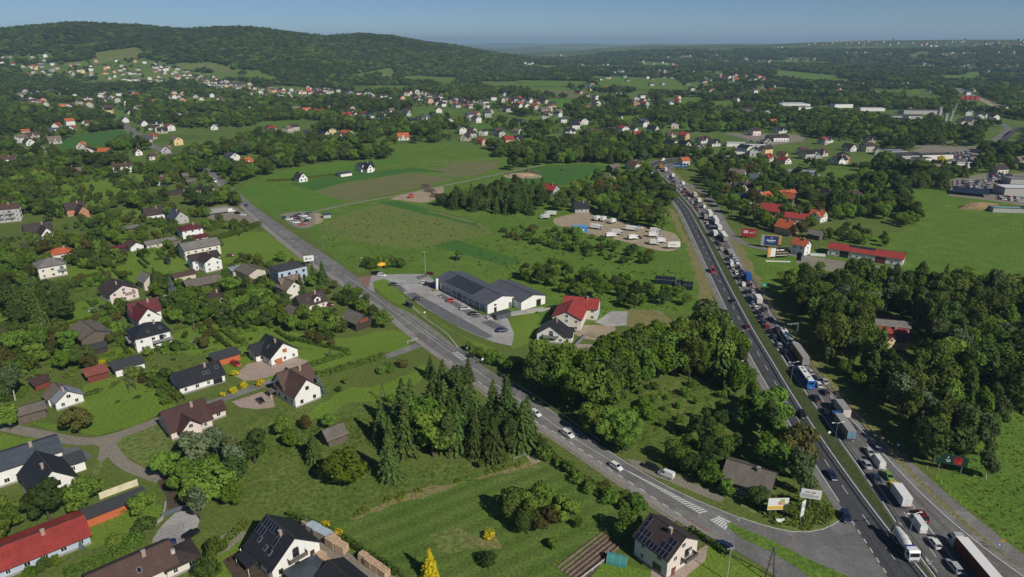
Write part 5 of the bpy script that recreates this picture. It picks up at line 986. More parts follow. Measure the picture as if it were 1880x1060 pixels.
def car_meshes(kind):
  if kind in VM: return VM[kind]
  S = {'hatchback': (4.1, 1.76, .92, 1.48, .80, .25, .40, .86, .985), 'saloon': (4.65, 1.82, .92, 1.45, .78, .27, .42, .72, .86), 'estate': (4.7, 1.82, .94, 1.50, .80, .26, .40, .90, .985), 'suv': (4.5, 1.88, 1.05, 1.68, .95, .24, .37, .88, .985), 'small_van': (4.5, 1.84, 1.05, 1.85, .95, .18, .34, .95, .995), 'van': (5.6, 2.0, 1.25, 2.5, 1.1, .10, .24, .975, .998), 'pickup': (5.2, 1.88, 1.05, 1.75, 1.0, .25, .37, .58, .63)}[kind]
  L, W, zb, zr, zh, cowl, at, ct, cb = S; X = lambda f: L / 2 - f * L; hw = W / 2
  def ring(f, z0, z1, w):                                # rounded-shoulder section of the hull
    x = X(f); return [(x, -w * .96, z0), (x, -w, z0 + .18), (x, -w, z1 - .16), (x, -w * .90, z1), (x, w * .90, z1), (x, w, z1 - .16), (x, w, z0 + .18), (x, w * .96, z0)]
  tail = zb if cb > .95 else zb - .02
  st = [(0.0, .30, zh * .72, .80), (.02, .22, zh * .86, .90), (.10, .20, zh * .96, .97), (cowl, .20, zb, 1.0), (.5, .20, zb, 1.0), (.85, .22, zb, .99), (.97, .24, tail - .02, .94), (1.0, .32, tail - .12, .87)]
  b = MB(); b.loft([ring(f, a, c, hw * w) for f, a, c, w in st])
  for x in (X(.5),): b.box((X((at + ct) / 2), 0, zr - .03), ((ct - at) * L + .12, W * .74, .07))           # roof skin
  tw = hw * .78
  for s in (1, -1):                                      # pillars
    for f0, f1 in ((cowl, at), (cb, ct)): b.tube((X(f0), s * hw * .90, zb - .02), (X(f1), s * tw * .97, zr - .04), .055, .05, 4)
    f = (at + ct) / 2; b.tube((X(f), s * hw * .93, zb - .02), (X(f), s * tw * 1.0, zr - .04), .05, .05, 4)
  if kind in ('van', 'small_van'):
    fs = .46 if kind == 'small_van' else .30
    for s in (1, -1): b.face([(X(fs), s * (hw * .935), zb - .03), (X(cb - .01), s * (hw * .935), zb - .03), (X(ct), s * (tw + .03), zr - .03), (X(fs), s * (tw + .03), zr - .03)][::s])
    b.face([(X(cb) + .01 - .03, -hw * .9, zb - .03), (X(cb) - .02, hw * .9, zb - .03), (X(ct) - .03, tw, zr - .03), (X(ct) - .03, -tw, zr - .03)])
  if kind == 'pickup':
    for s in (1, -1): b.box((X(.82), s * hw * .9, zb + .12), (L * .33, .07, .28))
    b.box((X(.985), 0, zb + .12), (.07, W * .88, .28))
  g = MB(); lo = [(X(cowl), -hw * .89, zb - .01), (X(cowl), hw * .89, zb - .01), (X(cb), hw * .89, zb - .01), (X(cb), -hw * .89, zb - .01)]; hi = [(X(at), -tw * .97, zr - .05), (X(at), tw * .97, zr - .05), (X(ct), tw * .97, zr - .05), (X(ct), -tw * .97, zr - .05)]
  g.loft([lo, hi])
  wh = MB(); r = .33 if W < 1.95 else .36
  for k in (0,):
    wh.tube((0, -.11, 0), (0, .11, 0), r, r, 14, 0); wh.tube((0, -.118, 0), (0, .118, 0), r * .62, r * .62, 10, 1)
  hl = MB(); tl = MB();
  for s in (1, -1): hl.box((X(.012) + .015, s * hw * .66, zh * .66), (.09, .34, .16)); tl.box((X(.992) - .015, s * hw * .74, tail - .22), (.09, .26, .20))
  pl = MB(); pl.box((X(1) - .02, 0, .55), (.05, .52, .12)); pl.box((X(0) + .02, 0, .42), (.05, .52, .12))
  mi = MB()
  for s in (1, -1): mi.box((X(cowl + .05), s * (hw + .09), zb + .07), (.12, .2, .14))
  VM[kind] = dict(body=b.mesh('body', [PM['white']]), glass=g.mesh('glass', [M_GLASS]), wheel=wh.mesh('wheel', [M_TYRE, M_RIM]), lights=hl.mesh('headlights', [M_LAMP]), tails=tl.mesh('tail_lights', [M_TAIL]), plates=pl.mesh('number_plates', [M_PLATE]), mirrors=mi.mesh('mirrors', [M_BLACKP]), L=L, W=W, r=r)
  q = MB()
  for src, mi_ in ((b, 0), (g, 1), (hl, 2), (tl, 3)):
    for f in src.f: q.face([src.v[i] for i in f], mi_)
  for x in (.19, .80):
    for s in (1, -1): q.tube((X(x), s * (hw - .2), r), (X(x), s * (hw + .01), r), r, r, 8, 4)
  VM[kind]['one'] = q.mesh('car', [PM['white'], M_GLASS, M_LAMP, M_TAIL, M_TYRE])
  return VM[kind]
NM = {'hatchback': ('car', 'car'), 'saloon': ('car', 'car'), 'estate': ('car', 'car'), 'suv': ('car', 'car'), 'small_van': ('van', 'van'), 'van': ('van', 'van'), 'pickup': ('pickup', 'pickup truck')}
def car(kind, col, p, yaw, label, group=None, small=False):
  v = car_meshes(kind); nm, cat = NM[kind]; L, W, r = v['L'], v['W'], v['r']
  if small:
    o = link(nm, v['one'], None, p, yaw, PM[col]); return tag(o, label, cat, group)
  t = empty(nm, p, yaw, label=label, cat=cat, group=group)
  link('body', v['body'], t, mat=PM[col]); link('glass', v['glass'], t);
  for x in (.19, .80):
    for s in (1, -1): link('wheel', v['wheel'], t, (L / 2 - x * L, s * (W / 2 - .13), r))
  link('headlights', v['lights'], t); link('tail_lights', v['tails'], t); link('number_plates', v['plates'], t); link('mirrors', v['mirrors'], t)
  return t
def wheels(t, xs, w, r=.5, name='wheel'):
  k = ('tw', r)
  if k not in VM:
    m = MB(); m.tube((0, -.16, 0), (0, .16, 0), r, r, 14, 0); m.tube((0, -.17, 0), (0, .17, 0), r * .55, r * .55, 10, 1); VM[k] = m.mesh('wheel', [M_TYRE, M_RIM])
  for x in xs:
    for s in (1, -1): link('wheel', VM[k], t, (x, s * (w / 2 - .2), r))
def cab(t, x, colm, w=2.45, h=3.4, d=2.2, z0=.55):
  """lorry cab, front face at x"""
  b = MB(); P4 = lambda xx, ww, z: [(xx, -ww / 2, z), (xx, ww / 2, z)]
  prof = [(x, z0), (x + .04, z0 + (h - z0) * .42), (x - .18, h * .90), (x - .45, h), (x - d, h), (x - d, z0)]
  for s in (1, -1): b.face([(a, s * w / 2, z) for a, z in prof][::s])
  for i in range(len(prof)):
    (a, z), (c, z2) = prof[i], prof[(i + 1) % len(prof)]; b.face([(a, -w / 2, z), (a, w / 2, z), (c, w / 2, z2), (c, -w / 2, z2)])
  b.obj('cab', [colm], t, weld=True)
  g = MB(); za, zb = z0 + (h - z0) * .45, h * .86
  g.face([(x + .045, -w * .46, za), (x + .045, w * .46, za), (x - .13, w * .44, zb), (x - .13, -w * .44, zb)])
  for s in (1, -1): g.box((x - .75, s * w / 2, (za + zb) / 2 - .1), (.95, .04, (zb - za) * .75))
  g.obj('windscreen', [M_GLASS], t)
  m = MB(); m.box((x + .03, 0, z0 + .05), (.2, w, .5)); m.obj('bumper', [M_BUMP], t)
  m = MB()
  for s in (1, -1): m.box((x + .10, s * w * .36, z0 + .12), (.10, .4, .2))
  m.obj('headlights', [M_LAMP], t)
  m = MB()
  for s in (1, -1): m.box((x - .15, s * (w / 2 + .2), h * .68), (.15, .3, .7))
  m.obj('mirrors', [M_BLACKP], t)
def box_body(t, x0, x1, mt, w=2.5, z0=1.05, z1=3.9, roof=None, doors=None, name='box_body'):
  m = MB(); m.box(((x0 + x1) / 2, 0, (z0 + z1) / 2), (x1 - x0, w, z1 - z0), 0); b = m.obj(name, [mt], t)
  n = max(3, int((x1 - x0) / 1.1)); m = MB()
  for i in range(n + 1):
    for s in (1, -1): m.box((x0 + .05 + i * (x1 - x0 - .1) / n, s * (w / 2 + .01), (z0 + z1) / 2), (.07, .04, z1 - z0 - .04))
  tag(m.obj('side_ribs', [mt], b), kind='stuff')
  m = MB(); m.box(((x0 + x1) / 2, 0, z1 + .03), (x1 - x0 + .04, w + .05, .06)); m.obj('box_roof', [roof or M_BOXW], b)
  for s in (1, -1):
    m = MB(); m.box((x0 - .04, s * w * .247, (z0 + z1) / 2), (.06, w * .475, z1 - z0 - .2)); m.obj('rear_door', [doors or mt], b)
  m = MB(); m.box((x0 - .06, 0, z0 - .3), (.1, w, .16), 0);
  m.obj('rear_bumper', [M_BUMP], t)
  m = MB()
  for s in (1, -1): m.box((x0 - .10, s * w * .40, z0 - .12), (.08, .35, .14))
  m.obj('tail_lights', [M_TAIL], t)
def chassis(t, x0, x1, z=.85):
  m = MB()
  for s in (1, -1): m.box(((x0 + x1) / 2, s * .45, z), (x1 - x0, .16, .3))
  m.box((x0 + (x1 - x0) * .55, .95, z - .1), (1.4, .5, .55)); m.box((x0 + (x1 - x0) * .55, -.95, z - .1), (1.4, .5, .55)); m.obj('chassis', [M_CHASS], t)
def semi(p, yaw, cabc, boxm, label, roof=None, doors=None, z1=4.0, L=16.5, name='articulated_lorry', cat='lorry', group=None, h=3.6):
  t = empty(name, p, yaw, label=label, cat=cat, group=group); f = L / 2
  cab(t, f, cabc, h=h); chassis(t, -f + .3, f - .5); box_body(t, -f, f - 2.75, boxm, z1=z1, roof=roof, doors=doors, name='trailer')
  wheels(t, (f - 1.3, f - 4.9), 2.5); wheels(t, (-f + 1.6, -f + 2.9, -f + 4.2), 2.5)
  if L > 15:
    m = MB()
    for s in (1, -1): m.box((f - 1.9, s * 1.1, h * .94), (1.0, .08, .7))
    m.box((f - 1.4, 0, h + .15), (1.2, 2.0, .3)); m.obj('roof_spoiler', [cabc], t)
  return t
def box_truck(p, yaw, cabc, boxm, label, L=8.2, z1=3.5, roof=None, doors=None, group=None, w=2.4):
  t = empty('box_truck', p, yaw, label=label, cat='box truck', group=group); f = L / 2
  cab(t, f, cabc, w=w - .15, h=min(2.9, z1 - .4), d=1.9); chassis(t, -f + .3, f - .4); box_body(t, -f, f - 2.1, boxm, w=w, z1=z1, roof=roof, doors=doors); wheels(t, (f - 1.0, -f + 1.7), w, .45)
  return t
def bus(p, yaw, body, roofm, label, L=12.2, front=None):
  t = empty('bus', p, yaw, label=label, cat='bus'); f = L / 2; w = 2.52; b = MB()
  def ring(x, k, zt): return [(x, -w / 2 * k, .35), (x, -w / 2, .8), (x, -w / 2, zt - .35), (x, -w / 2 * .88, zt), (x, w / 2 * .88, zt), (x, w / 2, zt - .35), (x, w / 2, .8), (x, w / 2 * k, .35)]
  b.loft([ring(-f, .98, 3.3), ring(-f + .15, .99, 3.4), ring(f - .5, .99, 3.4), ring(f - .1, .97, 3.1), ring(f, .96, 2.0)]); b.obj('body', [body], t)
  m = MB(); m.box((-.1, 0, 3.40), (L - 1.0, w * .86, .05)); r = m.obj('roof', [roofm], t)
  for x in (-3.2, 1.2, 3.8):
    m = MB(); m.box((x, 0, 3.48), (.9, .8, .14)); m.obj('roof_hatch', [M_BLACKP], r)
  m = MB(); m.box((-4.6, 0, 3.52), (1.8, 1.7, .22)); m.obj('air_unit', [roofm], r)
  for s in (1, -1):
    for k in range(7):
      m = MB(); m.box((-f + 1.1 + k * 1.55, s * w / 2, 2.25), (1.42, .05, 1.05)); m.obj('window', [M_GLASS], t)
  m = MB(); m.box((f - .02, 0, 2.2), (.12, w * .9, 1.5)); m.obj('windscreen', [M_GLASS], t)
  m = MB(); m.box((-f - .01, 0, 2.55), (.06, w * .72, .85)); m.obj('rear_window', [M_GLASS], t)
  m = MB()
  for s in (1, -1): m.box((-f - .02, s * w * .42, 1.1), (.06, .2, .6))
  m.obj('tail_lights', [M_TAIL], t)
  m = MB(); m.box((-f - .03, 0, .85), (.04, .52, .12)); m.obj('number_plate', [M_PLATE], t)
  wheels(t, (f - 2.6, -f + 3.2), w, .5); return t
def mixer(p, yaw, label):
  t = empty('concrete_mixer', p, yaw, label=label, cat='concrete mixer truck'); f = 4.4
  cab(t, f, PM['white'], w=2.45, h=3.05, d=1.9); chassis(t, -f, f - .4, 1.0); wheels(t, (f - 1.2, f - 2.9, -f + 2.3, -f + .9), 2.5)
  a = Vector((f - 2.5, 0, 2.15)); b = Vector((-f + .3, 0, 3.15)); d = (b - a).normalized(); up = Vector((0, 1, 0)).cross(d) * -1; sd = Vector((0, 1, 0)); L = (b - a).length; rings = []
  for k, (s, r) in enumerate(((0, .55), (.06, .95), (.22, 1.17), (.48, 1.2), (.75, .95), (.95, .60), (1, .5))):
    c = a + d * (L * s); rings.append([c + (up * math.cos(6.2832 * j / 18) + sd * math.sin(6.2832 * j / 18)) * r for j in range(18)])
  m = MB(); m.loft(rings); dr = m.obj('drum', [M_DRUM], t, smooth=True)
  m = MB()
  for q in (.25, .5):
    c = a + d * (L * q); ra = [c + (up * math.cos(6.2832 * j / 18) + sd * math.sin(6.2832 * j / 18)) * 1.215 for j in range(18)]; m.loft([ra, [v + d * .09 for v in ra]], cap=False)
  m.obj('drum_band', [M_STEEL], dr)
  m = MB(); m.box((f - 2.2, 0, 2.75), (.55, 1.7, .75)); m.obj('water_tank', [PM['blue']], t)
  m = MB(); m.box((-f + .2, 0, 3.75), (.9, 1.1, .5), 0, taper=1.4); m.box((-f - .3, 0, 2.0), (.25, .5, 1.9)); m.box((-f + .3, .9, 2.0), (.12, .12, 2.4)); m.box((-f + .3, -.9, 2.0), (.12, .12, 2.4)); m.obj('hopper_chute', [M_BUMP], t)
  return t
def on(q, px, py, fwd=True, z=0.09, dx=0.0):
  """ground point under a pixel and the heading of the road curve there (fwd: away from the camera)"""
  p = P(px, py); y = road_yaw(q, p)
  if (math.sin(y) > 0) != fwd: y += math.pi
  return Vector((p.x, p.y, z)), y
def behind(p, yaw, d): return Vector((p.x - math.cos(yaw) * d, p.y - math.sin(yaw) * d, p.z))
Q = qRL
for k, c, x, y, lab in [
  ('van', 'white', 1684, 968, 'white panel van in the empty left half of the queue below the white box truck'), ('suv', 'dark red', 1691, 951, 'dark red car right behind the white box truck'), ('hatchback', 'white', 1715, 1001, 'white hatchback beside the cab of the dark red lorry'),
  ('estate', 'silver', 1751, 1044, 'silver grey estate car beside the long dark red trailer'), ('saloon', 'green', 1629, 876, 'green car just ahead of the yellow cabbed box truck'), ('saloon', 'dark blue', 1606, 881, 'dark blue car beside the yellow cabbed box truck'),
  ('van', 'white', 1611, 853, 'white high roofed van ahead of the green car'), ('saloon', 'silver', 1590, 856, 'silver car beside the white high roofed van'), ('saloon', 'silver', 1594, 832, 'silver black topped saloon behind the white caravan like van'),
  ('saloon', 'dark grey', 1564, 789, 'dark car beside the grey trailer with the blue cab'), ('saloon', 'black', 1515, 759, 'black saloon behind the black estate and beside the beige truck'), ('estate', 'black', 1497, 734, 'black estate car two places behind the blue bus'),
  ('hatchback', 'dark grey', 1515, 723, 'dark car with pale tail right of and behind the blue bus'), ('saloon', 'silver', 1513, 703, 'silver saloon near the hard shoulder beside the blue bus'), ('hatchback', 'white', 1502, 709, 'white hatchback squeezed beside the rear of the blue bus'),
  ('hatchback', 'silver', 1487, 686, 'silver hatchback beside the front of the blue bus'), ('hatchback', 'dark blue', 1494, 697, 'dark blue car between two pale cars beside the blue bus'), ('saloon', 'dark blue', 1459, 680, 'dark car hidden right in front of the blue bus'), ('suv', 'black', 1442, 650, 'black car left of the tan trailer'),
  ('hatchback', 'silver', 1430.5, 636.5, 'silver hatchback left of the cream coach rear'), ('estate', 'dark grey', 1421, 621, 'dark estate with pale boot left of the cream coach'), ('saloon', 'black', 1414, 611, 'black saloon behind the bright red car'), ('suv', 'black', 1427, 608, 'black car directly ahead of the cream coach'),
  ('hatchback', 'red', 1407, 602, 'bright red hatchback in the left lane of the queue'), ('saloon', 'dark grey', 1401, 594, 'dark grey saloon just ahead of the bright red hatchback'), ('saloon', 'dark blue', 1396.5, 585, 'dark blue saloon second ahead of the bright red hatchback'), ('suv', 'black', 1392, 576, 'black car third ahead of the bright red hatchback'),
  ('hatchback', 'black', 1414.5, 588.5, 'black hatchback alone in the right lane below the white lorry'), ('hatchback', 'white', 1387.5, 567.5, 'white hatchback with dark rear window in the left lane'), ('suv', 'dark grey', 1403, 570.5, 'dark car in the right lane behind the pale box truck'),
  ('estate', 'silver', 1382, 557.5, 'silver estate beside the pale box truck'), ('saloon', 'dark blue', 1375, 549, 'dark blue car beside the front of the pale box truck'), ('suv', 'black', 1370, 539, 'black car in the left lane below the blue covered truck'), ('saloon', 'silver', 1381.5, 537, 'silver car directly ahead of the pale box truck'),
  ('small_van', 'white', 1364, 525, 'small white van left of the blue covered truck rear'), ('saloon', 'dark red', 1376.5, 525.5, 'dark car right behind the blue covered truck'), ('van', 'black', 1358.5, 513, 'dark van beside the blue covered truck'), ('saloon', 'white', 1351.5, 503, 'white saloon ahead of the dark van'), ('suv', 'black', 1361, 501, 'black car directly ahead of the blue covered truck')]:
  p, yw = on(Q, x, y); car(k, c, p, yw, lab)
FARQ = [('saloon', 'beige', 1344.5, 494), ('saloon', 'black', 1354, 493), ('van', 'white', 1342, 487), ('pickup', 'white', 1352.6, 484), ('hatchback', 'white', 1346.6, 473), ('suv', 'black', 1336, 478), ('hatchback', 'white', 1324, 460), ('saloon', 'dark red', 1319.7, 451), ('suv', 'dark grey', 1316, 447), ('saloon', 'black', 1302, 421), ('hatchback', 'white', 1298, 411), ('saloon', 'dark grey', 1300, 417),
    ('van', 'grey', 1295.5, 402), ('saloon', 'black', 1290, 394), ('van', 'white', 1292, 382), ('saloon', 'red', 1279, 383), ('saloon', 'dark grey', 1277, 377), ('hatchback', 'white', 1271, 373), ('hatchback', 'white', 1264, 366), ('saloon', 'dark red', 1262, 355), ('suv', 'red', 1254, 354), ('saloon', 'dark grey', 1265, 358), ('hatchback', 'white', 1249, 349), ('suv', 'black', 1257, 350), ('hatchback', 'white', 1242.6, 342), ('saloon', 'white', 1248, 341),
    ('saloon', 'dark grey', 1236, 335), ('saloon', 'silver', 1241, 336), ('suv', 'dark blue', 1232, 330), ('saloon', 'white', 1224.5, 325), ('saloon', 'dark grey', 1258, 361), ('saloon', 'silver', 1283, 388), ('saloon', 'dark grey', 1310, 434), ('hatchback', 'silver', 1308, 428)]
for k, c, x, y in FARQ:
  p, yw = on(Q, x, y); car(k, c, p, yw, 'small %s %s in the distant part of the motorway queue' % (c, {'van': 'van', 'pickup': 'pickup'}.get(k, 'car')), 'vehicles in the distant part of the motorway queue', small=True)
def rear(x, y, L):
  p, yw = on(Q, x, y); return behind(p, yw, -L / 2), road_yaw_f(Q, behind(p, yw, -L / 2))
def road_yaw_f(q, p):
  y = road_yaw(q, p); return y if math.sin(y) > 0 else y + math.pi
p, yw = on(Q, 1758, 1010); semi(*(lambda c: (c, road_yaw_f(Q, c)))(behind(p, yw, 6.0)), PM['silver'], M_TARPR, 'long lorry with dark red tarpaulin trailer and pale roof at the lower right', roof=M_BOXW, doors=M_TARPT)
box_truck(*rear(1662, 937, 8.4), PM['yellow'], M_BOXW, 'white box truck with yellow cab nearest in the queue', L=8.4, z1=3.6)
semi(*rear(1561, 812, 13.0), PM['blue'], M_TARPG, 'lorry with blue cab and grey covered trailer in the left lane', roof=M_TARPG, doors=mat('blue glazed rear', (.16, .27, .36), .3, .05, 1), L=13.0, z1=3.7, h=3.3)
box_truck(*rear(1552.5, 773, 9.2), paintm('olive', (.10, .11, .05)), M_BOXP, 'beige box truck with olive cab in the right lane', L=9.2, z1=3.7, roof=M_TARPG)
bus(*rear(1488, 717, 12.2), M_BUSB, M_BOXW, 'blue bus with white roof in the queue')
semi(*rear(1478, 676, 15.5), PM['silver'], M_TARPT, 'lorry with tan sided trailer and pale roof behind the cream coach', roof=M_TARPG, doors=M_TARPG, L=15.5)
bus(*rear(1450, 639, 12.2), M_BUSC, M_BOXW, 'cream coach with dark roof hatches in the queue')
box_truck(*rear(1394, 562, 7.6), PM['white'], M_BOXP, 'pale pinkish box truck near the forest edge', L=7.6, z1=3.6)
box_truck(*rear(1374, 519, 8.0), PM['blue'], M_BOXB, 'truck with bright blue tarpaulin cover in the right lane', L=8.0, z1=3.7, roof=M_BOXB)
LOR = [(1342, 470, 9.5, 'red', M_TARPG, 'flatbed lorry with red cab and long grey bed', 1.9), (1332, 446, 15, 'white', M_TARPG, 'lorry with grey trailer beside the white box truck far up the queue', 3.9), (1314, 437, 8, 'white', M_BOXW, 'white box truck in the left lane far up the queue', 3.4), (1321.5, 426, 9, 'white', M_BOXW, 'long white van body truck ahead of the grey trailer', 3.3), (1316, 415, 15, 'white', M_BOXW, 'white lorry with pale grey roof in the right lane far up the queue', 3.9),
   (1304.5, 401, 12, 'white', M_BOXW, 'white lorry near the gap in the central reservation', 3.8), (1296, 405, 7, 'grey', M_TARPG, 'small grey box truck in the left lane near the median gap', 3.2), (1284, 374, 6.5, 'white', M_BOXW, 'small white box truck just past the median gap', 3.2), (1276.5, 364, 8, 'beige', mat('beige box body', (.55, .48, .40), .5, .05, 1), 'beige box truck beyond the median gap', 3.5), (1254.5, 342, 6.5, 'white', M_BOXW, 'white box truck where the queue enters the bend', 3.0),
   (1236, 327, 6.5, 'white', M_BOXW, 'white van truck in the bend of the queue', 3.2), (1223, 317, 10, 'red', M_BOXP, 'red and white lorry in the far bend', 3.6), (1213.5, 311, 8, 'orange', mat('orange box body', (.5, .22, .06), .5, .05, 1), 'orange truck at the far end of the queue', 3.4)]
for x, y, L, c, bm_, lab, z1 in LOR:
  if L >= 12: semi(*rear(x, y, L), PM[c], bm_, lab, L=L, z1=z1, h=3.3)
  else: box_truck(*rear(x, y, L), PM[c], bm_, lab, L=L, z1=z1, roof=bm_)
for k, c, x, y, lab in [('saloon', 'dark blue', 1526, 876, 'blue saloon driving towards the junction on the free carriageway'), ('suv', 'black', 1472, 765, 'black car alone on the free carriageway beside the median'), ('saloon', 'dark red', 1371.5, 603, 'dark red car overtaking on the free carriageway'), ('estate', 'light blue', 1363, 616, 'grey blue estate on the free carriageway near the trees'),
            ('saloon', 'black', 1345, 555, 'dark car on the free carriageway below the blue covered truck'), ('van', 'red', 1307.5, 500, 'red van driving on the free carriageway'), ('hatchback', 'silver', 1434, 735, 'silver car half hidden by roadside trees on the free carriageway')]:
  p, yw = on(qLL, x, y, False); car(k, c, p, yw, lab)
for k, c, x, y in [('saloon', 'black', 1234, 361), ('saloon', 'dark grey', 1220, 345), ('saloon', 'black', 1210, 329), ('van', 'white', 1197.5, 319), ('van', 'white', 1216, 295.6)]:
  p, yw = on(qLL, x, y, False); car(k, c, p, yw, 'distant %s %s approaching on the free carriageway' % (c, 'van' if k == 'van' else 'car'), 'distant vehicles on the free carriageway', small=True)
p, yw = on(qLR, 1657, 1010, False); mixer(behind(p, yw, 0), yw, 'white concrete mixer truck with blue water tank at the junction')
p = P(1552, 952, .09); car('suv', 'dark blue', p, R(-103), 'dark blue van like car turning into the junction')
for k, c, x, y, lab, q, fw in [('hatchback', 'white', 984, 762, 'white car leading on the local road by the spruces', K0, False), ('estate', 'white', 1042, 800, 'white estate car with dark windscreen on the local road', K0, False), ('hatchback', 'white', 1131, 860, 'white hatchback at the start of the hatched marking', K0, False), ('saloon', 'dark blue', 452, 379, 'dark car far up the straight local road', K0, True), ('van', 'white', 395, 334, 'white van far up the local road', K0, False)]:
  p, yw = on(q, x, y, fw, .085); car(k, c, p, yw, lab)
for k, c, x, y, yw, lab in [('estate', 'black', 1197, 861, -38, 'black estate parked on the gravel verge under trees'), ('small_van', 'white', 1223, 874, 142, 'small white van parked on the gravel verge'), ('suv', 'dark blue', 1327, 1006, 141, 'dark blue car parked beside the thuja hedge of the pink house'),
  ('hatchback', 'white', 779, 521, -20, 'white car parked at the supermarket entrance'), ('suv', 'dark grey', 787, 525, -20, 'dark car beside the white totem of the supermarket'), ('hatchback', 'red', 828, 554, 14, 'red hatchback in front of the supermarket windows'), ('estate', 'silver', 854, 568.5, 14, 'silver car in front of the supermarket'), ('saloon', 'black', 869.5, 578, 14, 'black car at the supermarket corner'), ('suv', 'dark blue', 921, 609, 14, 'dark blue car at the lower end of the car park'), ('hatchback', 'black', 767, 551, 16, 'black car in the outer row of the car park near the bus shelter'), ('hatchback', 'dark red', 790.5, 504.5, -10, 'dark red car behind the supermarket by the power pole'),
  ('estate', 'white', 701, 507, -15, 'white car turning into the car park entrance'), ('saloon', 'dark grey', 723, 524, 10, 'dark car in the first bays of the car park'), ('saloon', 'black', 690, 504, -20, 'dark car beside the orange shop sign'), ('hatchback', 'black', 478, 738, 130, 'black car on the block paving beside the white brown roofed house'),
  ('suv', 'dark grey', 192, 567, 10, 'dark car in front of the pale pink house garage'), ('hatchback', 'silver', 173, 572, 15, 'silver topped dark car beside the wooden shed with blue sheet'), ('hatchback', 'green', 224, 571, 30, 'dark green car partly hidden beside the maroon roofed house'), ('hatchback', 'white', 93, 594, 5, 'white car parked under the spruces at the left'), ('hatchback', 'blue', 3, 607, 0, 'blue car at the left edge behind a thuja row'), ('hatchback', 'dark red', 423, 471, 20, 'dark red car behind the white cross gabled house'), ('saloon', 'dark red', 604, 562, 15, 'dark red car beside the arched dormer house'),
  ('suv', 'black', 149, 966, 40, 'black car beside the red roofed house'), ('hatchback', 'black', 352, 984, 60, 'black car at the edge of the grey paved yard'), ('saloon', 'dark blue', 305, 1002, 35, 'dark blue car parked behind the brown bungalow'), ('suv', 'red', 433, 671, -35, 'red car on the paved drive by the orange walled garage'), ('van', 'white', 424, 389, 30, 'white van beside the grey semi trailer on the roadside yard'), ('estate', 'black', 437, 393, -20, 'black car on the roadside yard'), ('hatchback', 'white', 446, 396, -10, 'white car at the end of the roadside yard')]:
  p = P(x, y, .09); car(k, c, p, R(yw), lab)
c = P(400, 393); t = empty('semi_trailer', c, R(35), label='parked grey semi trailer with dark red front on the roadside yard', cat='semi trailer'); chassis(t, -6.5, 6.5); box_body(t, -6.8, 6.8, M_TARPG, roof=M_TARPG, doors=M_TARPR); wheels(t, (-5, -3.7, -2.4), 2.5); m = MB(); m.box((4.5, .8, .5), (.2, .2, 1)); m.box((4.5, -.8, .5), (.2, .2, 1)); m.obj('landing_leg', [M_CHASS], t)
k = 0
for x, y, c in [(523, 401, 'dark grey'), (531, 404, 'white'), (538, 401, 'black'), (540, 408, 'silver'), (545, 398, 'dark blue'), (551, 396.5, 'black'), (550, 403, 'dark red'), (558, 398, 'white'), (559, 405, 'silver'), (565, 394, 'dark grey'), (565, 402, 'white'), (564, 406.5, 'black'), (544, 410, 'white'), (557, 413, 'red')]:
  p = P(x, y, .09); car(random.choice(('saloon', 'hatchback', 'estate', 'suv')), c, p, R(20 + random.uniform(-6, 6)), '%s car in the small used car lot beside the meadow' % c if c not in ('dark red', 'red', 'dark blue') else 'only %s car in the small used car lot beside the meadow' % c, 'cars in the small used car lot', small=True)
for x, y, L, yw, lab in [(1097, 405, 6.5, 60, 'white van truck leftmost of the pair parked at the yard hedge'), (1108, 406, 6.5, 60, 'white van truck right of the pair parked at the yard hedge'), (1125, 410, 6.5, 55, 'white van truck alone at the upper side of the sandy yard'), (1095, 421, 7.5, -25, 'white box truck nearest the blue container'), (1122, 436, 7, 15, 'white box truck first in the lower row of the yard'), (1133, 431, 7, -20, 'white box truck behind the lower row of the yard'), (1160, 424, 7.5, -20, 'white flat truck in the middle of the yard'), (1162, 440, 6.5, 20, 'white low truck at the lower hedge of the yard'), (1203, 428, 6.5, -20, 'white van truck upper of the three by the yard gate'), (1200, 435.5, 6.5, 0, 'white van truck lower of the three by the yard gate'), (1214, 446, 6, 10, 'white camper van at the yard gate'), (1202, 450, 6, -15, 'pale truck beside the white billboard of the yard'), (1010, 396, 8, 165, 'white box trailer at the left end of the yard'), (1000, 402, 6, 165, 'small white box trailer at the left end of the yard')]:
  box_truck(P(x, y, .05), R(yw), PM['white'], M_BOXW, lab, L=L, z1=3.1, w=2.2)
for x, y, c, kd, lab in [(1173, 420, 'white', 'pickup', 'white pickup in the sandy yard'), (1172, 438, 'dark grey', 'suv', 'dark car in the sandy yard'), (1200, 448, 'light blue', 'van', 'pale blue van beside the camper van')]: car(kd, c, P(x, y, .05), R(-15), lab, small=True)
LOTS = [((1738, 281), (1782, 279), (1786, 306), (1742, 304), 9, 11), ((1750, 333), (1815, 331), (1822, 352), (1748, 345), 5, 14), ((1815, 319), (1842, 319), (1842, 336), (1815, 334), 5, 5), ((1846, 320), (1858, 320), (1858, 336), (1846, 336), 5, 2), ((1832, 356), (1880, 356), (1880, 374), (1832, 368), 3, 9), ((1640, 290), (1656, 292), (1650, 300), (1640, 298), 2, 4), ((1630, 284), (1640, 278), (1644, 282), (1636, 288), 2, 3), ((1370, 258), (1420, 262), (1415, 270), (1368, 268), 3, 8), ((1700, 262), (1790, 262), (1790, 268), (1700, 270), 1, 14), ((1345, 270), (1372, 272), (1372, 282), (1345, 278), 3, 6), ((1300, 262), (1335, 262), (1335, 268), (1300, 270), 2, 7), ((1450, 198), (1500, 198), (1500, 203), (1450, 203), 1, 8)]
LC = []
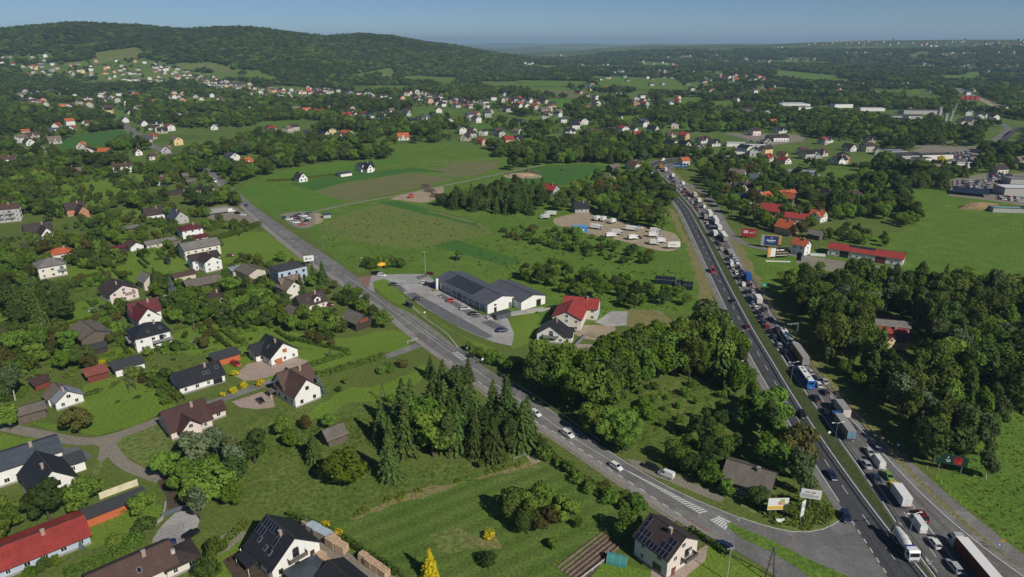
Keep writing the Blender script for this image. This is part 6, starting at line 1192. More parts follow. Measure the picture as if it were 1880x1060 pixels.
for a, b, c_, d, nr, nc in LOTS:
  for i in range(nr):
    for j in range(nc):
      if random.random() < .1: continue
      s, t_ = (j + .5) / nc, (i + .5) / nr; x = (a[0] * (1 - s) + b[0] * s) * (1 - t_) + (d[0] * (1 - s) + c_[0] * s) * t_; y = (a[1] * (1 - s) + b[1] * s) * (1 - t_) + (d[1] * (1 - s) + c_[1] * s) * t_; p = P(x, y, .07); LC.append(Vector((p.x, p.y, .07)))
LC.sort(key=lambda p: p.length); lm = MB(); lc = ['silver', 'dark grey', 'white', 'black', 'dark blue', 'grey', 'red', 'blue']; lmat = [PM[c] for c in lc] + [M_GLASS, M_LAMP, M_TAIL, M_TYRE]
for n, p in enumerate(LC):
  col = random.choices(lc, (5, 4, 5, 3, 3, 3, 1, 1))[0]; kd = random.choice(('saloon', 'hatchback', 'estate', 'suv')); yw = R(random.choice((70, 250)) + random.uniform(-5, 5))
  if n < 150: car(kd, col, p, yw, 'tiny %s car in the packed dealer lots on the right' % col, 'cars in the packed dealer lots', small=True)
  else:
    M = Matrix.Translation(p) @ Matrix.Rotation(yw, 4, 'Z'); me = car_meshes(kd)['one']
    for f in me.polygons: lm.face([M @ me.vertices[k].co for k in f.vertices], lc.index(col) if f.material_index == 0 else 7 + f.material_index)
tag(lm.obj('parked_cars', lmat), 'rows of tiny parked cars farther back in the dealer lots', 'cars', None, 'stuff')
# ---------------------------------------------------------------- trees
LV = {'leaf': leaf_mat('mid green leaves', (0.116, 0.214, 0.032), (0.199, 0.306, 0.052), .35, .4), 'dark': leaf_mat('dark green leaves', (0.063, 0.107, 0.027), (0.112, 0.163, 0.043), .3, .4), 'lime': leaf_mat('fresh lime green leaves', (0.106, 0.188, 0.018), (0.163, 0.237, 0.027), .15, .4), 'spruce': leaf_mat('spruce needles', (0.053, 0.092, 0.024), (0.095, 0.145, 0.035), .3, .08),
   'birch': leaf_mat('greyish birch leaves', (0.098, 0.140, 0.052), (0.146, 0.188, 0.074), .2, .4), 'blue': leaf_mat('blue spruce needles', (0.084, 0.126, 0.126), (0.132, 0.174, 0.168), .1, .08), 'olive': leaf_mat('olive green leaves', (0.094, 0.136, 0.026), (0.136, 0.176, 0.041), .25, .4), 'tuft': leaf_mat('rank grass', (0.115, 0.175, 0.026), (0.165, 0.215, 0.044), .2), 'weed': leaf_mat('bright weeds', (0.130, 0.190, 0.020), (0.190, 0.240, 0.035), .2), 'yellow': leaf_mat('golden yellow leaves', (0.480, 0.400, 0.015), (0.660, 0.560, 0.030), .1), 'bronze': leaf_mat('bronze green leaves', (0.113, 0.121, 0.029), (0.169, 0.153, 0.048), .25, .4), 'hedge': leaf_mat('thuja hedge', (0.060, 0.105, 0.018), (0.112, 0.158, 0.027), .2, .1), 'pine': leaf_mat('grey green pine needles', (0.094, 0.135, 0.065), (0.146, 0.182, 0.094), .25, .08)}
M_BARK = mat('grey brown bark', (.10, .08, .06), .9, .3, 4); M_BARKW = mat('pale birch bark', (.48, .46, .42), .8, .3, 4)
def cards(C, N, S, asp=1.0, along=None, rng=RNG):
  """one irregular four-cornered leaf clump per point: centre, facing, size"""
  n = len(C); N = N / (np.linalg.norm(N, axis=1)[:, None] + 1e-9); up = np.where(np.abs(N[:, 2:3]) > .9, np.array([[1., 0, 0]]), np.array([[0, 0, 1.]]))
  A = np.cross(up, N) if along is None else along; A = A / (np.linalg.norm(A, axis=1)[:, None] + 1e-9); Bv = np.cross(N, A)
  if along is None:
    t = rng.uniform(0, 6.28, n)[:, None]; A, Bv = A * np.cos(t) + Bv * np.sin(t), Bv * np.cos(t) - A * np.sin(t)
  S = np.asarray(S)[:, None]; V = np.empty((n, 4, 3))
  for k, (a, b) in enumerate(((-1, -1), (1, -1), (1, 1), (-1, 1))):
    j = rng.uniform(.55, 1.15, (n, 2)); V[:, k] = C + A * (a * S * asp * j[:, :1]) + Bv * (b * S * j[:, 1:]) + N * rng.uniform(-.25, .25, (n, 1)) * S
  return V.reshape(-1, 3)
def cards_mesh(name, V, mt):
  n = len(V) // 4; me = bpy.data.meshes.new(name); me.vertices.add(len(V)); me.vertices.foreach_set('co', V.ravel().astype(np.float32)); me.loops.add(len(V)); me.loops.foreach_set('vertex_index', np.arange(len(V), dtype=np.int32))
  me.polygons.add(n); me.polygons.foreach_set('loop_start', np.arange(0, 4 * n, 4, dtype=np.int32)); me.polygons.foreach_set('loop_total', np.full(n, 4, np.int32)); me.materials.append(mt); me.update(calc_edges=True); me.validate(); return me
def sph(n): v = RNG.normal(size=(n, 3)); return v / np.linalg.norm(v, axis=1)[:, None]
def lobed(nl, ell, cz, ncard, size, lr=(.11, .19), flat=.85, low=.0):
  c = sph(nl) * (RNG.uniform(.25, 1, (nl, 1)) ** .5); c = c * (np.array(ell) - lr[0] * .6) * RNG.uniform(.75, 1.2, (nl, 1)) + RNG.normal(0, .03, 3) * np.array([1, 1, .3]); c[:, 2] += cz; r = RNG.uniform(lr[0] * .75, lr[1] * 1.08, nl)
  per = np.maximum(8, (ncard * r ** 2 / (r ** 2).sum()).astype(int)); C, N = [], []
  for i in range(nl):
    d = sph(per[i]); p = c[i] + d * r[i] * np.array([1, 1, flat]) * RNG.uniform(.82, 1.12, (per[i], 1)); ins = np.zeros(per[i], bool)
    for j in range(nl):
      if j != i: ins |= (((p - c[j]) / (r[j] * .8)) ** 2).sum(1) < 1
    ins |= p[:, 2] < low
    C.append(p[~ins]); N.append((d + RNG.normal(0, .45, d.shape) + np.array([0, 0, .15]))[~ins])
  C, N = np.concatenate(C), np.concatenate(N); return cards(C, N, RNG.uniform(size * .7, size * 1.35, len(C)))
def conifer(levels, rad, size, droop=.35, bare=.05, nb=9, top=1.0):
  C, N, A, S = [], [], [], []
  for k in range(levels):
    t = k / (levels - 1); z = bare + (top - bare) * t; R_ = rad * (1 - t) ** .85 * RNG.uniform(.82, 1.1) + .012; n = max(4, int(nb * (1 - t * .5)))
    for b in range(n):
      az = 6.2832 * (b + RNG.uniform(0, 1)) / n; d = np.array([math.cos(az), math.sin(az), 0]); L = R_ * RNG.uniform(.75, 1.12); m = max(1, int(L / (size * 1.3)))
      for j in range(m + 1):
        f = (j + .7) / (m + 1); C.append(d * L * f + np.array([0, 0, z - droop * L * f * f])); nn = np.array([d[0] * .5, d[1] * .5, 1.0]) + RNG.normal(0, .3, 3); N.append(nn); a = d + np.array([0, 0, -droop * f * 1.4]); A.append(a + RNG.normal(0, .2, 3)); S.append(size * RNG.uniform(.7, 1.2) * (1 - .35 * t))
  C, N, A, S = map(np.array, (C, N, A, S)); A = A - N * ((A * N).sum(1) / (N * N).sum(1))[:, None]; return cards(C, N, S, 1.25, A)
def trunk(h, r, mt, limbs=5, lean=.02, spread=.22):
  m = MB(); p = Vector((0, 0, -.02)); k = 4
  for i in range(k):
    q = Vector((random.uniform(-lean, lean), random.uniform(-lean, lean), h * (i + 1) / k)); m.tube(p, q, r * (1 - .72 * i / k), r * (1 - .72 * (i + 1) / k), 7, cap=i == 0); p = q
  for i in range(limbs):
    a = 6.2832 * (i + random.random()) / limbs; z = h * random.uniform(.45, .9); b = Vector((math.cos(a) * spread * random.uniform(.6, 1), math.sin(a) * spread * random.uniform(.6, 1), z + random.uniform(.12, .25))); m.tube((0, 0, z), b, r * .42, r * .12, 5, cap=False)
  return m.mesh('trunk', [mt])
SHAPES = {}
def add_shape(kind, fn, tr): SHAPES.setdefault(kind, []).append((fn, tr))
for i in range(4): add_shape('leaf', cards_mesh('crown', lobed(random.randint(14, 20), (.36 + .05 * (i % 2), .36, .40), .58, 3000, .0245), LV['leaf']), trunk(.62, .026, M_BARK))
for i in range(3): add_shape('dark', cards_mesh('crown', lobed(random.randint(12, 17), (.33, .35, .41), .57, 3000, .025), LV['dark']), trunk(.62, .026, M_BARK))
for i in range(2): add_shape('lime', cards_mesh('crown', lobed(16, (.38, .38, .40), .58, 3000, .0245, (.12, .18)), LV['lime']), trunk(.6, .026, M_BARK))
for i in range(2): add_shape('birch', cards_mesh('crown', lobed(20, (.24, .25, .43), .56, 2200, .023, (.07, .13), 1.15), LV['birch']), trunk(.88, .017, M_BARKW, 6, .02, .15))
for i in range(2): add_shape('bronze', cards_mesh('crown', lobed(15, (.36, .36, .40), .57, 2600, .025), LV['bronze']), trunk(.6, .026, M_BARK))
for i in range(3): add_shape('spruce', cards_mesh('crown', conifer(34, .25 + .05 * i, .030, .42, nb=13), LV['spruce']), trunk(.93, .018, M_BARK, 0))
for i in range(2): add_shape('pine', cards_mesh('crown', lobed(17, (.26, .27, .38), .60, 2200, .024, (.09, .16), .7), LV['pine']), trunk(.8, .022, M_BARK, 5, .02, .16))
for i in range(3): add_shape('slim', cards_mesh('crown', lobed(26, (.15 + .02 * i, .16, .45), .54, 2600, .0195, (.055, .10), 1.3), LV['leaf' if i else 'lime']), trunk(.85, .016, M_BARK, 5, .02, .12))
for i in range(3): add_shape('slimdark', cards_mesh('crown', lobed(24, (.16, .15 + .02 * i, .44), .55, 2400, .0195, (.055, .10), 1.3), LV['dark' if i else 'olive']), trunk(.88, .015, M_BARK, 5, .02, .12))
for i in range(2): add_shape('olive', cards_mesh('crown', lobed(17, (.33, .36, .40), .57, 2800, .024), LV['olive']), trunk(.62, .025, M_BARK))
add_shape('blue', cards_mesh('crown', conifer(20, .26, .042, .2), LV['blue']), trunk(.9, .02, M_BARK, 0))
for i in range(2): add_shape('bush', cards_mesh('crown', lobed(12, (.62, .62, .42), .48, 1300, .052, (.22, .34), .8, .02), LV['leaf' if i else 'dark']), trunk(.5, .03, M_BARK, 5, .05, .3))
add_shape('bronzebush', cards_mesh('crown', lobed(11, (.62, .62, .42), .48, 1200, .052, (.22, .34), .8, .02), LV['bronze']), trunk(.5, .03, M_BARK, 5, .05, .3))
add_shape('yellowbush', cards_mesh('crown', lobed(11, (.6, .6, .42), .48, 1200, .05, (.2, .34), .8, .02), LV['yellow']), trunk(.5, .03, M_BARK, 4, .05, .3))
add_shape('yellowcone', cards_mesh('crown', conifer(26, .23, .036, -.25, .03, 12), LV['yellow']), trunk(.7, .02, M_BARK, 3, .01, .1))
add_shape('column', cards_mesh('crown', lobed(18, (.12, .12, .48), .52, 1000, .025, (.06, .09), 1.8, .01), LV['dark']), trunk(.8, .014, M_BARK, 3, .01, .06))
add_shape('tuft', cards_mesh('crown', lobed(9, (.9, .9, .42), .35, 200, .14, (.3, .45), .6, .02), LV['tuft']), trunk(.3, .01, M_BARK, 2, .05, .2)); add_shape('weed', cards_mesh('crown', lobed(9, (.9, .9, .42), .35, 200, .14, (.3, .45), .6, .02), LV['weed']), trunk(.3, .01, M_BARK, 2, .05, .2))
KN = {'slim': 'broadleaf_tree', 'slimdark': 'broadleaf_tree', 'olive': 'broadleaf_tree', 'leaf': 'broadleaf_tree', 'dark': 'broadleaf_tree', 'lime': 'broadleaf_tree', 'bronze': 'broadleaf_tree', 'birch': 'birch_tree', 'spruce': 'spruce_tree', 'pine': 'pine_tree', 'blue': 'spruce_tree', 'bush': 'bush', 'bronzebush': 'bush', 'yellowbush': 'flowering_bush', 'yellowcone': 'conifer_tree', 'column': 'poplar_tree'}
KL = {'slim': 'tall slender green tree', 'slimdark': 'tall slender dark tree', 'olive': 'olive green broadleaf tree', 'leaf': 'green broadleaf tree', 'dark': 'dark broadleaf tree', 'lime': 'bright green broadleaf tree', 'bronze': 'bronze green tree', 'birch': 'slender birch', 'spruce': 'dark spruce', 'pine': 'grey green pine', 'blue': 'blue spruce', 'bush': 'green bush', 'bronzebush': 'brownish bush', 'yellowbush': 'yellow bush', 'column': 'narrow columnar tree'}
TREES = []
def inpoly(X, Y, w):
  x0, y0 = w.min(0); x1, y1 = w.max(0); res = np.zeros(len(X), bool); c = np.where((X >= x0) & (X <= x1) & (Y >= y0) & (Y <= y1))[0]
  if len(c) == 0: return res
  xs, ys = X[c], Y[c]; r = np.zeros(len(c), bool); j = len(w) - 1
  for i in range(len(w)):
    xi, yi = w[i]; xj, yj = w[j]; cond = (yi > ys) != (yj > ys)
    if cond.any(): r[cond] ^= xs[cond] < (xj - xi) * (ys[cond] - yi) / (yj - yi) + xi
    j = i
  res[c] = r; return res
HS = np.array(HOUSES)
def near_house(X, Y, pad=0.0):
  r = np.zeros(len(X), bool)
  for hx, hy, yw, a, b in HOUSES:
    m = np.where((np.abs(X - hx) < a + b + 4 + pad) & (np.abs(Y - hy) < a + b + 4 + pad))[0]
    if len(m):
      dx, dy = X[m] - hx, Y[m] - hy; u = dx * math.cos(yw) + dy * math.sin(yw); v = dy * math.cos(yw) - dx * math.sin(yw); r[m] |= (np.abs(u) < a + pad) & (np.abs(v) < b + pad)
  return r
ROADS = []
for o_ in bpy.data.objects:
  if o_.get('kind') == 'structure' and o_.name.split('.')[0] in ('motorway_carriageway', 'hard_shoulder', 'local_road', 'pavement', 'lane', 'side_road', 'car_park', 'sandy_yard', 'farm_track', 'paved_drive', 'car_dealer_yard', 'bus_bay', 'paved_yard', 'concrete_yard', 'central_reservation', 'paved_terrace', 'traffic_island', 'gravel_verge'):
    me = o_.data; v = np.array([[p.co.x, p.co.y] for p in me.vertices])
    n = len(v)
    ROADS.append(v if o_.name.split('.')[0] in ('local_road', 'car_park', 'sandy_yard', 'paved_drive', 'car_dealer_yard', 'paved_yard', 'concrete_yard', 'paved_terrace', 'traffic_island') else np.r_[v[:n // 2], v[n // 2:][::-1]])
def on_road(X, Y):
  r = np.zeros(len(X), bool)
  for w in ROADS: r |= inpoly(X, Y, w)
  return r
def blocks_view(X, Y, h=11.0):
  r = np.zeros(len(X), bool)
  for hx, hy, yw, a, b in HOUSES:
    d = math.hypot(hx, hy)
    if d > 620: continue
    ux, uy = hx / d, hy / d; m = np.where((np.abs(X - hx) < 60) & (np.abs(Y - hy) < 60))[0]
    if len(m):
      al = (hx - X[m]) * ux + (hy - Y[m]) * uy; lt = np.abs((X[m] - hx) * uy - (Y[m] - hy) * ux); r[m] |= (al > 0) & (al < min(a, b) + (h - 4.5) * d / CAMH * .42) & (lt < .5 * (a + b) - 1)
  return r
def zone(px, sp, h, mix, where, avoid_open=False, group=None, vb=True, clump=0):
  w = np.array([[p.x, p.y] for p in wpts(px)]); x0, y0 = w.min(0); x1, y1 = w.max(0); n = int((x1 - x0) * (y1 - y0) / sp ** 2 * 3) + 4
  X, Y = RNG.uniform(x0, x1, n), RNG.uniform(y0, y1, n); k = inpoly(X, Y, w) & ~near_house(X, Y, .8) & ~on_road(X, Y) & ~(vb & blocks_view(X, Y, h[1]))
  for q in HOLES: k &= ~inpoly(X, Y, q)
  if avoid_open:
    for q in PATCHES: k &= ~inpoly(X, Y, q)
  if clump: k &= (np.sin(X / 7.3 + 2 * np.sin(Y / 11)) + np.sin(Y / 8.1 + 2 * np.sin(X / 13) + 1)) > clump
  X, Y = X[k], Y[k]; keep = []
  for i in range(len(X)):
    if all((X[i] - X[j]) ** 2 + (Y[i] - Y[j]) ** 2 > sp * sp for j in keep): keep.append(i)
  kinds, wt = list(mix), list(mix.values())
  for i in keep:
    kd = random.choices(kinds, wt)[0]; TREES.append((X[i], Y[i], random.uniform(*h) * (1.12 if kd in ('spruce',) else 1), kd, '%s %s' % (KL[kd], where), group or 'trees ' + where, False))
def tree(px, py, h, kd, label, wd=1.0): p = P(px, py); TREES.append((p.x, p.y, h, kd, label, None, True, wd))
HOLES = [np.array([[p.x, p.y] for p in wpts(q)]) for q in ([(1578, 596), (1690, 596), (1708, 690), (1690, 704), (1610, 704)], [(1405, 918), (1535, 905), (1550, 965), (1430, 985)])]
MIX = {'leaf': 5, 'olive': 2.5, 'slim': 1.5, 'dark': 2.5, 'lime': 1, 'bronze': .6, 'birch': .6}
zone([(962, 700), (1005, 690), (1060, 700), (1110, 690), (1180, 665), (1250, 645), (1335, 640), (1350, 690), (1300, 705), (1200, 705), (1150, 745), (1125, 792), (1080, 775), (1020, 738)], 4.4, (14, 20), {'slim': 6, 'slimdark': 2, 'leaf': 3, 'olive': 1, 'dark': 1.2, 'lime': 1.6, 'spruce': .9}, 'in the wood between the local road and the motorway')
zone([(1040, 800), (1110, 780), (1150, 790), (1160, 835), (1100, 830)], 5, (6, 10), {'leaf': 3, 'dark': 2, 'lime': 1}, 'on the bank above the local road')
zone([(1438, 552), (1500, 545), (1560, 528), (1640, 530), (1760, 545), (1900, 560), (1980, 640), (1980, 735), (1890, 762), (1835, 765), (1795, 785), (1752, 852), (1712, 868), (1700, 862), (1672, 816), (1644, 772), (1602, 726), (1552, 678), (1510, 634), (1472, 595), (1440, 564)], 5.2, (11, 17.5), {'slim': 4, 'slimdark': 6, 'leaf': 1.5, 'olive': .8, 'dark': 2.5, 'birch': 2.5, 'spruce': 1.6, 'pine': .8}, 'in the dark forest right of the motorway')
zone([(1352, 690), (1366, 690), (1408, 768), (1448, 838), (1490, 898), (1490, 925), (1445, 925), (1412, 890), (1390, 830), (1365, 780), (1340, 730)], 4.7, (9, 15), {'slim': 3, 'slimdark': 4, 'leaf': 3, 'bronze': .3, 'birch': .7}, 'in the strip beside the free carriageway')
zone([(1250, 860), (1330, 860), (1420, 930), (1400, 945), (1330, 915), (1260, 880)], 5.5, (5, 9), {'leaf': 3, 'dark': 3}, 'around the weathered bungalow', vb=False)
zone([(1500, 655), (1545, 690), (1600, 742), (1655, 800), (1668, 812), (1640, 772), (1600, 726), (1550, 678), (1508, 640)], 5, (5, 8), {'leaf': 3, 'birch': 2, 'olive': 1}, 'along the edge of the forest beside the hard shoulder')
zone([(1228, 858), (1290, 800), (1345, 765), (1375, 800), (1340, 850), (1260, 875)], 5.2, (5, 10), {'leaf': 4, 'dark': 2, 'lime': .5}, 'in the shady clearing between the roads', vb=False)
zone([(1120, 768), (1190, 772), (1200, 815), (1160, 838), (1100, 822), (1085, 795)], 5.0, (7, 12), {'slim': 3, 'leaf': 3, 'lime': 1}, 'at the lower end of the wood between the roads')
zone([(1160, 722), (1240, 706), (1335, 712), (1335, 765), (1250, 800), (1180, 790)], 5.2, (1.4, 3.6), {'bush': 4, 'leaf': 1.5, 'bronzebush': .5}, 'in the scrubby clearing between the roads')
zone([(1790, 800), (1840, 775), (1850, 800), (1815, 880), (1790, 905)], 8, (8, 13), {'birch': 4, 'slim': 2}, 'along the clearing beside the green billboard')
zone([(700, 812), (740, 786), (795, 768), (860, 764), (930, 778), (992, 818), (960, 838), (850, 847), (760, 850), (705, 832)], 4.4, (10.5, 17), {'spruce': 5, 'slimdark': 2, 'dark': 1.2, 'leaf': 1}, 'in the spruce wood beside the local road')
zone([(765, 690), (800, 690), (850, 712), (862, 725), (800, 712), (770, 705)], 4.6, (7, 11), {'spruce': 4, 'bronze': 2, 'dark': 2}, 'in the belt at the zebra marking')
zone([(808, 376), (880, 366), (950, 352), (1000, 360), (1000, 388), (960, 400), (880, 390), (812, 384)], 6.5, (11, 14), {'spruce': 4, 'dark': 5}, 'in the dense block left of the red roofed house')
zone([(930, 312), (1000, 297), (1110, 288), (1180, 290), (1160, 302), (1080, 300), (1000, 304), (935, 316)], 8, (11, 15), {'leaf': 3, 'dark': 5, 'spruce': 1}, 'in the belt behind the log piles')
zone([(1022, 368), (1060, 348), (1110, 335), (1180, 322), (1215, 345), (1228, 385), (1226, 425), (1150, 412), (1090, 393), (1050, 388), (1025, 388)], 7.2, (9, 13), {'leaf': 4, 'dark': 4, 'spruce': 1, 'lime': .5, 'bronze': .6}, 'around the houses above the lorry yard')
zone([(955, 512), (1000, 492), (1060, 505), (1150, 525), (1248, 545), (1262, 562), (1180, 572), (1080, 560), (1000, 532)], 5.6, (5, 8.5), {'leaf': 5, 'dark': 2, 'lime': .8}, 'in the thicket behind the supermarket')
zone([(915, 425), (1010, 422), (1040, 425), (1100, 440), (1180, 463), (1222, 478), (1150, 488), (1040, 462), (940, 440)], 5.5, (3.2, 5.5), {'bush': 5, 'leaf': 2, 'bronzebush': 1.2}, 'in the scrub below the lorry yard')
zone([(0, 310), (90, 332), (112, 372), (105, 400), (40, 398), (-20, 390)], 7, (9, 14), MIX, 'at the left edge of the village')
zone([(-20, 500), (30, 450), (100, 452), (190, 440), (262, 435), (205, 475), (140, 488), (60, 520), (-20, 560)], 7, (7, 11), MIX, 'between the gardens at the left', True)
zone([(180, 400), (330, 395), (340, 430), (250, 432), (170, 430)], 7.5, (5, 8), MIX, 'around the slate roofed house', True)
zone([(110, 320), (330, 300), (345, 330), (300, 345), (120, 345)], 9, (6, 10), MIX, 'around the upper village houses', True)
zone([(10, 570), (60, 560), (135, 562), (140, 600), (60, 612), (0, 600)], 6, (11, 15), {'spruce': 4, 'dark': 2, 'birch': 1}, 'in the spruce group at the left')
zone([(0, 630), (120, 610), (130, 655), (190, 690), (60, 690), (0, 720)], 5.2, (6, 10), MIX, 'in the gardens behind the white cottage', True)
zone([(0, 440), (330, 400), (480, 480), (640, 560), (560, 640), (440, 620), (330, 740), (250, 690), (0, 740)], 3.4, (1.2, 3.4), {'bush': 5, 'bronzebush': 1.3, 'leaf': 1}, 'in the village gardens', True, clump=.45)
zone([(0, 500), (330, 420), (480, 480), (640, 560), (620, 640), (440, 640), (330, 740), (250, 690), (0, 700)], 4.6, (1.8, 5.5), {'bush': 3, 'leaf': 3, 'olive': 2, 'bronze': 1, 'lime': .6, 'spruce': .5}, 'in clumps on the village plots', clump=.3)
zone([(100, 320), (330, 300), (480, 420), (330, 480), (130, 500)], 5.0, (2.5, 8), MIX, 'in clumps on the upper village plots', clump=.2)
zone([(285, 545), (440, 525), (520, 565), (600, 592), (640, 605), (560, 625), (420, 605), (330, 605), (290, 590)], 5.0, (5, 9), {'leaf': 4, 'dark': 2, 'bush': 3, 'lime': .6}, 'in the gardens between the village lanes', True)
zone([(400, 460), (520, 470), (560, 500), (640, 540), (620, 560), (470, 530), (400, 520)], 8, (4, 7), MIX, 'in the gardens along the local road', True)
zone([(262, 872), (330, 850), (400, 838), (470, 836), (485, 862), (425, 905), (418, 965), (365, 960), (330, 892)], 4.4, (9, 13.5), {'leaf': 2, 'pine': 4, 'birch': 2, 'dark': 2}, 'in the grove below the lane', vb=False)
zone([(55, 965), (130, 935), (195, 925), (205, 955), (100, 990), (50, 1000)], 5.4, (9, 13), {'spruce': 3, 'leaf': 3, 'dark': 2}, 'in front of the steep black roofed house', vb=False)
zone([(-10, 960), (45, 975), (40, 1010), (-20, 1030)], 6, (7, 10), {'spruce': 2, 'leaf': 2}, 'at the lower left corner')
zone([(175, 960), (290, 950), (290, 990), (210, 1010), (150, 1010)], 4.2, (2.5, 5), {'bush': 4, 'leaf': 2, 'blue': .5, 'bronzebush': 1}, 'in the ornamental garden', True)
zone([(100, 1060), (200, 1075), (330, 1040), (400, 1010), (395, 1070), (250, 1110), (100, 1110)], 5, (4, 8), MIX, 'around the brown bungalow')
zone([(225, 670), (320, 700), (360, 720), (300, 745), (240, 700)], 4.5, (2.5, 5), {'bush': 3, 'leaf': 1}, 'along the diagonal garden hedge')
zone([(855, 640), (905, 652), (945, 685), (915, 680), (870, 660)], 4.0, (3.5, 6), {'leaf': 4, 'bush': 3}, 'below the car park corner')
zone([(988, 812), (1030, 848), (1090, 888), (1150, 916), (1185, 932), (1172, 950), (1080, 908), (1010, 862), (975, 832)], 3.1, (2.4, 4.2), {'bush': 4, 'bronzebush': 3, 'leaf': 2}, 'in the hedgerow along the local road')
zone([(905, 958), (960, 985), (1015, 990), (1038, 962), (1000, 940), (940, 935)], 3.6, (7, 9.5), {'leaf': 3, 'olive': 3, 'bronze': 1}, 'in the orchard clump on the mown field')
zone([(480, 800), (560, 770), (600, 775), (640, 800), (620, 830), (560, 840), (500, 820)], 7, (4, 8), MIX, 'in the wild garden')
zone([(1280, 312), (1340, 296), (1400, 300), (1480, 335), (1600, 362), (1602, 398), (1500, 412), (1468, 440), (1430, 440), (1400, 420), (1345, 402), (1310, 372)], 8.0, (8, 13), {'leaf': 4, 'dark': 4, 'lime': .8, 'spruce': .8, 'bronze': .6}, 'in the hamlet right of the motorway')
zone([(1604, 402), (1625, 378), (1650, 362), (1668, 368), (1650, 395), (1620, 412)], 7, (11, 15), {'leaf': 3, 'dark': 3}, 'in the big clump on the wide field')
zone([(1640, 412), (1690, 402), (1695, 412), (1650, 420)], 6, (7, 9), {'dark': 3, 'leaf': 2}, 'in the low clump on the wide field')
zone([(1500, 432), (1560, 430), (1640, 446), (1630, 454), (1560, 448), (1505, 440)], 5.5, (5, 8), MIX, 'behind the long red roofed workshop')
zone([(1480, 498), (1540, 505), (1560, 512), (1500, 520), (1450, 530), (1440, 540), (1430, 530)], 6.5, (6, 9), MIX, 'at the upper edge of the forest')
zone([(635, 540), (700, 585), (690, 600), (622, 552)], 5, (4, 7), MIX, 'along the pavement of the local road')
zone([(662, 488), (730, 484), (736, 492), (672, 495)], 4.2, (5, 7), {'bush': 3, 'leaf': 3}, 'in the rounded clump above the car park entrance')
zone([(1680, 335), (1740, 340), (1738, 350), (1690, 345)], 5.5, (5, 8), MIX, 'in the dealer hedgerow')
zone([(1680, 300), (1735, 305), (1730, 318), (1680, 312)], 7, (6, 9), MIX, 'around the salmon cottage')
zone([(1780, 300), (1812, 296), (1820, 318), (1785, 316)], 7, (9, 12), {'dark': 3, 'leaf': 2}, 'behind the dealer lots')
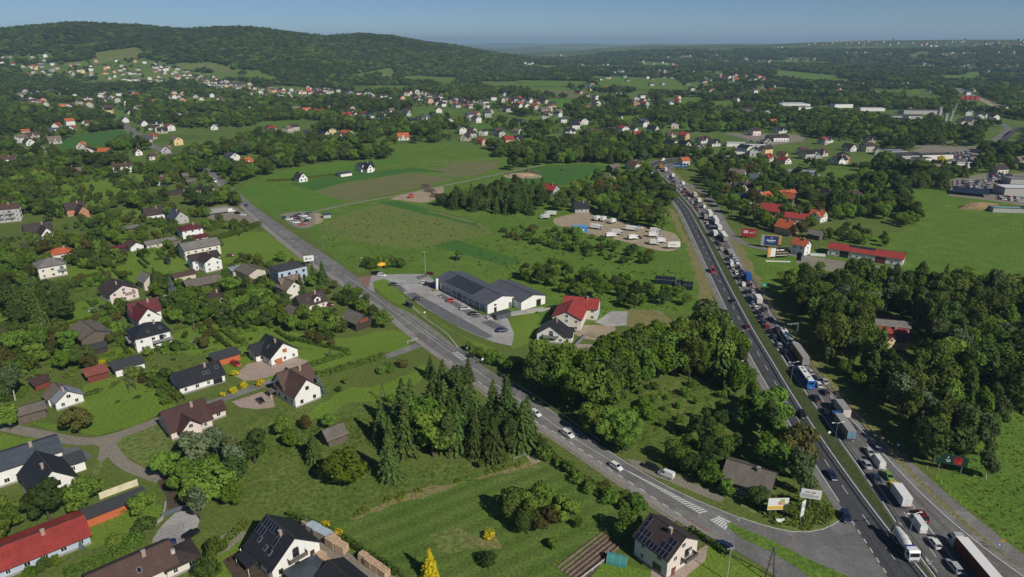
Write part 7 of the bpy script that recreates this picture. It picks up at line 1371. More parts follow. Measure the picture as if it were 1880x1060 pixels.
for x, y, h, k, l in [(790, 1062, 8.2, 'yellowcone', 'golden yellow conifer at the bottom edge of the mown field'), (588, 726, 7.5, 'blue', 'blue spruce beside the white brown roofed house'), (607, 657, 4, 'blue', 'small blue spruce inside the angle of the hedges'), (706, 602, 8.5, 'leaf', 'dense round tree at the roadside beside the old barn'), (576, 522, 10.5, 'spruce', 'spruce left of the roadside pair beside the pale blue house'), (594, 522, 12, 'spruce', 'taller spruce of the roadside pair beside the pale blue house'), (553, 542, 10, 'spruce', 'narrow spruce in front of the tan roofed house'),
  (288, 535, 12, 'spruce', 'dark spruce left of the silvery spruce trio'), (300, 540, 11, 'spruce', 'dark spruce in the middle of the silvery spruce trio'), (318, 546, 10, 'blue', 'silvery spruce with broad crown in front of the grey barn'), (182, 517, 5, 'leaf', 'round garden tree alone on the lawn above the pale pink house'), (843, 478, 6.5, 'leaf', 'round tree alone on the meadow behind the supermarket'), (146, 798, 10, 'bronze', 'large round bronze green tree in front of the white cottage'), (640, 893, 13, 'lime', 'large bright green tree at the edge of the wild meadow'), (716, 880, 14, 'spruce', 'broad spruce at the corner of the spruce wood'), (578, 850, 11, 'spruce', 'lone spruce behind the bright green tree'), (432, 930, 7.5, 'lime', 'vivid lime green tree beside the grove'),
  (28, 735, 13, 'birch', 'big grey green willow at the left edge'), (18, 790, 9, 'leaf', 'tree at the lane beside the timber granary'), (636, 705, 2.6, 'leaf', 'tiny tree alone on the long lawn'), (700, 686, 3.2, 'bush', 'leftmost of the three bushes on the long lawn'), (716, 682, 3.6, 'bush', 'middle of the three bushes on the long lawn'), (737, 674, 3.4, 'bronzebush', 'rightmost of the three bushes on the long lawn'), (622, 718, 2, 'bush', 'small low bush on the long lawn'), (718, 737, 3, 'bush', 'bush right of the wooden pylon'), (1030, 935, 2.6, 'bush', 'bush near the sand pit in the mown field'), (1057, 945, 3, 'leaf', 'young tree at the right of the mown field'), (1062, 970, 3.2, 'leaf', 'young tree below the orchard clump'), (1014, 1008, 3, 'leaf', 'small tree beside the vegetable bed'), (897, 988, 2.4, 'yellowbush', 'small yellow leaved tree on the mown field'), (895, 1035, 3.6, 'bush', 'bushy shrub near the golden conifer'), (882, 860, 3, 'lime', 'slim young tree at the upper edge of the mown field'), (1150, 985, 8, 'leaf', 'tree shading the garden of the pale pink panelled house'),
  (428, 722, 2.4, 'yellowbush', 'yellow bush at the drive of the long bungalow'), (410, 728, 2, 'yellowbush', 'low yellow bush left along the drive of the long bungalow'), (447, 712, 2.2, 'yellowbush', 'yellow bush right along the drive of the long bungalow'), (478, 708, 2.8, 'yellowbush', 'round yellow bush beside the paved drive'), (432, 690, 2.6, 'yellowbush', 'yellow bush beside the red car'), (186, 672, 2.6, 'yellowbush', 'yellow forsythia between the rust red shed and the black roofed garage'), (450, 560, 3.5, 'yellowbush', 'yellow flowering bush in the village gardens'), (1726, 301, 8, 'yellowbush', 'round yellow tree beside the salmon cottage'), (1179, 400, 6, 'yellowbush', 'yellow flowering tree above the lorry yard'), (598, 968, 2.2, 'yellowbush', 'yellow bush left in the hedge of the timber yard'), (622, 984, 2.2, 'yellowbush', 'yellow bush right in the hedge of the timber yard'), (160, 990, 2, 'yellowbush', 'small yellow bush in the ornamental garden'),
  (262, 945, 7, 'leaf', 'drooping green tree at the end of the orange fronted garage'), (95, 592, 9, 'lime', 'light green round tree beside the spruce group at the left'), (148, 360, 6, 'bronze', 'bronze tree on the upper lawn'), (206, 368, 7, 'birch', 'pale slender tree on the upper lawn'), (233, 372, 9, 'dark', 'dark tree in the middle of the upper lawn'), (1012, 1000, 2, 'bush', 'low shrub in the mown field corner'), (1190, 485, 6.5, 'leaf', 'round bush alone below the lorry yard'), (1092, 560, 6, 'leaf', 'round tree at the thicket end near the red hall'), (380, 640, 6, 'bronze', 'bronze tree above the long bungalow'), (306, 1022, 4, 'blue', 'blue grey spruce beside the red sheet roof'), (150, 1008, 2.5, 'blue', 'low blue juniper along the garden hedge'), (860, 700, 9, 'spruce', 'spruce at the right end of the belt near the local road')]: tree(x, y, h, k, l)
for x, y, h, k, l in [(640, 540, 5.5, 'leaf', 'first tree of the row between the gardens and the pavement opposite the store'), (655, 550, 7, 'leaf', 'taller tree in the row along the pavement opposite the store'), (671, 566, 6.5, 'dark', 'dark tree in the row along the pavement opposite the store'), (686, 583, 6, 'olive', 'olive tree at the lower end of the row opposite the store'), (58, 1068, 4.2, 'lime', 'pale green shrubby tree below the red sheet roof'), (84, 1052, 4, 'olive', 'olive shrubby tree at the wall of the red roofed house'), (106, 1040, 3.6, 'lime', 'small pale tree at the corner of the red roofed house'), (30, 968, 8, 'leaf', 'tree behind the red sheet roof at the left edge'), (70, 950, 7.5, 'dark', 'dark tree behind the ridge of the red sheet roof')]: tree(x, y, h, k, l)
def far_scatter():
  out = []; r = 520.0
  while r < 4700:
    s = 6.6 + r / 330; n = int(2 * .80 * r / s); a = np.linspace(-.80, .80, n) + RNG.uniform(-.4, .4, n) * s / r; rr = r + RNG.uniform(-.45, .45, n) * s; out.append(np.stack([rr * np.sin(a), rr * np.cos(a)], -1)); r += s
  q = np.concatenate(out); X, Y = q[:, 0], q[:, 1]; R0 = np.hypot(X, Y); AZ = np.arctan2(X, Y)
  k = np.ones(len(X), bool)
  for w in PATCHES: k &= ~inpoly(X, Y, w)
  k &= ~near_house(X, Y, 2.0);
  gap = np.sin(X / 97 + 2 * np.sin(Y / 160)) + np.sin(Y / 131 + 1.7 * np.sin(X / 120) + 1) + .7 * np.sin((X + Y) / 53)
  valley = (R0 < 1900) | (AZ > .03)
  k &= ~(valley & (gap > 1.15)); k &= ~((R0 < 620) & (RNG.uniform(0, 1, len(X)) < .35))
  hd = np.full(len(X), 1e9)
  for hx, hy, *_ in HOUSES:
    if math.hypot(hx, hy) > 480:
      m = np.where((np.abs(X - hx) < 40) & (np.abs(Y - hy) < 40))[0]; hd[m] = np.minimum(hd[m], np.hypot(X[m] - hx, Y[m] - hy))
  vis = (hd < 34); k &= ~(vis & (RNG.uniform(0, 1, len(X)) < .68))
  for hx, hy, *_ in HOUSES:
    d = math.hypot(hx, hy)
    if d > 480 and (d < 700 or random.random() < .6):
      ux, uy = hx / d, hy / d; m = np.where((np.abs(X - hx) < 75) & (np.abs(Y - hy) < 75))[0]
      if len(m):
        al = (hx - X[m]) * ux + (hy - Y[m]) * uy; lt = np.abs((X[m] - hx) * uy - (Y[m] - hy) * ux); k[m] &= ~((al > 0) & (al < 20 + d * .026) & (lt < 8.5))
  hgt = RNG.uniform(9, 15, len(X)) * np.where(vis, .55, 1) * np.where(R0 > 2200, 1.15, 1)
  return X[k], Y[k], hgt[k], R0[k]
FX, FY, FH, FR = far_scatter()
def gn_scatter(name, pts, kinds, scl, rots, wsc, label, cat):
  """one object whose many trees are copies set out by geometry nodes"""
  order = []; coll = bpy.data.collections.new(name + ' shapes')
  shp = []
  for kd in sorted(set(kinds)):
    for i, (cm, tm) in enumerate(SHAPES[kd]): shp.append((kd, i, cm, tm))
  idx = {}
  for j, (kd, i, cm, tm) in enumerate(shp):
    key = ('gn', kd, i)
    if key not in MESHES:
      bm = bmesh.new(); bm.from_mesh(tm); n0 = len(bm.faces); bm.from_mesh(cm)
      for f in list(bm.faces)[n0:]: f.material_index = 1
      me = bpy.data.meshes.new('tree_shape'); bm.to_mesh(me); bm.free(); me.materials.append(tm.materials[0]); me.materials.append(cm.materials[0]); MESHES[key] = me
    o = bpy.data.objects.new('%s_shape_%03d' % (name, j), MESHES[key]); coll.objects.link(o); idx.setdefault(kd, []).append(j)
  n = len(pts); me = bpy.data.meshes.new(name); me.vertices.add(n); me.vertices.foreach_set('co', np.asarray(pts, np.float32).ravel())
  for nm, ty, v in (('size', 'FLOAT_VECTOR', np.stack([scl * wsc, scl * wsc, scl], -1)), ('turn', 'FLOAT', rots), ('shape', 'INT', np.array([random.choice(idx[k]) for k in kinds], np.int32))):
    a = me.attributes.new(nm, ty, 'POINT'); a.data.foreach_set('vector' if ty == 'FLOAT_VECTOR' else 'value', np.asarray(v).ravel())
  me.materials.append(LV['leaf'])
  o = link(name, me); ng = bpy.data.node_groups.new(name, 'GeometryNodeTree'); ng.interface.new_socket('Geometry', in_out='INPUT', socket_type='NodeSocketGeometry'); ng.interface.new_socket('Geometry', in_out='OUTPUT', socket_type='NodeSocketGeometry')
  gi = ng.nodes.new('NodeGroupInput'); go = ng.nodes.new('NodeGroupOutput'); ip = ng.nodes.new('GeometryNodeInstanceOnPoints'); ci = ng.nodes.new('GeometryNodeCollectionInfo'); ci.inputs['Collection'].default_value = coll; ci.inputs['Separate Children'].default_value = True; ci.inputs['Reset Children'].default_value = True
  def at(nm, ty): a = ng.nodes.new('GeometryNodeInputNamedAttribute'); a.data_type = ty; a.inputs['Name'].default_value = nm; return a.outputs[0]
  cx = ng.nodes.new('ShaderNodeCombineXYZ'); ng.links.new(at('turn', 'FLOAT'), cx.inputs['Z'])
  ip.inputs['Pick Instance'].default_value = True
  for a, b in ((gi.outputs[0], ip.inputs['Points']), (ci.outputs[0], ip.inputs['Instance']), (at('shape', 'INT'), ip.inputs['Instance Index']), (cx.outputs[0], ip.inputs['Rotation']), (at('size', 'FLOAT_VECTOR'), ip.inputs['Scale']), (ip.outputs[0], go.inputs[0])): ng.links.new(a, b)
  md = o.modifiers.new('trees', 'NODES'); md.node_group = ng; tag(o, label, cat, None, 'stuff'); return o
def stands(x, y, a, b):
  v = np.sin(x / 210 + 1.6 * np.sin(y / 170)) + np.sin(y / 150 + 1.9 * np.sin(x / 260) + 2) + RNG.normal(0, .5, len(x)); ka, kb = pick(a, len(x)), pick(b, len(x)); return [p if t > .2 else q for p, q, t in zip(ka, kb, v)]
def pick(mix, n): ks = list(mix); return random.choices(ks, [mix[k] for k in ks], k=n)
near_t = [(t, t[2] / math.hypot(t[0], t[1], CAMH)) for t in TREES]
sel_t = sorted(near_t, key=lambda q: (not q[0][6], -q[1])); BUSH = ('bush', 'bronzebush', 'yellowbush')
nt = nb_ = 0; rest = []
for t, ap in sel_t:
  x, y, h, kd, lab, grp, force = t[:7]; isb = kd in BUSH
  if (isb and nb_ < 150) or (not isb and nt < 298) or force:
    if isb: nb_ += 1
    else: nt += 1
    cm, tm = random.choice(SHAPES[kd]); e = empty(KN[kd], (x, y, float(terrain(x, y)) - .05), random.uniform(0, 6.28), label=lab, cat='bush' if isb else 'tree', group=grp); w = h * random.uniform(.92, 1.12); e.scale = (w, w, h)
    link('trunk', tm, e); link('crown', cm, e)
  else: rest.append(t)
if rest: gn_scatter('woodland', [(t[0], t[1], -.05) for t in rest], [t[3] for t in rest], np.array([t[2] for t in rest]), RNG.uniform(0, 6.28, len(rest)), RNG.uniform(.95, 1.15, len(rest)), 'further trees of the woods and gardens behind the nearest ones', 'woodland')
v_ = FR < 1800
for nm, msk, mix, lab in (('valley_trees', v_, {'leaf': 2.5, 'dark': 9, 'lime': .25, 'spruce': 1.3, 'birch': .5, 'bronze': .3}, 'belts and groups of trees across the valley'), ('hill_forest', ~v_, {'leaf': 1.2, 'dark': 10, 'spruce': 1.2, 'birch': .25}, 'continuous forest covering the hills')):
  x, y, h = FX[msk], FY[msk], FH[msk]; n = len(x); rr = FR[msk]
  gn_scatter(nm, np.stack([x, y, terrain(x, y) - .4], -1), stands(x, y, mix, {'leaf': 4, 'olive': 3, 'slim': 1.5, 'dark': 4, 'birch': .8} if nm[0] == 'v' else {'dark': 6, 'leaf': 3, 'olive': 1.2}), h, RNG.uniform(0, 6.28, n), RNG.uniform(1.05, 1.3, n) * (1 + np.clip((rr - 1200) / 2600, 0, .6)), lab, 'forest')
def tufts(px, n, h, kinds, where):
  w = np.array([[p.x, p.y] for p in wpts(px)]); x0, y0 = w.min(0); x1, y1 = w.max(0); X, Y = RNG.uniform(x0, x1, n), RNG.uniform(y0, y1, n)
  k = inpoly(X, Y, w) & ~on_road(X, Y) & ~near_house(X, Y); X, Y = X[k], Y[k]; return X, Y, RNG.uniform(*h, len(X)), pick(kinds, len(X))
TU = [tufts(*a, '') for a in [([(430, 830), (560, 800), (700, 855), (975, 838), (900, 858), (760, 900), (590, 962), (470, 945)], 800, (.15, .45), {'tuft': 9, 'bush': .35}), ([(590, 415), (700, 375), (900, 420), (860, 440), (700, 500), (600, 470)], 420, (.25, .8), {'tuft': 4, 'bush': 1}), ([(1150, 720), (1230, 705), (1340, 710), (1335, 760), (1260, 810), (1140, 830)], 320, (.2, .6), {'tuft': 8, 'weed': 2, 'bush': .6}), ([(1745, 870), (1790, 790), (1900, 720), (1960, 1040), (1880, 1010), (1800, 950)], 1500, (.12, .35), {'tuft': 12, 'weed': 4, 'bush': .2}), ([(600, 960), (760, 900), (985, 843), (985, 848), (760, 908), (640, 952)], 420, (.5, 1.0), {'weed': 1}),
   ([(930, 430), (1260, 500), (1285, 570), (1000, 590), (860, 470)], 420, (.3, 1.0), {'tuft': 4, 'bush': 1}), ([(1350, 900), (1510, 920), (1540, 950), (1480, 972), (1420, 962)], 500, (.3, 1.2), {'tuft': 5, 'bush': 1}), ([(0, 560), (300, 520), (560, 620), (300, 740), (0, 740)], 900, (.4, 1.3), {'tuft': 4, 'bush': 1.5}), ([(480, 790), (700, 760), (760, 800), (640, 830), (480, 840)], 800, (.2, .7), {'tuft': 8, 'bush': 1}), ([(1430, 500), (1700, 505), (1880, 505), (1880, 560), (1440, 550)], 1200, (.4, 1.4), {'tuft': 6, 'bush': 1.5})]]
tx = np.concatenate([t[0] for t in TU]); ty = np.concatenate([t[1] for t in TU]); th_ = np.concatenate([t[2] for t in TU]); tk = sum([t[3] for t in TU], [])
gn_scatter('undergrowth', np.stack([tx, ty, np.zeros(len(tx))], -1), tk, th_, RNG.uniform(0, 6.28, len(tx)), RNG.uniform(1, 1.5, len(tx)), 'tufts and low shrubs in the rough grass', 'undergrowth')
def hedge(px, w, h, label, kd='hedge', dens=34, grp=None):
  q = spline(wpts(px), 1.0); L = np.hypot(*np.diff(q, axis=0).T).sum(); n = int(L * (w + 2 * h) * dens / 3); q = resample(q, max(2, int(L))); i = RNG.integers(0, len(q) - 1, n); f = RNG.uniform(0, 1, (n, 1)); c = q[i] * (1 - f) + q[i + 1] * f; t = q[i + 1] - q[i]; t /= np.linalg.norm(t, axis=1)[:, None] + 1e-9; nn = np.stack([-t[:, 1], t[:, 0]], -1)
  u = RNG.uniform(0, w + 2 * h, n); top = u > 2 * h; sgn = np.where(u < h, 1, -1); hz = h * (.92 + .08 * np.sin(c[:, 0] * 1.9))
  C = np.concatenate([c + nn * np.where(top, RNG.uniform(-.5, .5, n) * w, sgn * w / 2 * RNG.uniform(.85, 1.08, n))[:, None], np.where(top, hz, (u % h) / h * hz)[:, None]], 1); N = np.where(top[:, None], np.array([[0, 0, 1.]]), np.concatenate([nn * sgn[:, None], np.zeros((n, 1))], 1)) + RNG.normal(0, .35, (n, 3))
  o0 = q.mean(0); C[:, :2] -= o0; V = cards(C, N, RNG.uniform(.13, .27, n)); o = link('hedge', cards_mesh('hedge', V, LV[kd]), None, (o0[0], o0[1], 0)); return tag(o, label, 'hedge', grp)
for px, w, h, l in [([(384, 426), (402, 419), (421, 413)], 1.6, 3, 'short tall thuja hedge above the maroon hipped house'), ([(388, 443), (430, 432), (478, 414)], 2.2, 3.2, 'long thuja hedge right of the maroon hipped house'), ([(527, 622), (580, 634), (642, 648)], 1.2, 1.7, 'trimmed hedge between the white garage house and the lawn'), ([(566, 676), (605, 663), (644, 651)], 1.4, 2, 'trimmed hedge along the upper side of the lane'), ([(578, 694), (640, 677), (707, 657)], 1.6, 2.2, 'trimmed hedge along the lower side of the lane'), ([(1266, 975), (1300, 997), (1334, 1022)], .9, 1.6, 'thuja row beside the pale pink panelled house'),
  ([(530, 950), (596, 976), (646, 1003), (730, 1058)], 1.2, 1.8, 'clipped hedge between the timber yard and the mown field'), ([(120, 1062), (190, 1032), (262, 996)], 2.4, 2.2, 'wide yellow green hedge below the ornamental garden'), ([(150, 970), (200, 950), (262, 930)], 1.6, 1.3, 'hedge in front of the orange fronted garage'), ([(252, 682), (292, 706), (334, 738)], 2.4, 2, 'diagonal garden hedge beside the long bungalow'), ([(12, 620), (40, 611), (66, 602)], 1.4, 2, 'thuja row at the left edge'), ([(490, 334), (540, 331), (620, 322)], 2, 2, 'dark hedge along the field edge below the gabled house'), ([(1500, 301), (1580, 308), (1680, 319)], 2.2, 1.8, 'long dark hedge at the top of the meadow right of the motorway'), ([(398, 1012), (430, 985), (455, 962)], 1.3, 1.5, 'low clipped hedge behind the panelled white house'),
  ([(218, 448), (250, 446), (278, 438)], 2, 2.6, 'thuja hedge behind the white gabled garage'), ([(195, 633), (232, 625)], 1.6, 1.8, 'hedge beside the wrap round balcony house'), ([(1740, 306), (1772, 309)], 2, 2.4, 'thuja hedge below the white dealer hall'), ([(478, 512), (498, 508), (516, 512)], 1, 1.6, 'hedge beside the brown barn with block gable'), ([(300, 300), (340, 298)], 2, 3, 'tall hedge right of the pink walled bungalow'), ([(992, 822), (1040, 862), (1100, 902), (1160, 932)], 1.8, 1.7, 'clipped inner hedge between the mown field and the local road')]: hedge(px, w, h, l)
vil = np.array([[p.x, p.y] for p in wpts([(20, 520), (330, 420), (470, 470), (640, 560), (560, 660), (330, 740), (40, 730)])]); n_h = 0
while n_h < 55:
  x, y = RNG.uniform(vil.min(0), vil.max(0)); a = R(random.choice((42, -48))) + random.uniform(-.06, .06); L = random.uniform(9, 24); q = np.array([[x + math.cos(a) * t, y + math.sin(a) * t] for t in np.linspace(-L / 2, L / 2, 9)])
  if inpoly(q[:, 0], q[:, 1], vil).all() and not near_house(q[:, 0], q[:, 1], .4).any() and not on_road(q[:, 0], q[:, 1]).any():
    pj = [proj((v[0], v[1], 0)) for v in q]; hedge(pj, random.uniform(.8, 1.4), random.uniform(1.1, 1.9), 'garden hedge between the plots of the left village', random.choice(('hedge', 'hedge', 'leaf', 'dark')), 26, 'garden hedges between the village plots'); n_h += 1
# ---------------------------------------------------------------- rails, posts, signs
def rail(q, label, z=.75, step=4.0):
  o0 = q[0]; L = np.r_[0, np.cumsum(np.hypot(*np.diff(q, axis=0).T))]; q2 = resample(q, max(2, int(L[-1] / step))); t = empty('guard_rail', (o0[0], o0[1], .06), label=label, cat='guard rail'); m = MB()
  for a, b in zip(q2, q2[1:]):
    d = b - a; l = np.linalg.norm(d) + 1e-9; nn = np.array([-d[1], d[0]]) / l * .05
    A = [(*(a - nn - o0), z - .16), (*(a + nn - o0), z - .16), (*(a + nn - o0), z + .16), (*(a - nn - o0), z + .16)]; B = [(*(b - nn - o0), z - .16), (*(b + nn - o0), z - .16), (*(b + nn - o0), z + .16), (*(b - nn - o0), z + .16)]; m.loft([A, B])
  m.obj('rail', [M_STEEL], t); m = MB()
  for p in q2: m.box((p[0] - o0[0], p[1] - o0[1], z / 2), (.1, .1, z - .02))
  tag(m.obj('posts', [M_STEEL], t), kind='stuff')
def yclip(q, a, b): return q[(q[:, 1] > a) & (q[:, 1] < b)]
rail(yclip(offset(qLR, 1.0 * iL * -1), 112, 420), 'guard rail on the free carriageway side of the central reservation'); rail(yclip(offset(qRL, 1.0 * iR * -1), 114, 420), 'guard rail on the queue side of the central reservation')
rail(yclip(offset(qRR, 2.3 * oR), 165, 330), 'guard rail along the forest side of the motorway'); rail(yclip(offset(qLL, 2.9 * oL), 190, 300), 'guard rail along the wood side of the free carriageway')
rail(yclip(offset(qKR, .9 * oKR), 172, 240), 'guard rail along the local road below the wood', .6)
def pole(px, py, h, label, arms=2, r=.09, name='street_lamp', cat='street lamp', yaw=None, mt=None):
  p = P(px, py); t = empty(name, (p.x, p.y, 0), yaw if yaw is not None else R(10), label=label, cat=cat); MB().tube((0, 0, 0), (0, 0, h), r, r * .6, 8).obj('post', [mt or M_STEEL], t)
  for k in range(arms):
    s = 1 if k == 0 else -1; MB().tube((0, 0, h - .05), (s * 1.3, 0, h + .25), .05, .045, 6).obj('arm', [mt or M_STEEL], t); MB().box((s * 1.6, 0, h + .25), (.75, .28, .14)).obj('lamp_head', [M_WHITEP], t)
  return t
for x, y, h, a, l in [(1666, 996, 8.2, 2, 'twin armed street lamp in the central reservation beside the mixer truck'), (1530, 823, 8.4, 2, 'twin armed street lamp in the central reservation beside the grey trailer'), (1451, 706, 8.4, 2, 'twin armed street lamp in the central reservation beside the blue bus'), (742, 559, 8, 1, 'lamp post behind the bus shelter'), (767.5, 556.5, 8, 1, 'car park lamp post beside the black hatchback'), (804, 580, 8.4, 1, 'car park lamp post in the middle of the outer row'), (840, 602.5, 8.4, 1, 'car park lamp post at the lower outer row'), (839, 498, 8, 1, 'lamp post behind the supermarket roof'), (1155, 829, 9.5, 0, 'pale concrete pole at the wood edge beside the local road'), (1350, 708, 9, 1, 'white lamp post at the end of the wood clearing'), (1372, 410, 9, 0, 'pale pole at the side road beside the red billboard'), (1017, 456, 9, 0, 'concrete pole on the meadow below the lorry yard'), (593, 458, 7, 1, 'lamp post at the edge of the meadow beside the local road'), (659, 502, 8, 1, 'lamp post at the car park entrance'), (1210, 578, 8, 0, 'thin pole on the dry grass beside the red hall'), (361, 640, 6, 0, 'thin pole in the gardens'), (358, 607, 7, 0, 'pale pole above the long bungalow'), (453, 531, 8, 0, 'pole in the garden above the arched dormer house'), (781, 302, 11, 0, 'pale pylon pole at the edge of the ploughed field')]: pole(x, y, h, l, a, name='street_lamp' if a else 'pole', cat='street lamp' if a else 'pole')
def power_pole(px, py, h, label, wood=True, A=True, yaw=0.3):
  p = P(px, py); t = empty('power_pole', (p.x, p.y, 0), yaw, label=label, cat='power pole'); mt = mat('tarred timber', (.075, .06, .05), .85, .2, 3) if wood else M_CONC
  for s in ((1, -1) if A else (0,)): MB().tube((s * h * .14, 0, 0), (s * .08, 0, h), .15, .11, 7).obj('leg' if A else 'post', [mt], t)
  if A: MB().box((0, 0, h * .45), (h * .15, .12, .14)).obj('brace', [mt], t)
  MB().box((0, 0, h - .25), (1.9, .12, .14)).obj('cross_arm', [mt], t); m = MB()
  for x in (-.8, 0, .8): m.tube((x, 0, h - .18), (x, 0, h + .12), .06, .04, 6)
  m.obj('insulators', [mat('porcelain', (.5, .5, .48), .3, 0)], t)
power_pole(703.5, 738, 7, 'dark wooden power pole on the long lawn'); power_pole(243, 716, 8.5, 'wooden power pole with two legs on the lawn below the black roofed garage'); power_pole(1412, 1062, 8.5, 'dark two legged power pole at the bottom edge'); power_pole(1334, 1066, 9, 'concrete power pole beside the parked dark blue car', False, False); power_pole(781, 500, 11, 'tall concrete power pole behind the car park', False, False); power_pole(927 / 4 + 470, 505, 8.5, 'pole carrying the orange shop sign', False, False) if False else None
def board(px, py, w, h, zb, yaw, art, label, posts=2, name='billboard', frame=None, lean=0, cat='billboard', pr=.12):
  """a billboard: art = list of (x0, y0, x1, y1, material) in fractions of the face, bottom left first"""
  p = P(px, py); t = empty(name, (p.x, p.y, 0), R(yaw), label=label, cat=cat)
  MB().box((0, 0, zb + h / 2), (w, .16, h)).obj('panel', [frame or M_WHITEP], t)
  if art:
    m = MB(); ms = []
    for k, (a, b, c, d, mt) in enumerate(art):
      if mt not in ms: ms.append(mt)
      x0, x1, z0, z1 = (a - .5) * w, (c - .5) * w, zb + b * h, zb + d * h; y = -.09 - .004 * k; m.face([(x0, y, z0), (x1, y, z0), (x1, y, z1), (x0, y, z1)], ms.index(mt))
    m.obj('poster', ms, t)
  for i in range(posts):
    x = 0 if posts == 1 else (i / (posts - 1) - .5) * w * .7; MB().tube((x, .15, 0), (x, .15, zb + h * .8), pr, pr, 8).obj('post', [M_STEEL], t)
  return t
def pm(n, c): return mat('print ' + n, c, .5, .03, 2)
pw, pr_, pb, pk, po, py_, pg, pgr = pm('white', (.74, .74, .72)), pm('red', (.36, .025, .03)), pm('blue', (.025, .06, .19)), pm('black', (.015, .015, .015)), pm('orange', (.62, .33, .10)), pm('yellow', (.75, .50, .06)), pm('green', (.30, .45, .14)), pm('dark green', (.014, .055, .038))
pp = pm('pink', (.62, .16, .22)); pl = pm('pale grey', (.45, .45, .45))
board(1425, 948, 5.2, 3.4, 2.0, 2, [(0, 0, 1, 1, pw), (0, .05, 1, .34, py_), (.5, .45, .72, .72, pp), (.58, .56, .80, .92, pg), (.66, .42, .86, .62, pm('peach', (.7, .38, .2))), (.08, .14, .6, .22, po)], 'white billboard with fruit picture and yellow lower band near the junction')
board(1484, 937, 4.8, 2.6, 3.6, -14, [(0, 0, 1, 1, pw), (.04, .1, .6, .5, pl), (.5, .62, .72, .74, pr_), (.2, .66, .44, .74, pk), (.6, .15, .9, .4, pl)], 'tattered white billboard beside the junction trees', 1)
board(1469, 962, 1.6, 4.4, 2.4, 38, [(0, 0, 1, 1, pw), (.12, .55, .88, .8, pl), (.2, .2, .8, .32, pl)], 'tall narrow white sign panel on a slanting mast at the junction', 1)
m = MB(); p = P(1440, 957); m.box((0, 0, .25), (4.2, .5, .3), 0, Matrix.Rotation(.04, 4, 'Y')); m.box((.8, .4, .35), (2.4, .35, .12)); m.box((-1.3, -.4, .2), (1.2, .9, .1)); tag(m.obj('discarded_panel', [M_WHITEP], None, (p.x, p.y, .05), R(-3)), 'broken white panel lying in the grass below the billboard', 'panel')
board(1742, 868, 7.6, 3.0, 2.6, -22, [(0, 0, 1, 1, pgr), (.56, .12, .82, .88, pr_), (.6, .5, .72, .85, pm('dark rose', (.30, .015, .02))), (.7, .2, .8, .5, pm('rose', (.55, .06, .05))), (.30, .40, .46, .48, pw), (.33, .26, .45, .33, pw), (.35, .62, .39, .80, pw)], 'dark green billboard with red roses beside the side road', 2, frame=pm('green frame', (.06, .13, .09)))
rb = board(1374, 438, 8.4, 5.2, 1.0, -18, [(0, 0, 1, 1, pr_), (.12, .42, .26, .55, pw), (.12, .60, .26, .74, pw), (.28, .42, .42, .74, pw)], 'red billboard with white lettering beside the side road', 2)
tx = bpy.data.curves.new('lettering', 'FONT'); tx.body = 'm\u00b2!'; tx.size = 2.6; tx.extrude = .01; tx.materials.append(pw); tq = bpy.data.objects.new('tmp', tx); COL.objects.link(tq); bpy.context.view_layer.update(); tme = bpy.data.meshes.new_from_object(tq.evaluated_get(bpy.context.evaluated_depsgraph_get())); bpy.data.objects.remove(tq); to = link('lettering', tme, rb); to.location = (.1, -.13, 2.9); to.rotation_euler = (R(90), 0, 0)
board(1414, 456, 11, 6.4, 1.4, -16, [(0, 0, 1, 1, po), (.02, .03, .2, .97, pm('sky print', (.30, .38, .45))), (.16, .05, .86, .93, pb), (.27, .46, .72, .56, pw), (.48, .66, .58, .84, pw), (.50, .68, .58, .82, pb), (.34, .36, .62, .40, pw)], 'big blue billboard with orange border above the bend of the side road', 2)
board(1427, 474, 12, 5.6, .6, 8, [(0, 0, 1, 1, pk), (0, 0, .14, 1, po), (.14, .06, .38, .92, pw), (.42, .62, .52, .78, pw), (.56, .64, .78, .76, pw), (.42, .38, .98, .48, pm('tan print', (.45, .32, .15))), (.42, .14, .98, .2, pw)], 'black billboard with orange side and white figure near the white house', 2)
p = P(1427, 480); m = MB(); m.box((0, 0, .3), (13, .8, .4)); tag(m.obj('fallen_banner', [M_WHITEP], None, (p.x, p.y - 1, 0), R(-6)), 'white fallen banner on the grass below the black billboard', 'banner')
for x, l in ((1243, 'left'), (1257, 'right')): board(x, 312, 6, 3.6, 2, -5, [(0, 0, 1, 1, pb), (.1, .3, .3, .7, pm('pale blue', (.3, .45, .6))), (.4, .4, .9, .6, pm('pale blue', (.3, .45, .6)))], 'blue billboard %s of the pair at the motorway bend' % l)
board(1237, 458, 7, 3.2, 1.4, 5, [(0, 0, 1, 1, pw), (.1, .3, .7, .6, pl)], 'white billboard at the gate of the sandy yard'); board(410, 367, 4, 3.4, 1, 30, [(0, 0, 1, 1, pw)], 'small blank white billboard beside the yellow house'); board(568, 487, 5.2, 3, 2.2, 20, [(0, 0, 1, 1, pw), (.18, .3, .34, .62, pk), (.38, .38, .5, .5, pm('violet', (.2, .05, .3))), (.55, .36, .78, .5, pk)], 'white roadside billboard above the pale blue house')
board(1349, 424, 6, 3, 1.4, -30, [(0, 0, 1, 1, pl)], 'grey sign board beside the side road bend') if False else None
p = P(702, 506); t = empty('shop_sign', (p.x, p.y, 0), R(25), label='oval orange yellow shop sign on a tall post at the car park entrance', cat='shop sign'); MB().tube((0, 0, 0), (0, 0, 9.5), .14, .1, 8).obj('post', [M_STEEL], t)
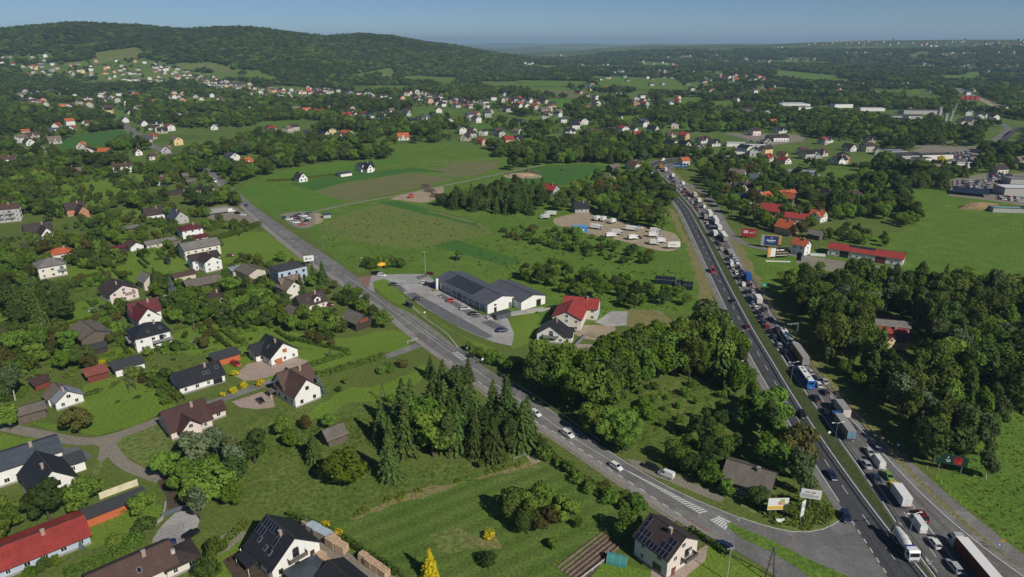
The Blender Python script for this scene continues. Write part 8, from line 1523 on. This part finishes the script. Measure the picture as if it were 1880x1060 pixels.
m = MB(); ov = [(math.cos(a) * 2.3, math.sin(a) * 1.0) for a in np.linspace(0, 6.2832, 24, endpoint=False)]; m.loft([[(x, -.15, 6.0 + z) for x, z in ov], [(x, .15, 6.0 + z) for x, z in ov]]); m.obj('sign_face', [pm('sign orange', (.70, .30, .02))], t); m = MB(); m.face([(x * .62 - .1, -.155, 6.05 + z * .55) for x, z in ov]); m.face([(x * .62, .155, 6.05 + z * .55) for x, z in ov]); m.obj('sign_emblem', [pm('sign yellow', (.78, .58, .05))], t)
p = P(803, 533); t = empty('totem_sign', (p.x, p.y, 0), R(30), label='white curved totem sign in front of the supermarket', cat='totem sign'); MB().box((0, 0, 2.9), (1.3, .5, 5.8), 0, None, .92).obj('pillar', [M_WHITEP], t); MB().box((0, 0, .25), (5.0, 2.4, .5)).obj('planter', [mat('planter bed', (.22, .19, .09), .9, .3, 2)], t)
p = P(751, 564); t = empty('bus_shelter', (p.x, p.y, .06), R(-50), label='glazed grey bus shelter beside the bus bay', cat='bus shelter'); MB().box((0, 0, 2.45), (4.2, 1.7, .16)).obj('roof', [M_BUMP], t); MB().box((0, .75, 1.25), (4.0, .05, 2.1)).obj('back_pane', [M_PANE], t)
for s in (1, -1): MB().box((s * 2.0, .15, 1.25), (.05, 1.1, 2.1)).obj('side_pane', [M_PANE], t); MB().box((s * 2.02, -.7, 1.2), (.08, .08, 2.35)).obj('post', [M_STEEL], t)
MB().box((0, .4, .5), (3, .4, .06)).obj('bench', [M_BUMP], t)
p = P(1461, 624); t = empty('sign_gantry', (p.x, p.y, 0), R(10), label='grey cantilever gantry over the hard shoulder beside the forest', cat='gantry'); MB().tube((0, 0, 0), (0, 0, 7.2), .2, .18, 8).obj('post', [M_STEEL], t); MB().box((-2.3, 0, 7.1), (5.0, .3, .35)).obj('beam', [M_STEEL], t)
for x in (-3.2, -1.6): MB().box((x, -.25, 6.75), (.5, .35, .4)).obj('detector', [M_BUMP], t)
def road_sign(px, py, h, shape, mt, label, yaw=0, s=.45, mt2=None):
  p = P(px, py); t = empty('traffic_sign', (p.x, p.y, 0), R(yaw), label=label, cat='traffic sign'); MB().tube((0, 0, 0), (0, 0, h), .04, .04, 6).obj('post', [M_STEEL], t)
  def disc(r, y, z, mt_, n, nm): m = MB(); c = [(math.cos(a) * r, math.sin(a) * r) for a in (np.linspace(0, 6.2832, n, endpoint=False) + (0.785 if n == 4 and shape == 'square' else 1.5708))]; m.loft([[(x, y - .02, z + w) for x, w in c], [(x, y + .02, z + w) for x, w in c]]); m.obj(nm, [mt_], t)
  n = {'round': 16, 'diamond': 4, 'square': 4, 'tri': 3}[shape]; disc(s, -.06, h - s * .4, mt, n, 'sign_plate')
  if mt2: disc(s * .6, -.085, h - s * .4, mt2, n, 'sign_symbol')
M_SBL = pm('sign blue', (.02, .17, .55)); M_SYE = pm('sign amber', (.72, .36, .02)); M_SGR = pm('sign green', (.02, .30, .20))
road_sign(1520, 809, 3.0, 'round', M_WHITEP, 'round white backed sign in the central reservation', 0, .45); road_sign(1646, 831, 2.8, 'round', M_SBL, 'round blue sign at the start of the side road', -10, .5, M_WHITEP); road_sign(1831, 1013, 2.2, 'round', M_SBL, 'round blue arrow sign on the verge at the right', -20, .42, M_WHITEP); road_sign(1836, 1011, 3.0, 'diamond', M_SYE, 'amber priority sign on the verge at the right', -20, .5)
road_sign(1142, 826, 2.4, 'tri', M_SYE, 'orange triangular roadwork sign at the wood edge', 20, .55); road_sign(1353, 970, 2.6, 'round', M_WHITEP, 'small white sign on the tip of the traffic island', 150, .35); road_sign(886, 672, 3, 'square', M_WHITEP, 'white bus stop sign at the end of the bay', 30, .6); road_sign(858, 650, 2.8, 'square', M_SBL, 'small blue sign along the bus bay railing', 30, .4, M_WHITEP); road_sign(780, 584, 2.8, 'round', M_WHITEP, 'small round sign behind the bus bay railing', 30, .4)
p = P(1401, 534); t = empty('direction_sign', (p.x, p.y, 0), R(-5), label='green direction sign on the dry verge of the motorway', cat='road sign'); [MB().tube((s, 0, 0), (s, 0, 3.6), .06, .06, 6).obj('post', [M_STEEL], t) for s in (-.7, .7)]; MB().box((0, -.1, 3.0), (2.6, .08, 1.6)).obj('sign_plate', [M_SGR], t); m = MB(); m.box((-.2, -.15, 3.2), (1.4, .03, .14)); m.box((.5, -.15, 2.8), (.5, .03, .4)); m.obj('sign_print', [M_WHITEP], t)
for i, (x, y) in enumerate([(1702, 862), (1719, 879), (1727, 888), (1735, 898), (1743, 907), (1752, 916), (1762, 926), (1773, 933)]):
  p = P(x, y); t = empty('marker_post', (p.x, p.y, 0), label='thin yellow marker post in the grass beside the side road', cat='marker post', group='yellow marker posts along the side road'); MB().tube((0, 0, 0), (0, 0, 1.3), .07, .07, 6).obj('post', [pm('marker yellow', (.62, .62, .10))], t)
def fence(px, label, h=1.1, mt=None, bars=2, step=2.2, name='fence', solid=None, th=.06):
  q = spline(wpts(px), 1.5); L = np.hypot(*np.diff(q, axis=0).T).sum(); q = resample(q, max(2, int(L / step) + 1)); o = q[0]; t = empty(name, (o[0], o[1], .05), label=label, cat='fence' if name == 'fence' else name.replace('_', ' '))
  for p in q[:120]: MB().box((p[0] - o[0], p[1] - o[1], h / 2), (.1, .1, h)).obj('post', [mt or M_WHITEP], t)
  for a, b in zip(q, q[1:]):
    d = b - a; l = float(np.linalg.norm(d)); M = Matrix.Translation(((a[0] + b[0]) / 2 - o[0], (a[1] + b[1]) / 2 - o[1], 0)) @ Matrix.Rotation(math.atan2(d[1], d[0]), 4, 'Z')
    if solid: MB().box((0, 0, h * .48), (l - .1, th, h * .9), 0, M).obj('panel', [solid], t)
    else:
      for k in range(bars): MB().box((0, 0, h * (.95 - .42 * k)), (l - .1, .05, .08), 0, M).obj('bar', [mt or M_WHITEP], t)
fence([(757, 567), (782, 588), (818, 614), (834, 632), (846, 646), (885, 668)], 'pale railing along the bus bay'); fence([(748, 632), (766, 625)], 'short white gate fence at the lane mouth', 1.1); fence([(943, 846), (966, 838)], 'short grey rail fence beside the sand pit', 1, M_CONC)
fence([(1044, 651), (1060, 634), (1076, 618)], 'blue grey panel wall below the attached black roofed house', 1.8, M_CONC, solid=mat('blue grey panels', (.16, .19, .23), .6, .1, 1)); fence([(1078, 617), (1096, 621), (1118, 626)], 'green wire gate of the red hall yard', 1.6, mat('green steel', (.10, .15, .11), .6, 0), 3, 2.5)
fence([(298, 952), (325, 940), (348, 934)], 'grey steel gate of the paved yard', 1.5, mat('grey steel gate', (.10, .12, .14), .5, 0), solid=mat('grey steel gate', (.10, .12, .14))); fence([(305, 925), (298, 955), (270, 975)], 'low stone wall around the ornamental garden', .8, M_CONC, solid=M_CONC, th=.35); fence([(184, 918), (215, 906), (254, 892)], 'pale green and cream panel wall behind the orange fronted garage', 2.2, W_MINT, solid=mat('cream panels', (.66, .60, .42), .8, .2, .4), step=3); fence([(286, 551), (310, 546), (330, 540)], 'grey slab wall behind the maroon roofed house', 1.4, M_CONC, solid=M_CONC, th=.2)
fence([(1462, 478), (1470, 480)], 'tall dark screen beside the workshop drive', 5, M_BLACKP, solid=M_BLACKP) ; fence([(1488, 470), (1515, 472)], 'white panel fence between the narrow white house and the workshop', 1.8, M_WHITEP, solid=M_WHITEP)
fence([(46, 675), (52, 668), (57, 661)], 'brown fence with white pillars in the left garden', 1.6, M_WHITEP, 2, 3, solid=W_REDWOOD); fence([(740, 1062), (680, 1025), (655, 1008)], 'dark wire fence along the clipped hedge', 1.5, M_BLACKP, 3, 2.5); fence([(1060, 1070), (1115, 1028)], 'white low fence beside the greenhouse', .8)
def solar_table(px, py, cols, yaw, label):
  p = P(px, py); t = empty('solar_table', (p.x, p.y, 0), R(yaw), label=label, cat='solar array'); M = Matrix.Translation((0, 0, 1.9)) @ Matrix.Rotation(R(38), 4, 'X'); key = 'tablepanel'
  if key not in MESHES: mm = MB(); mm.box((0, 0, 0), (1.5, 2.2, .06)); MESHES[key] = mm.mesh('solar_panel', [M_SOLAR])
  for c in range(cols):
    for r_ in range(2): o = link('solar_panel', MESHES[key], t); o.matrix_local = M @ Matrix.Translation(((c - (cols - 1) / 2) * 1.62, (r_ - .5) * 2.36, .06))
  m = MB(); m.box((0, 0, -.06), (cols * 1.6, .12, .12), 0, M)
  for c in range(0, cols + 1, 2): m.tube(((c - cols / 2) * 1.6, 0, 0), ((c - cols / 2) * 1.6, 0, 1.85), .08)
  m.obj('stand', [M_STEEL], t)
solar_table(1221, 521, 6, -14, 'black two row solar array on the meadow'); solar_table(1247, 528, 2, -14, 'short solar array right of the long array'); solar_table(1262, 531, 3, -14, 'low solar array at the meadow edge')
p = P(1133, 1032); t = empty('greenhouse', (p.x, p.y, 0), R(-20), label='small teal plastic greenhouse beside the vegetable bed', cat='greenhouse'); m = MB(); arc = [(math.cos(a) * 1.5, math.sin(a) * 2.0) for a in np.linspace(0, 3.1416, 9)]; m.loft([[(-2.2, y, z) for y, z in arc], [(2.2, y, z) for y, z in arc]]); g = m.obj('cover', [mat('teal plastic', (.06, .24, .22), .45, .15, 1.5)], t)
for x in (-2.2, -.75, .75, 2.2):
  m = MB()
  for (a, b), (c, d) in zip(arc, arc[1:]): m.tube((x, a * 1.02, b * 1.02), (x, c * 1.02, d * 1.02), .035, n=4)
  m.obj('hoop', [mat('pale green hoop', (.35, .5, .46), .5, 0)], t)
p = P(1186, 1020); t = empty('wooden_deck', (p.x, p.y, 0), R(-52), label='orange brown wooden deck with steps beside the pale pink panelled house', cat='deck')
for k in range(10): MB().box((-2.2 + k * .46, 0, 1.0), (.42, 3.2, .08)).obj('plank', [mat('orange deck boards', (.42, .19, .07), .7, .2, 2)], t)
for k in range(4): MB().box((2.6 + k * .35, 0, .8 - k * .2), (.34, 1.6, .08)).obj('step', [mat('orange deck boards', (.42, .19, .07))], t)
for x in (-2.2, 2.2):
  for y in (-1.4, 1.4): MB().box((x, y, .48), (.14, .14, .95)).obj('leg', [W_WOOD], t)
m = MB(); a = P(1040, 1055); b = P(1122, 990); d = (b - a); l = d.length; dn = d.normalized(); nn = Vector((-dn.y, dn.x, 0))
for k in range(6):
  s = (k - 2.5) * 1.15; q = [a + nn * s, b + nn * s]; m.loft([[q[0] + nn * -.35 + Vector((0, 0, .06)), q[0] + Vector((0, 0, .35)), q[0] + nn * .35 + Vector((0, 0, .06))], [q[1] + nn * -.35 + Vector((0, 0, .06)), q[1] + Vector((0, 0, .35)), q[1] + nn * .35 + Vector((0, 0, .06))]])
tag(m.obj('plant_ridges', [ground_mat('ridge soil', [(.155, .115, .088), (.125, .092, .07), (.18, .135, .105)], (.1, .5, 2.5))]), 'long earth ridges of the vegetable bed', 'vegetable bed', None, 'stuff')
M_TIMB = mat('fresh sawn timber', (.50, .355, .23), .8, .3, 1.5); M_TIMB2 = mat('weathered timber', (.33, .26, .20), .8, .2, 1.5)
def stack(px, py, L, W, H, yaw, label, mt=None, wrap=None):
  p = P(px, py); t = empty('timber_stack', (p.x, p.y, .05), R(yaw), label=label, cat='timber stack', group='timber stacks in the yard of the panelled white house'); n = max(2, int(H / .45))
  for k in range(n):
    for j in range(3): MB().box((random.uniform(-.1, .1), (j - 1) * W / 3, .1 + (k + .5) * H / n), (L * random.uniform(.92, 1), W / 3 - .05, H / n - .07)).obj('board', [mt or M_TIMB], t)
  if wrap: MB().box((0, 0, H + .13), (L * 1.02, W * 1.02, .05)).obj('cover', [wrap], t)
M_WRAP = mat('pale blue foil', (.42, .50, .56), .4, .2, .8)
TS = [(565, 968, 3, 1.6, 1.4, 'stack under foil farthest up the timber yard'), (577, 975, 3.4, 2.2, 1.6, 'wide foil covered stack beside the hedge'), (590, 984, 3.4, 2.2, 1.7, 'foil covered stack next to the tall pile'), (603, 990, 3.4, 2.2, 1.6, 'last foil covered stack before the sawn pile'), (612, 1002, 3.2, 2.4, 2.2, 'tall pale sawn pile in the middle of the timber yard'), (628, 1012, 2.8, 2, 2.0, 'sawn pile at the hedge right of the tall pile'), (584, 1022, 3.4, 2.2, 1.0, 'low loose pile in front of the white gable'), (598, 1030, 2.8, 1.4, .7, 'low flat pile near the dark grey garage'), (668, 1030, 2.2, 1.6, 2.0, 'pile first in the lower row of the timber yard'), (680, 1040, 2.2, 1.8, 2.0, 'pile second in the lower row of the timber yard'), (692, 1047, 2.2, 1.8, 1.8, 'pile third in the lower row of the timber yard'), (706, 1056, 2.4, 1.8, 1.6, 'pile at the lower end of the timber yard')]
for i, (x, y, L, W, H, l) in enumerate(TS): stack(x, y, L, W, H, -35 + random.uniform(-6, 6), l, M_TIMB if i > 3 else M_TIMB2, M_WRAP if i in (1, 2, 3) else None)
def chair(px, py, yaw, l):
  p = P(px, py); t = empty('garden_chair', (p.x, p.y, .06), R(yaw), label=l, cat='garden chair', group='garden chairs on the brown terrace'); m = mat('dark wicker', (.06, .035, .03), .8, .2, 4); MB().box((0, 0, .42), (.75, .75, .16)).obj('seat', [m], t); MB().box((-.34, 0, .72), (.12, .75, .5)).obj('backrest', [m], t)
  for s in (1, -1): MB().box((.06, s * .36, .56), (.62, .1, .14)).obj('armrest', [m], t)
  for a in (-.3, .3):
    for b in (-.3, .3): MB().box((a, b, .17), (.08, .08, .34)).obj('leg', [m], t)
for x, y, yw, l in [(424, 1031, 20, 'dark wicker chair leftmost on the brown terrace'), (439, 1029, 100, 'dark wicker chair behind the terrace table'), (439, 1038, -60, 'dark wicker chair in front of the terrace table'), (459, 1036, 180, 'dark wicker chair right of the terrace table')]: chair(x, y, yw, l)
p = P(450, 1033); t = empty('garden_table', (p.x, p.y, .06), label='small dark table on the brown terrace', cat='garden table'); MB().box((0, 0, .6), (1, .8, .06)).obj('tabletop', [mat('dark wicker', (.06, .035, .03))], t); [MB().box((a, b, .29), (.08, .08, .56)).obj('leg', [mat('dark wicker', (.06, .035, .03))], t) for a in (-.4, .4) for b in (-.3, .3)]
for x, y, l in ((444, 1024, 'closed white parasol left on the brown terrace'), (456, 1023, 'closed white parasol beside the house wall on the terrace')):
  p = P(x, y); t = empty('parasol', (p.x, p.y, .06), label=l, cat='parasol'); MB().tube((0, 0, 0), (0, 0, 2.7), .03, .03, 6).obj('pole', [M_STEEL], t); MB().tube((0, 0, 1.0), (0, 0, 2.6), .22, .06, 8).obj('canopy', [W_WHITE], t); MB().box((0, 0, .06), (.6, .6, .12)).obj('base', [M_CONC], t)
p = P(1063, 426); t = empty('container', (p.x, p.y, 0), R(12), label='bright blue site container in the sandy yard', cat='container'); b_ = MB().box((0, 0, 1.9), (9, 5, 3.6)).obj('body', [mat('container blue', (.03, .20, .52), .5, .1, 1)], t); m = MB(); [m.box((-4.2 + i * 1.05, s * 2.52, 1.9), (.3, .05, 3.4)) for i in range(9) for s in (1, -1)]; m.obj('side_ribs', [mat('container blue', (.03, .20, .52))], b_); MB().box((0, 0, 3.76), (9.2, 5.2, .12)).obj('roof', [mat('pale blue roof', (.12, .32, .60), .5, .1, 1)], t); MB().box((2, -2.56, 1.3), (1, .06, 2.1)).obj('door', [M_WHITEP], t)
def heap(px, py, rx, ry, h, mt, name, label, cat, n=14, yaw=0):
  p = P(px, py); t = MB(); rings = []
  for k in range(6):
    f = k / 5; s = math.cos(f * 1.45); rings.append([(math.cos(a) * rx * s * random.uniform(.88, 1.1), math.sin(a) * ry * s * random.uniform(.88, 1.1), h * math.sin(f * 1.5708) * random.uniform(.93, 1.05) - .05) for a in np.linspace(0, 6.2832, n, endpoint=False)])
  t.loft(rings); tag(t.obj(name, [mt], None, (p.x, p.y, 0), R(yaw)), label, cat)
heap(1801, 383, 15, 7, 4.2, mat('straw manure', (.30, .21, .11), .95, .35, .5), 'manure_heap', 'straw brown manure heap on the wide field', 'manure heap'); heap(958, 322, 12, 6, 2.0, mat('sandy soil', (.40, .27, .17), .95, .15, .4), 'soil_heap', 'low sandy soil heap beside the log piles', 'soil heap')
M_LOG = mat('grey brown logs', (.20, .155, .115), .9, .3, 2)
def logs(px, py, n, L, label, yaw):
  p = P(px, py); t = empty('log_pile', (p.x, p.y, .05), R(yaw), label=label, cat='log pile'); k = 0; row = max(4, int(n / 3)); z = .3
  if 'log' not in MESHES: MESHES['log'] = MB().tube((0, -1, 0), (0, 1, 0), .3, .26, 8).mesh('log', [M_LOG])
  while k < n:
    for i in range(row):
      if k >= n: break
      o = link('log', MESHES['log'], t, ((i - row / 2) * .66, random.uniform(-.4, .4), z)); o.scale = (1, L / 2 * random.uniform(.9, 1.05), 1); k += 1
    row = max(2, row - 2); z += .52
for a in [(985, 318, 36, 5, 'long grey log pile behind the green field', 0), (970, 316, 24, 5, 'grey log pile left of the long one', 5), (1035, 313, 14, 4, 'small brown log pile right of the long grey one', 0), (790, 352, 30, 8, 'long timber pile in the small sandy yard', 60), (800, 362, 24, 8, 'dark timber pile nearest the conifer block', 60), (783, 346, 20, 8, 'upper timber pile at the end of the small sandy yard', 60)]: logs(*a)
p = P(755, 364); MBx = MB(); MBx.box((0, 0, 1.5), (3, 2.4, 3.0)); MBx.box((0, 0, 3.1), (3.4, 2.8, .2)); tag(MBx.obj('red_hut', [mat('red sheet', (.36, .06, .05), .6, .1, 1)], None, (p.x, p.y, 0), .3), 'small red hut in the sandy yard by the timber piles', 'hut')
p = P(173, 276); t = empty('excavator', (p.x, p.y, 0), R(20), label='yellow excavator on the earth strip behind the green field', cat='excavator'); ye = pm('excavator yellow', (.60, .33, .03)); MB().box((0, 0, 1.7), (4, 2.6, 1.6)).obj('body', [ye], t); MB().box((1.0, .6, 2.8), (1.4, 1.2, 1.5)).obj('cab', [M_GLASS], t); m = MB(); m.tube((1.6, -.4, 2.2), (4.4, -.4, 4.6), .3, .25); m.obj('boom', [ye], t); m = MB(); m.tube((4.4, -.4, 4.6), (6, -.4, 1.6), .22, .2); m.box((6.1, -.4, 1.0), (1, 1.1, 1.0)); m.obj('arm', [ye], t); [MB().box((0, s * 1.15, .5), (4.2, .6, .95)).obj('track', [M_CHASS], t) for s in (1, -1)]
p = P(1140, 954);
for x, y, h, r, l in [(1723, 216, 15, 3, 'pale concrete silo left of the conveyor tower'), (1745, 222, 14, 1.7, 'slim pale silo beside the conveyor tower'), (1735, 222, 10, 2.4, 'short silo between the taller silos')]:
  p = P(x, y); t = empty('silo', p, label=l, cat='silo'); MB().tube((0, 0, 0), (0, 0, h), r, r, 12).obj('shell', [M_CONC], t); MB().tube((0, 0, h), (0, 0, h + r * .5), r * 1.05, .4, 12).obj('roof', [M_STEEL], t)
p = P(1748, 222); t = empty('conveyor', p, R(20), label='steep grey conveyor leaning against the silos', cat='conveyor'); MB().tube((-6, 0, 0), (3, 0, 26), 1.2, 1.0, 4).obj('belt_housing', [M_STEEL], t); MB().tube((2.6, 1.5, 0), (2.6, 0, 24), .5, .4, 6).obj('support', [M_STEEL], t)
p = P(1877, 205); t = empty('crane_mast', p, label='thin pale crane mast at the right edge', cat='crane'); MB().tube((0, 0, 0), (0, 0, 34), .9, .6, 4).obj('mast', [mat('crane yellow', (.45, .36, .12), .6, .1, 1)], t); MB().box((6, 0, 33), (30, 1, 1)).obj('jib', [mat('crane yellow', (.45, .36, .12))], t)
p = P(1768, 184); t = empty('bridge_formwork', p, R(-8), label='red bridge formwork beside the sandy earthworks', cat='bridge works'); [MB().box((i * 9 - 22, 0, 4), (7, 14, 8)).obj('formwork_panel', [mat('red formwork', (.33, .06, .045), .7, .2, .2)], t) for i in range(6)]
for x, y, l in [(1509, 137, 'white lorry left on the distant hillside road'), (1567, 144, 'white lorry in the middle of the distant hillside road'), (1664, 154, 'white lorry right on the distant hillside road'), (1741, 153, 'white lorry at the end of the distant hillside road')]:
  p = P(x, y); t = empty('lorry', p, R(170), label=l, cat='lorry'); MB().box((0, 0, 2.6), (13, 2.6, 3)).obj('trailer', [M_BOXW], t); MB().box((8, 0, 2), (2.2, 2.5, 3)).obj('cab', [M_BOXW], t); MB().box((0, 0, .6), (14, 2, .8)).obj('chassis', [M_CHASS], t)
# ---------------------------------------------------------------- haze
hm = bpy.data.materials.new('air'); hm.use_nodes = True; ht = hm.node_tree; ht.nodes.clear(); ho = ht.nodes.new('ShaderNodeOutputMaterial'); hv = ht.nodes.new('ShaderNodeVolumePrincipled')
hv.inputs['Color'].default_value = (.52, .77, 1.0, 1); hv.inputs['Density'].default_value = HAZE; hv.inputs['Anisotropy'].default_value = 0.0; ht.links.new(hv.outputs[0], ho.inputs['Volume'])
zmin = float(min(0, terrain(*np.meshgrid(np.linspace(-30000, 30000, 60), np.linspace(0, 60000, 90))).min())) - 1.5
h = MB(); h.box((0, 0, (290 + zmin) / 2), (125000, 125000, 290 - zmin)); tag(h.obj('haze', [hm]), None, None, None, 'stuff')
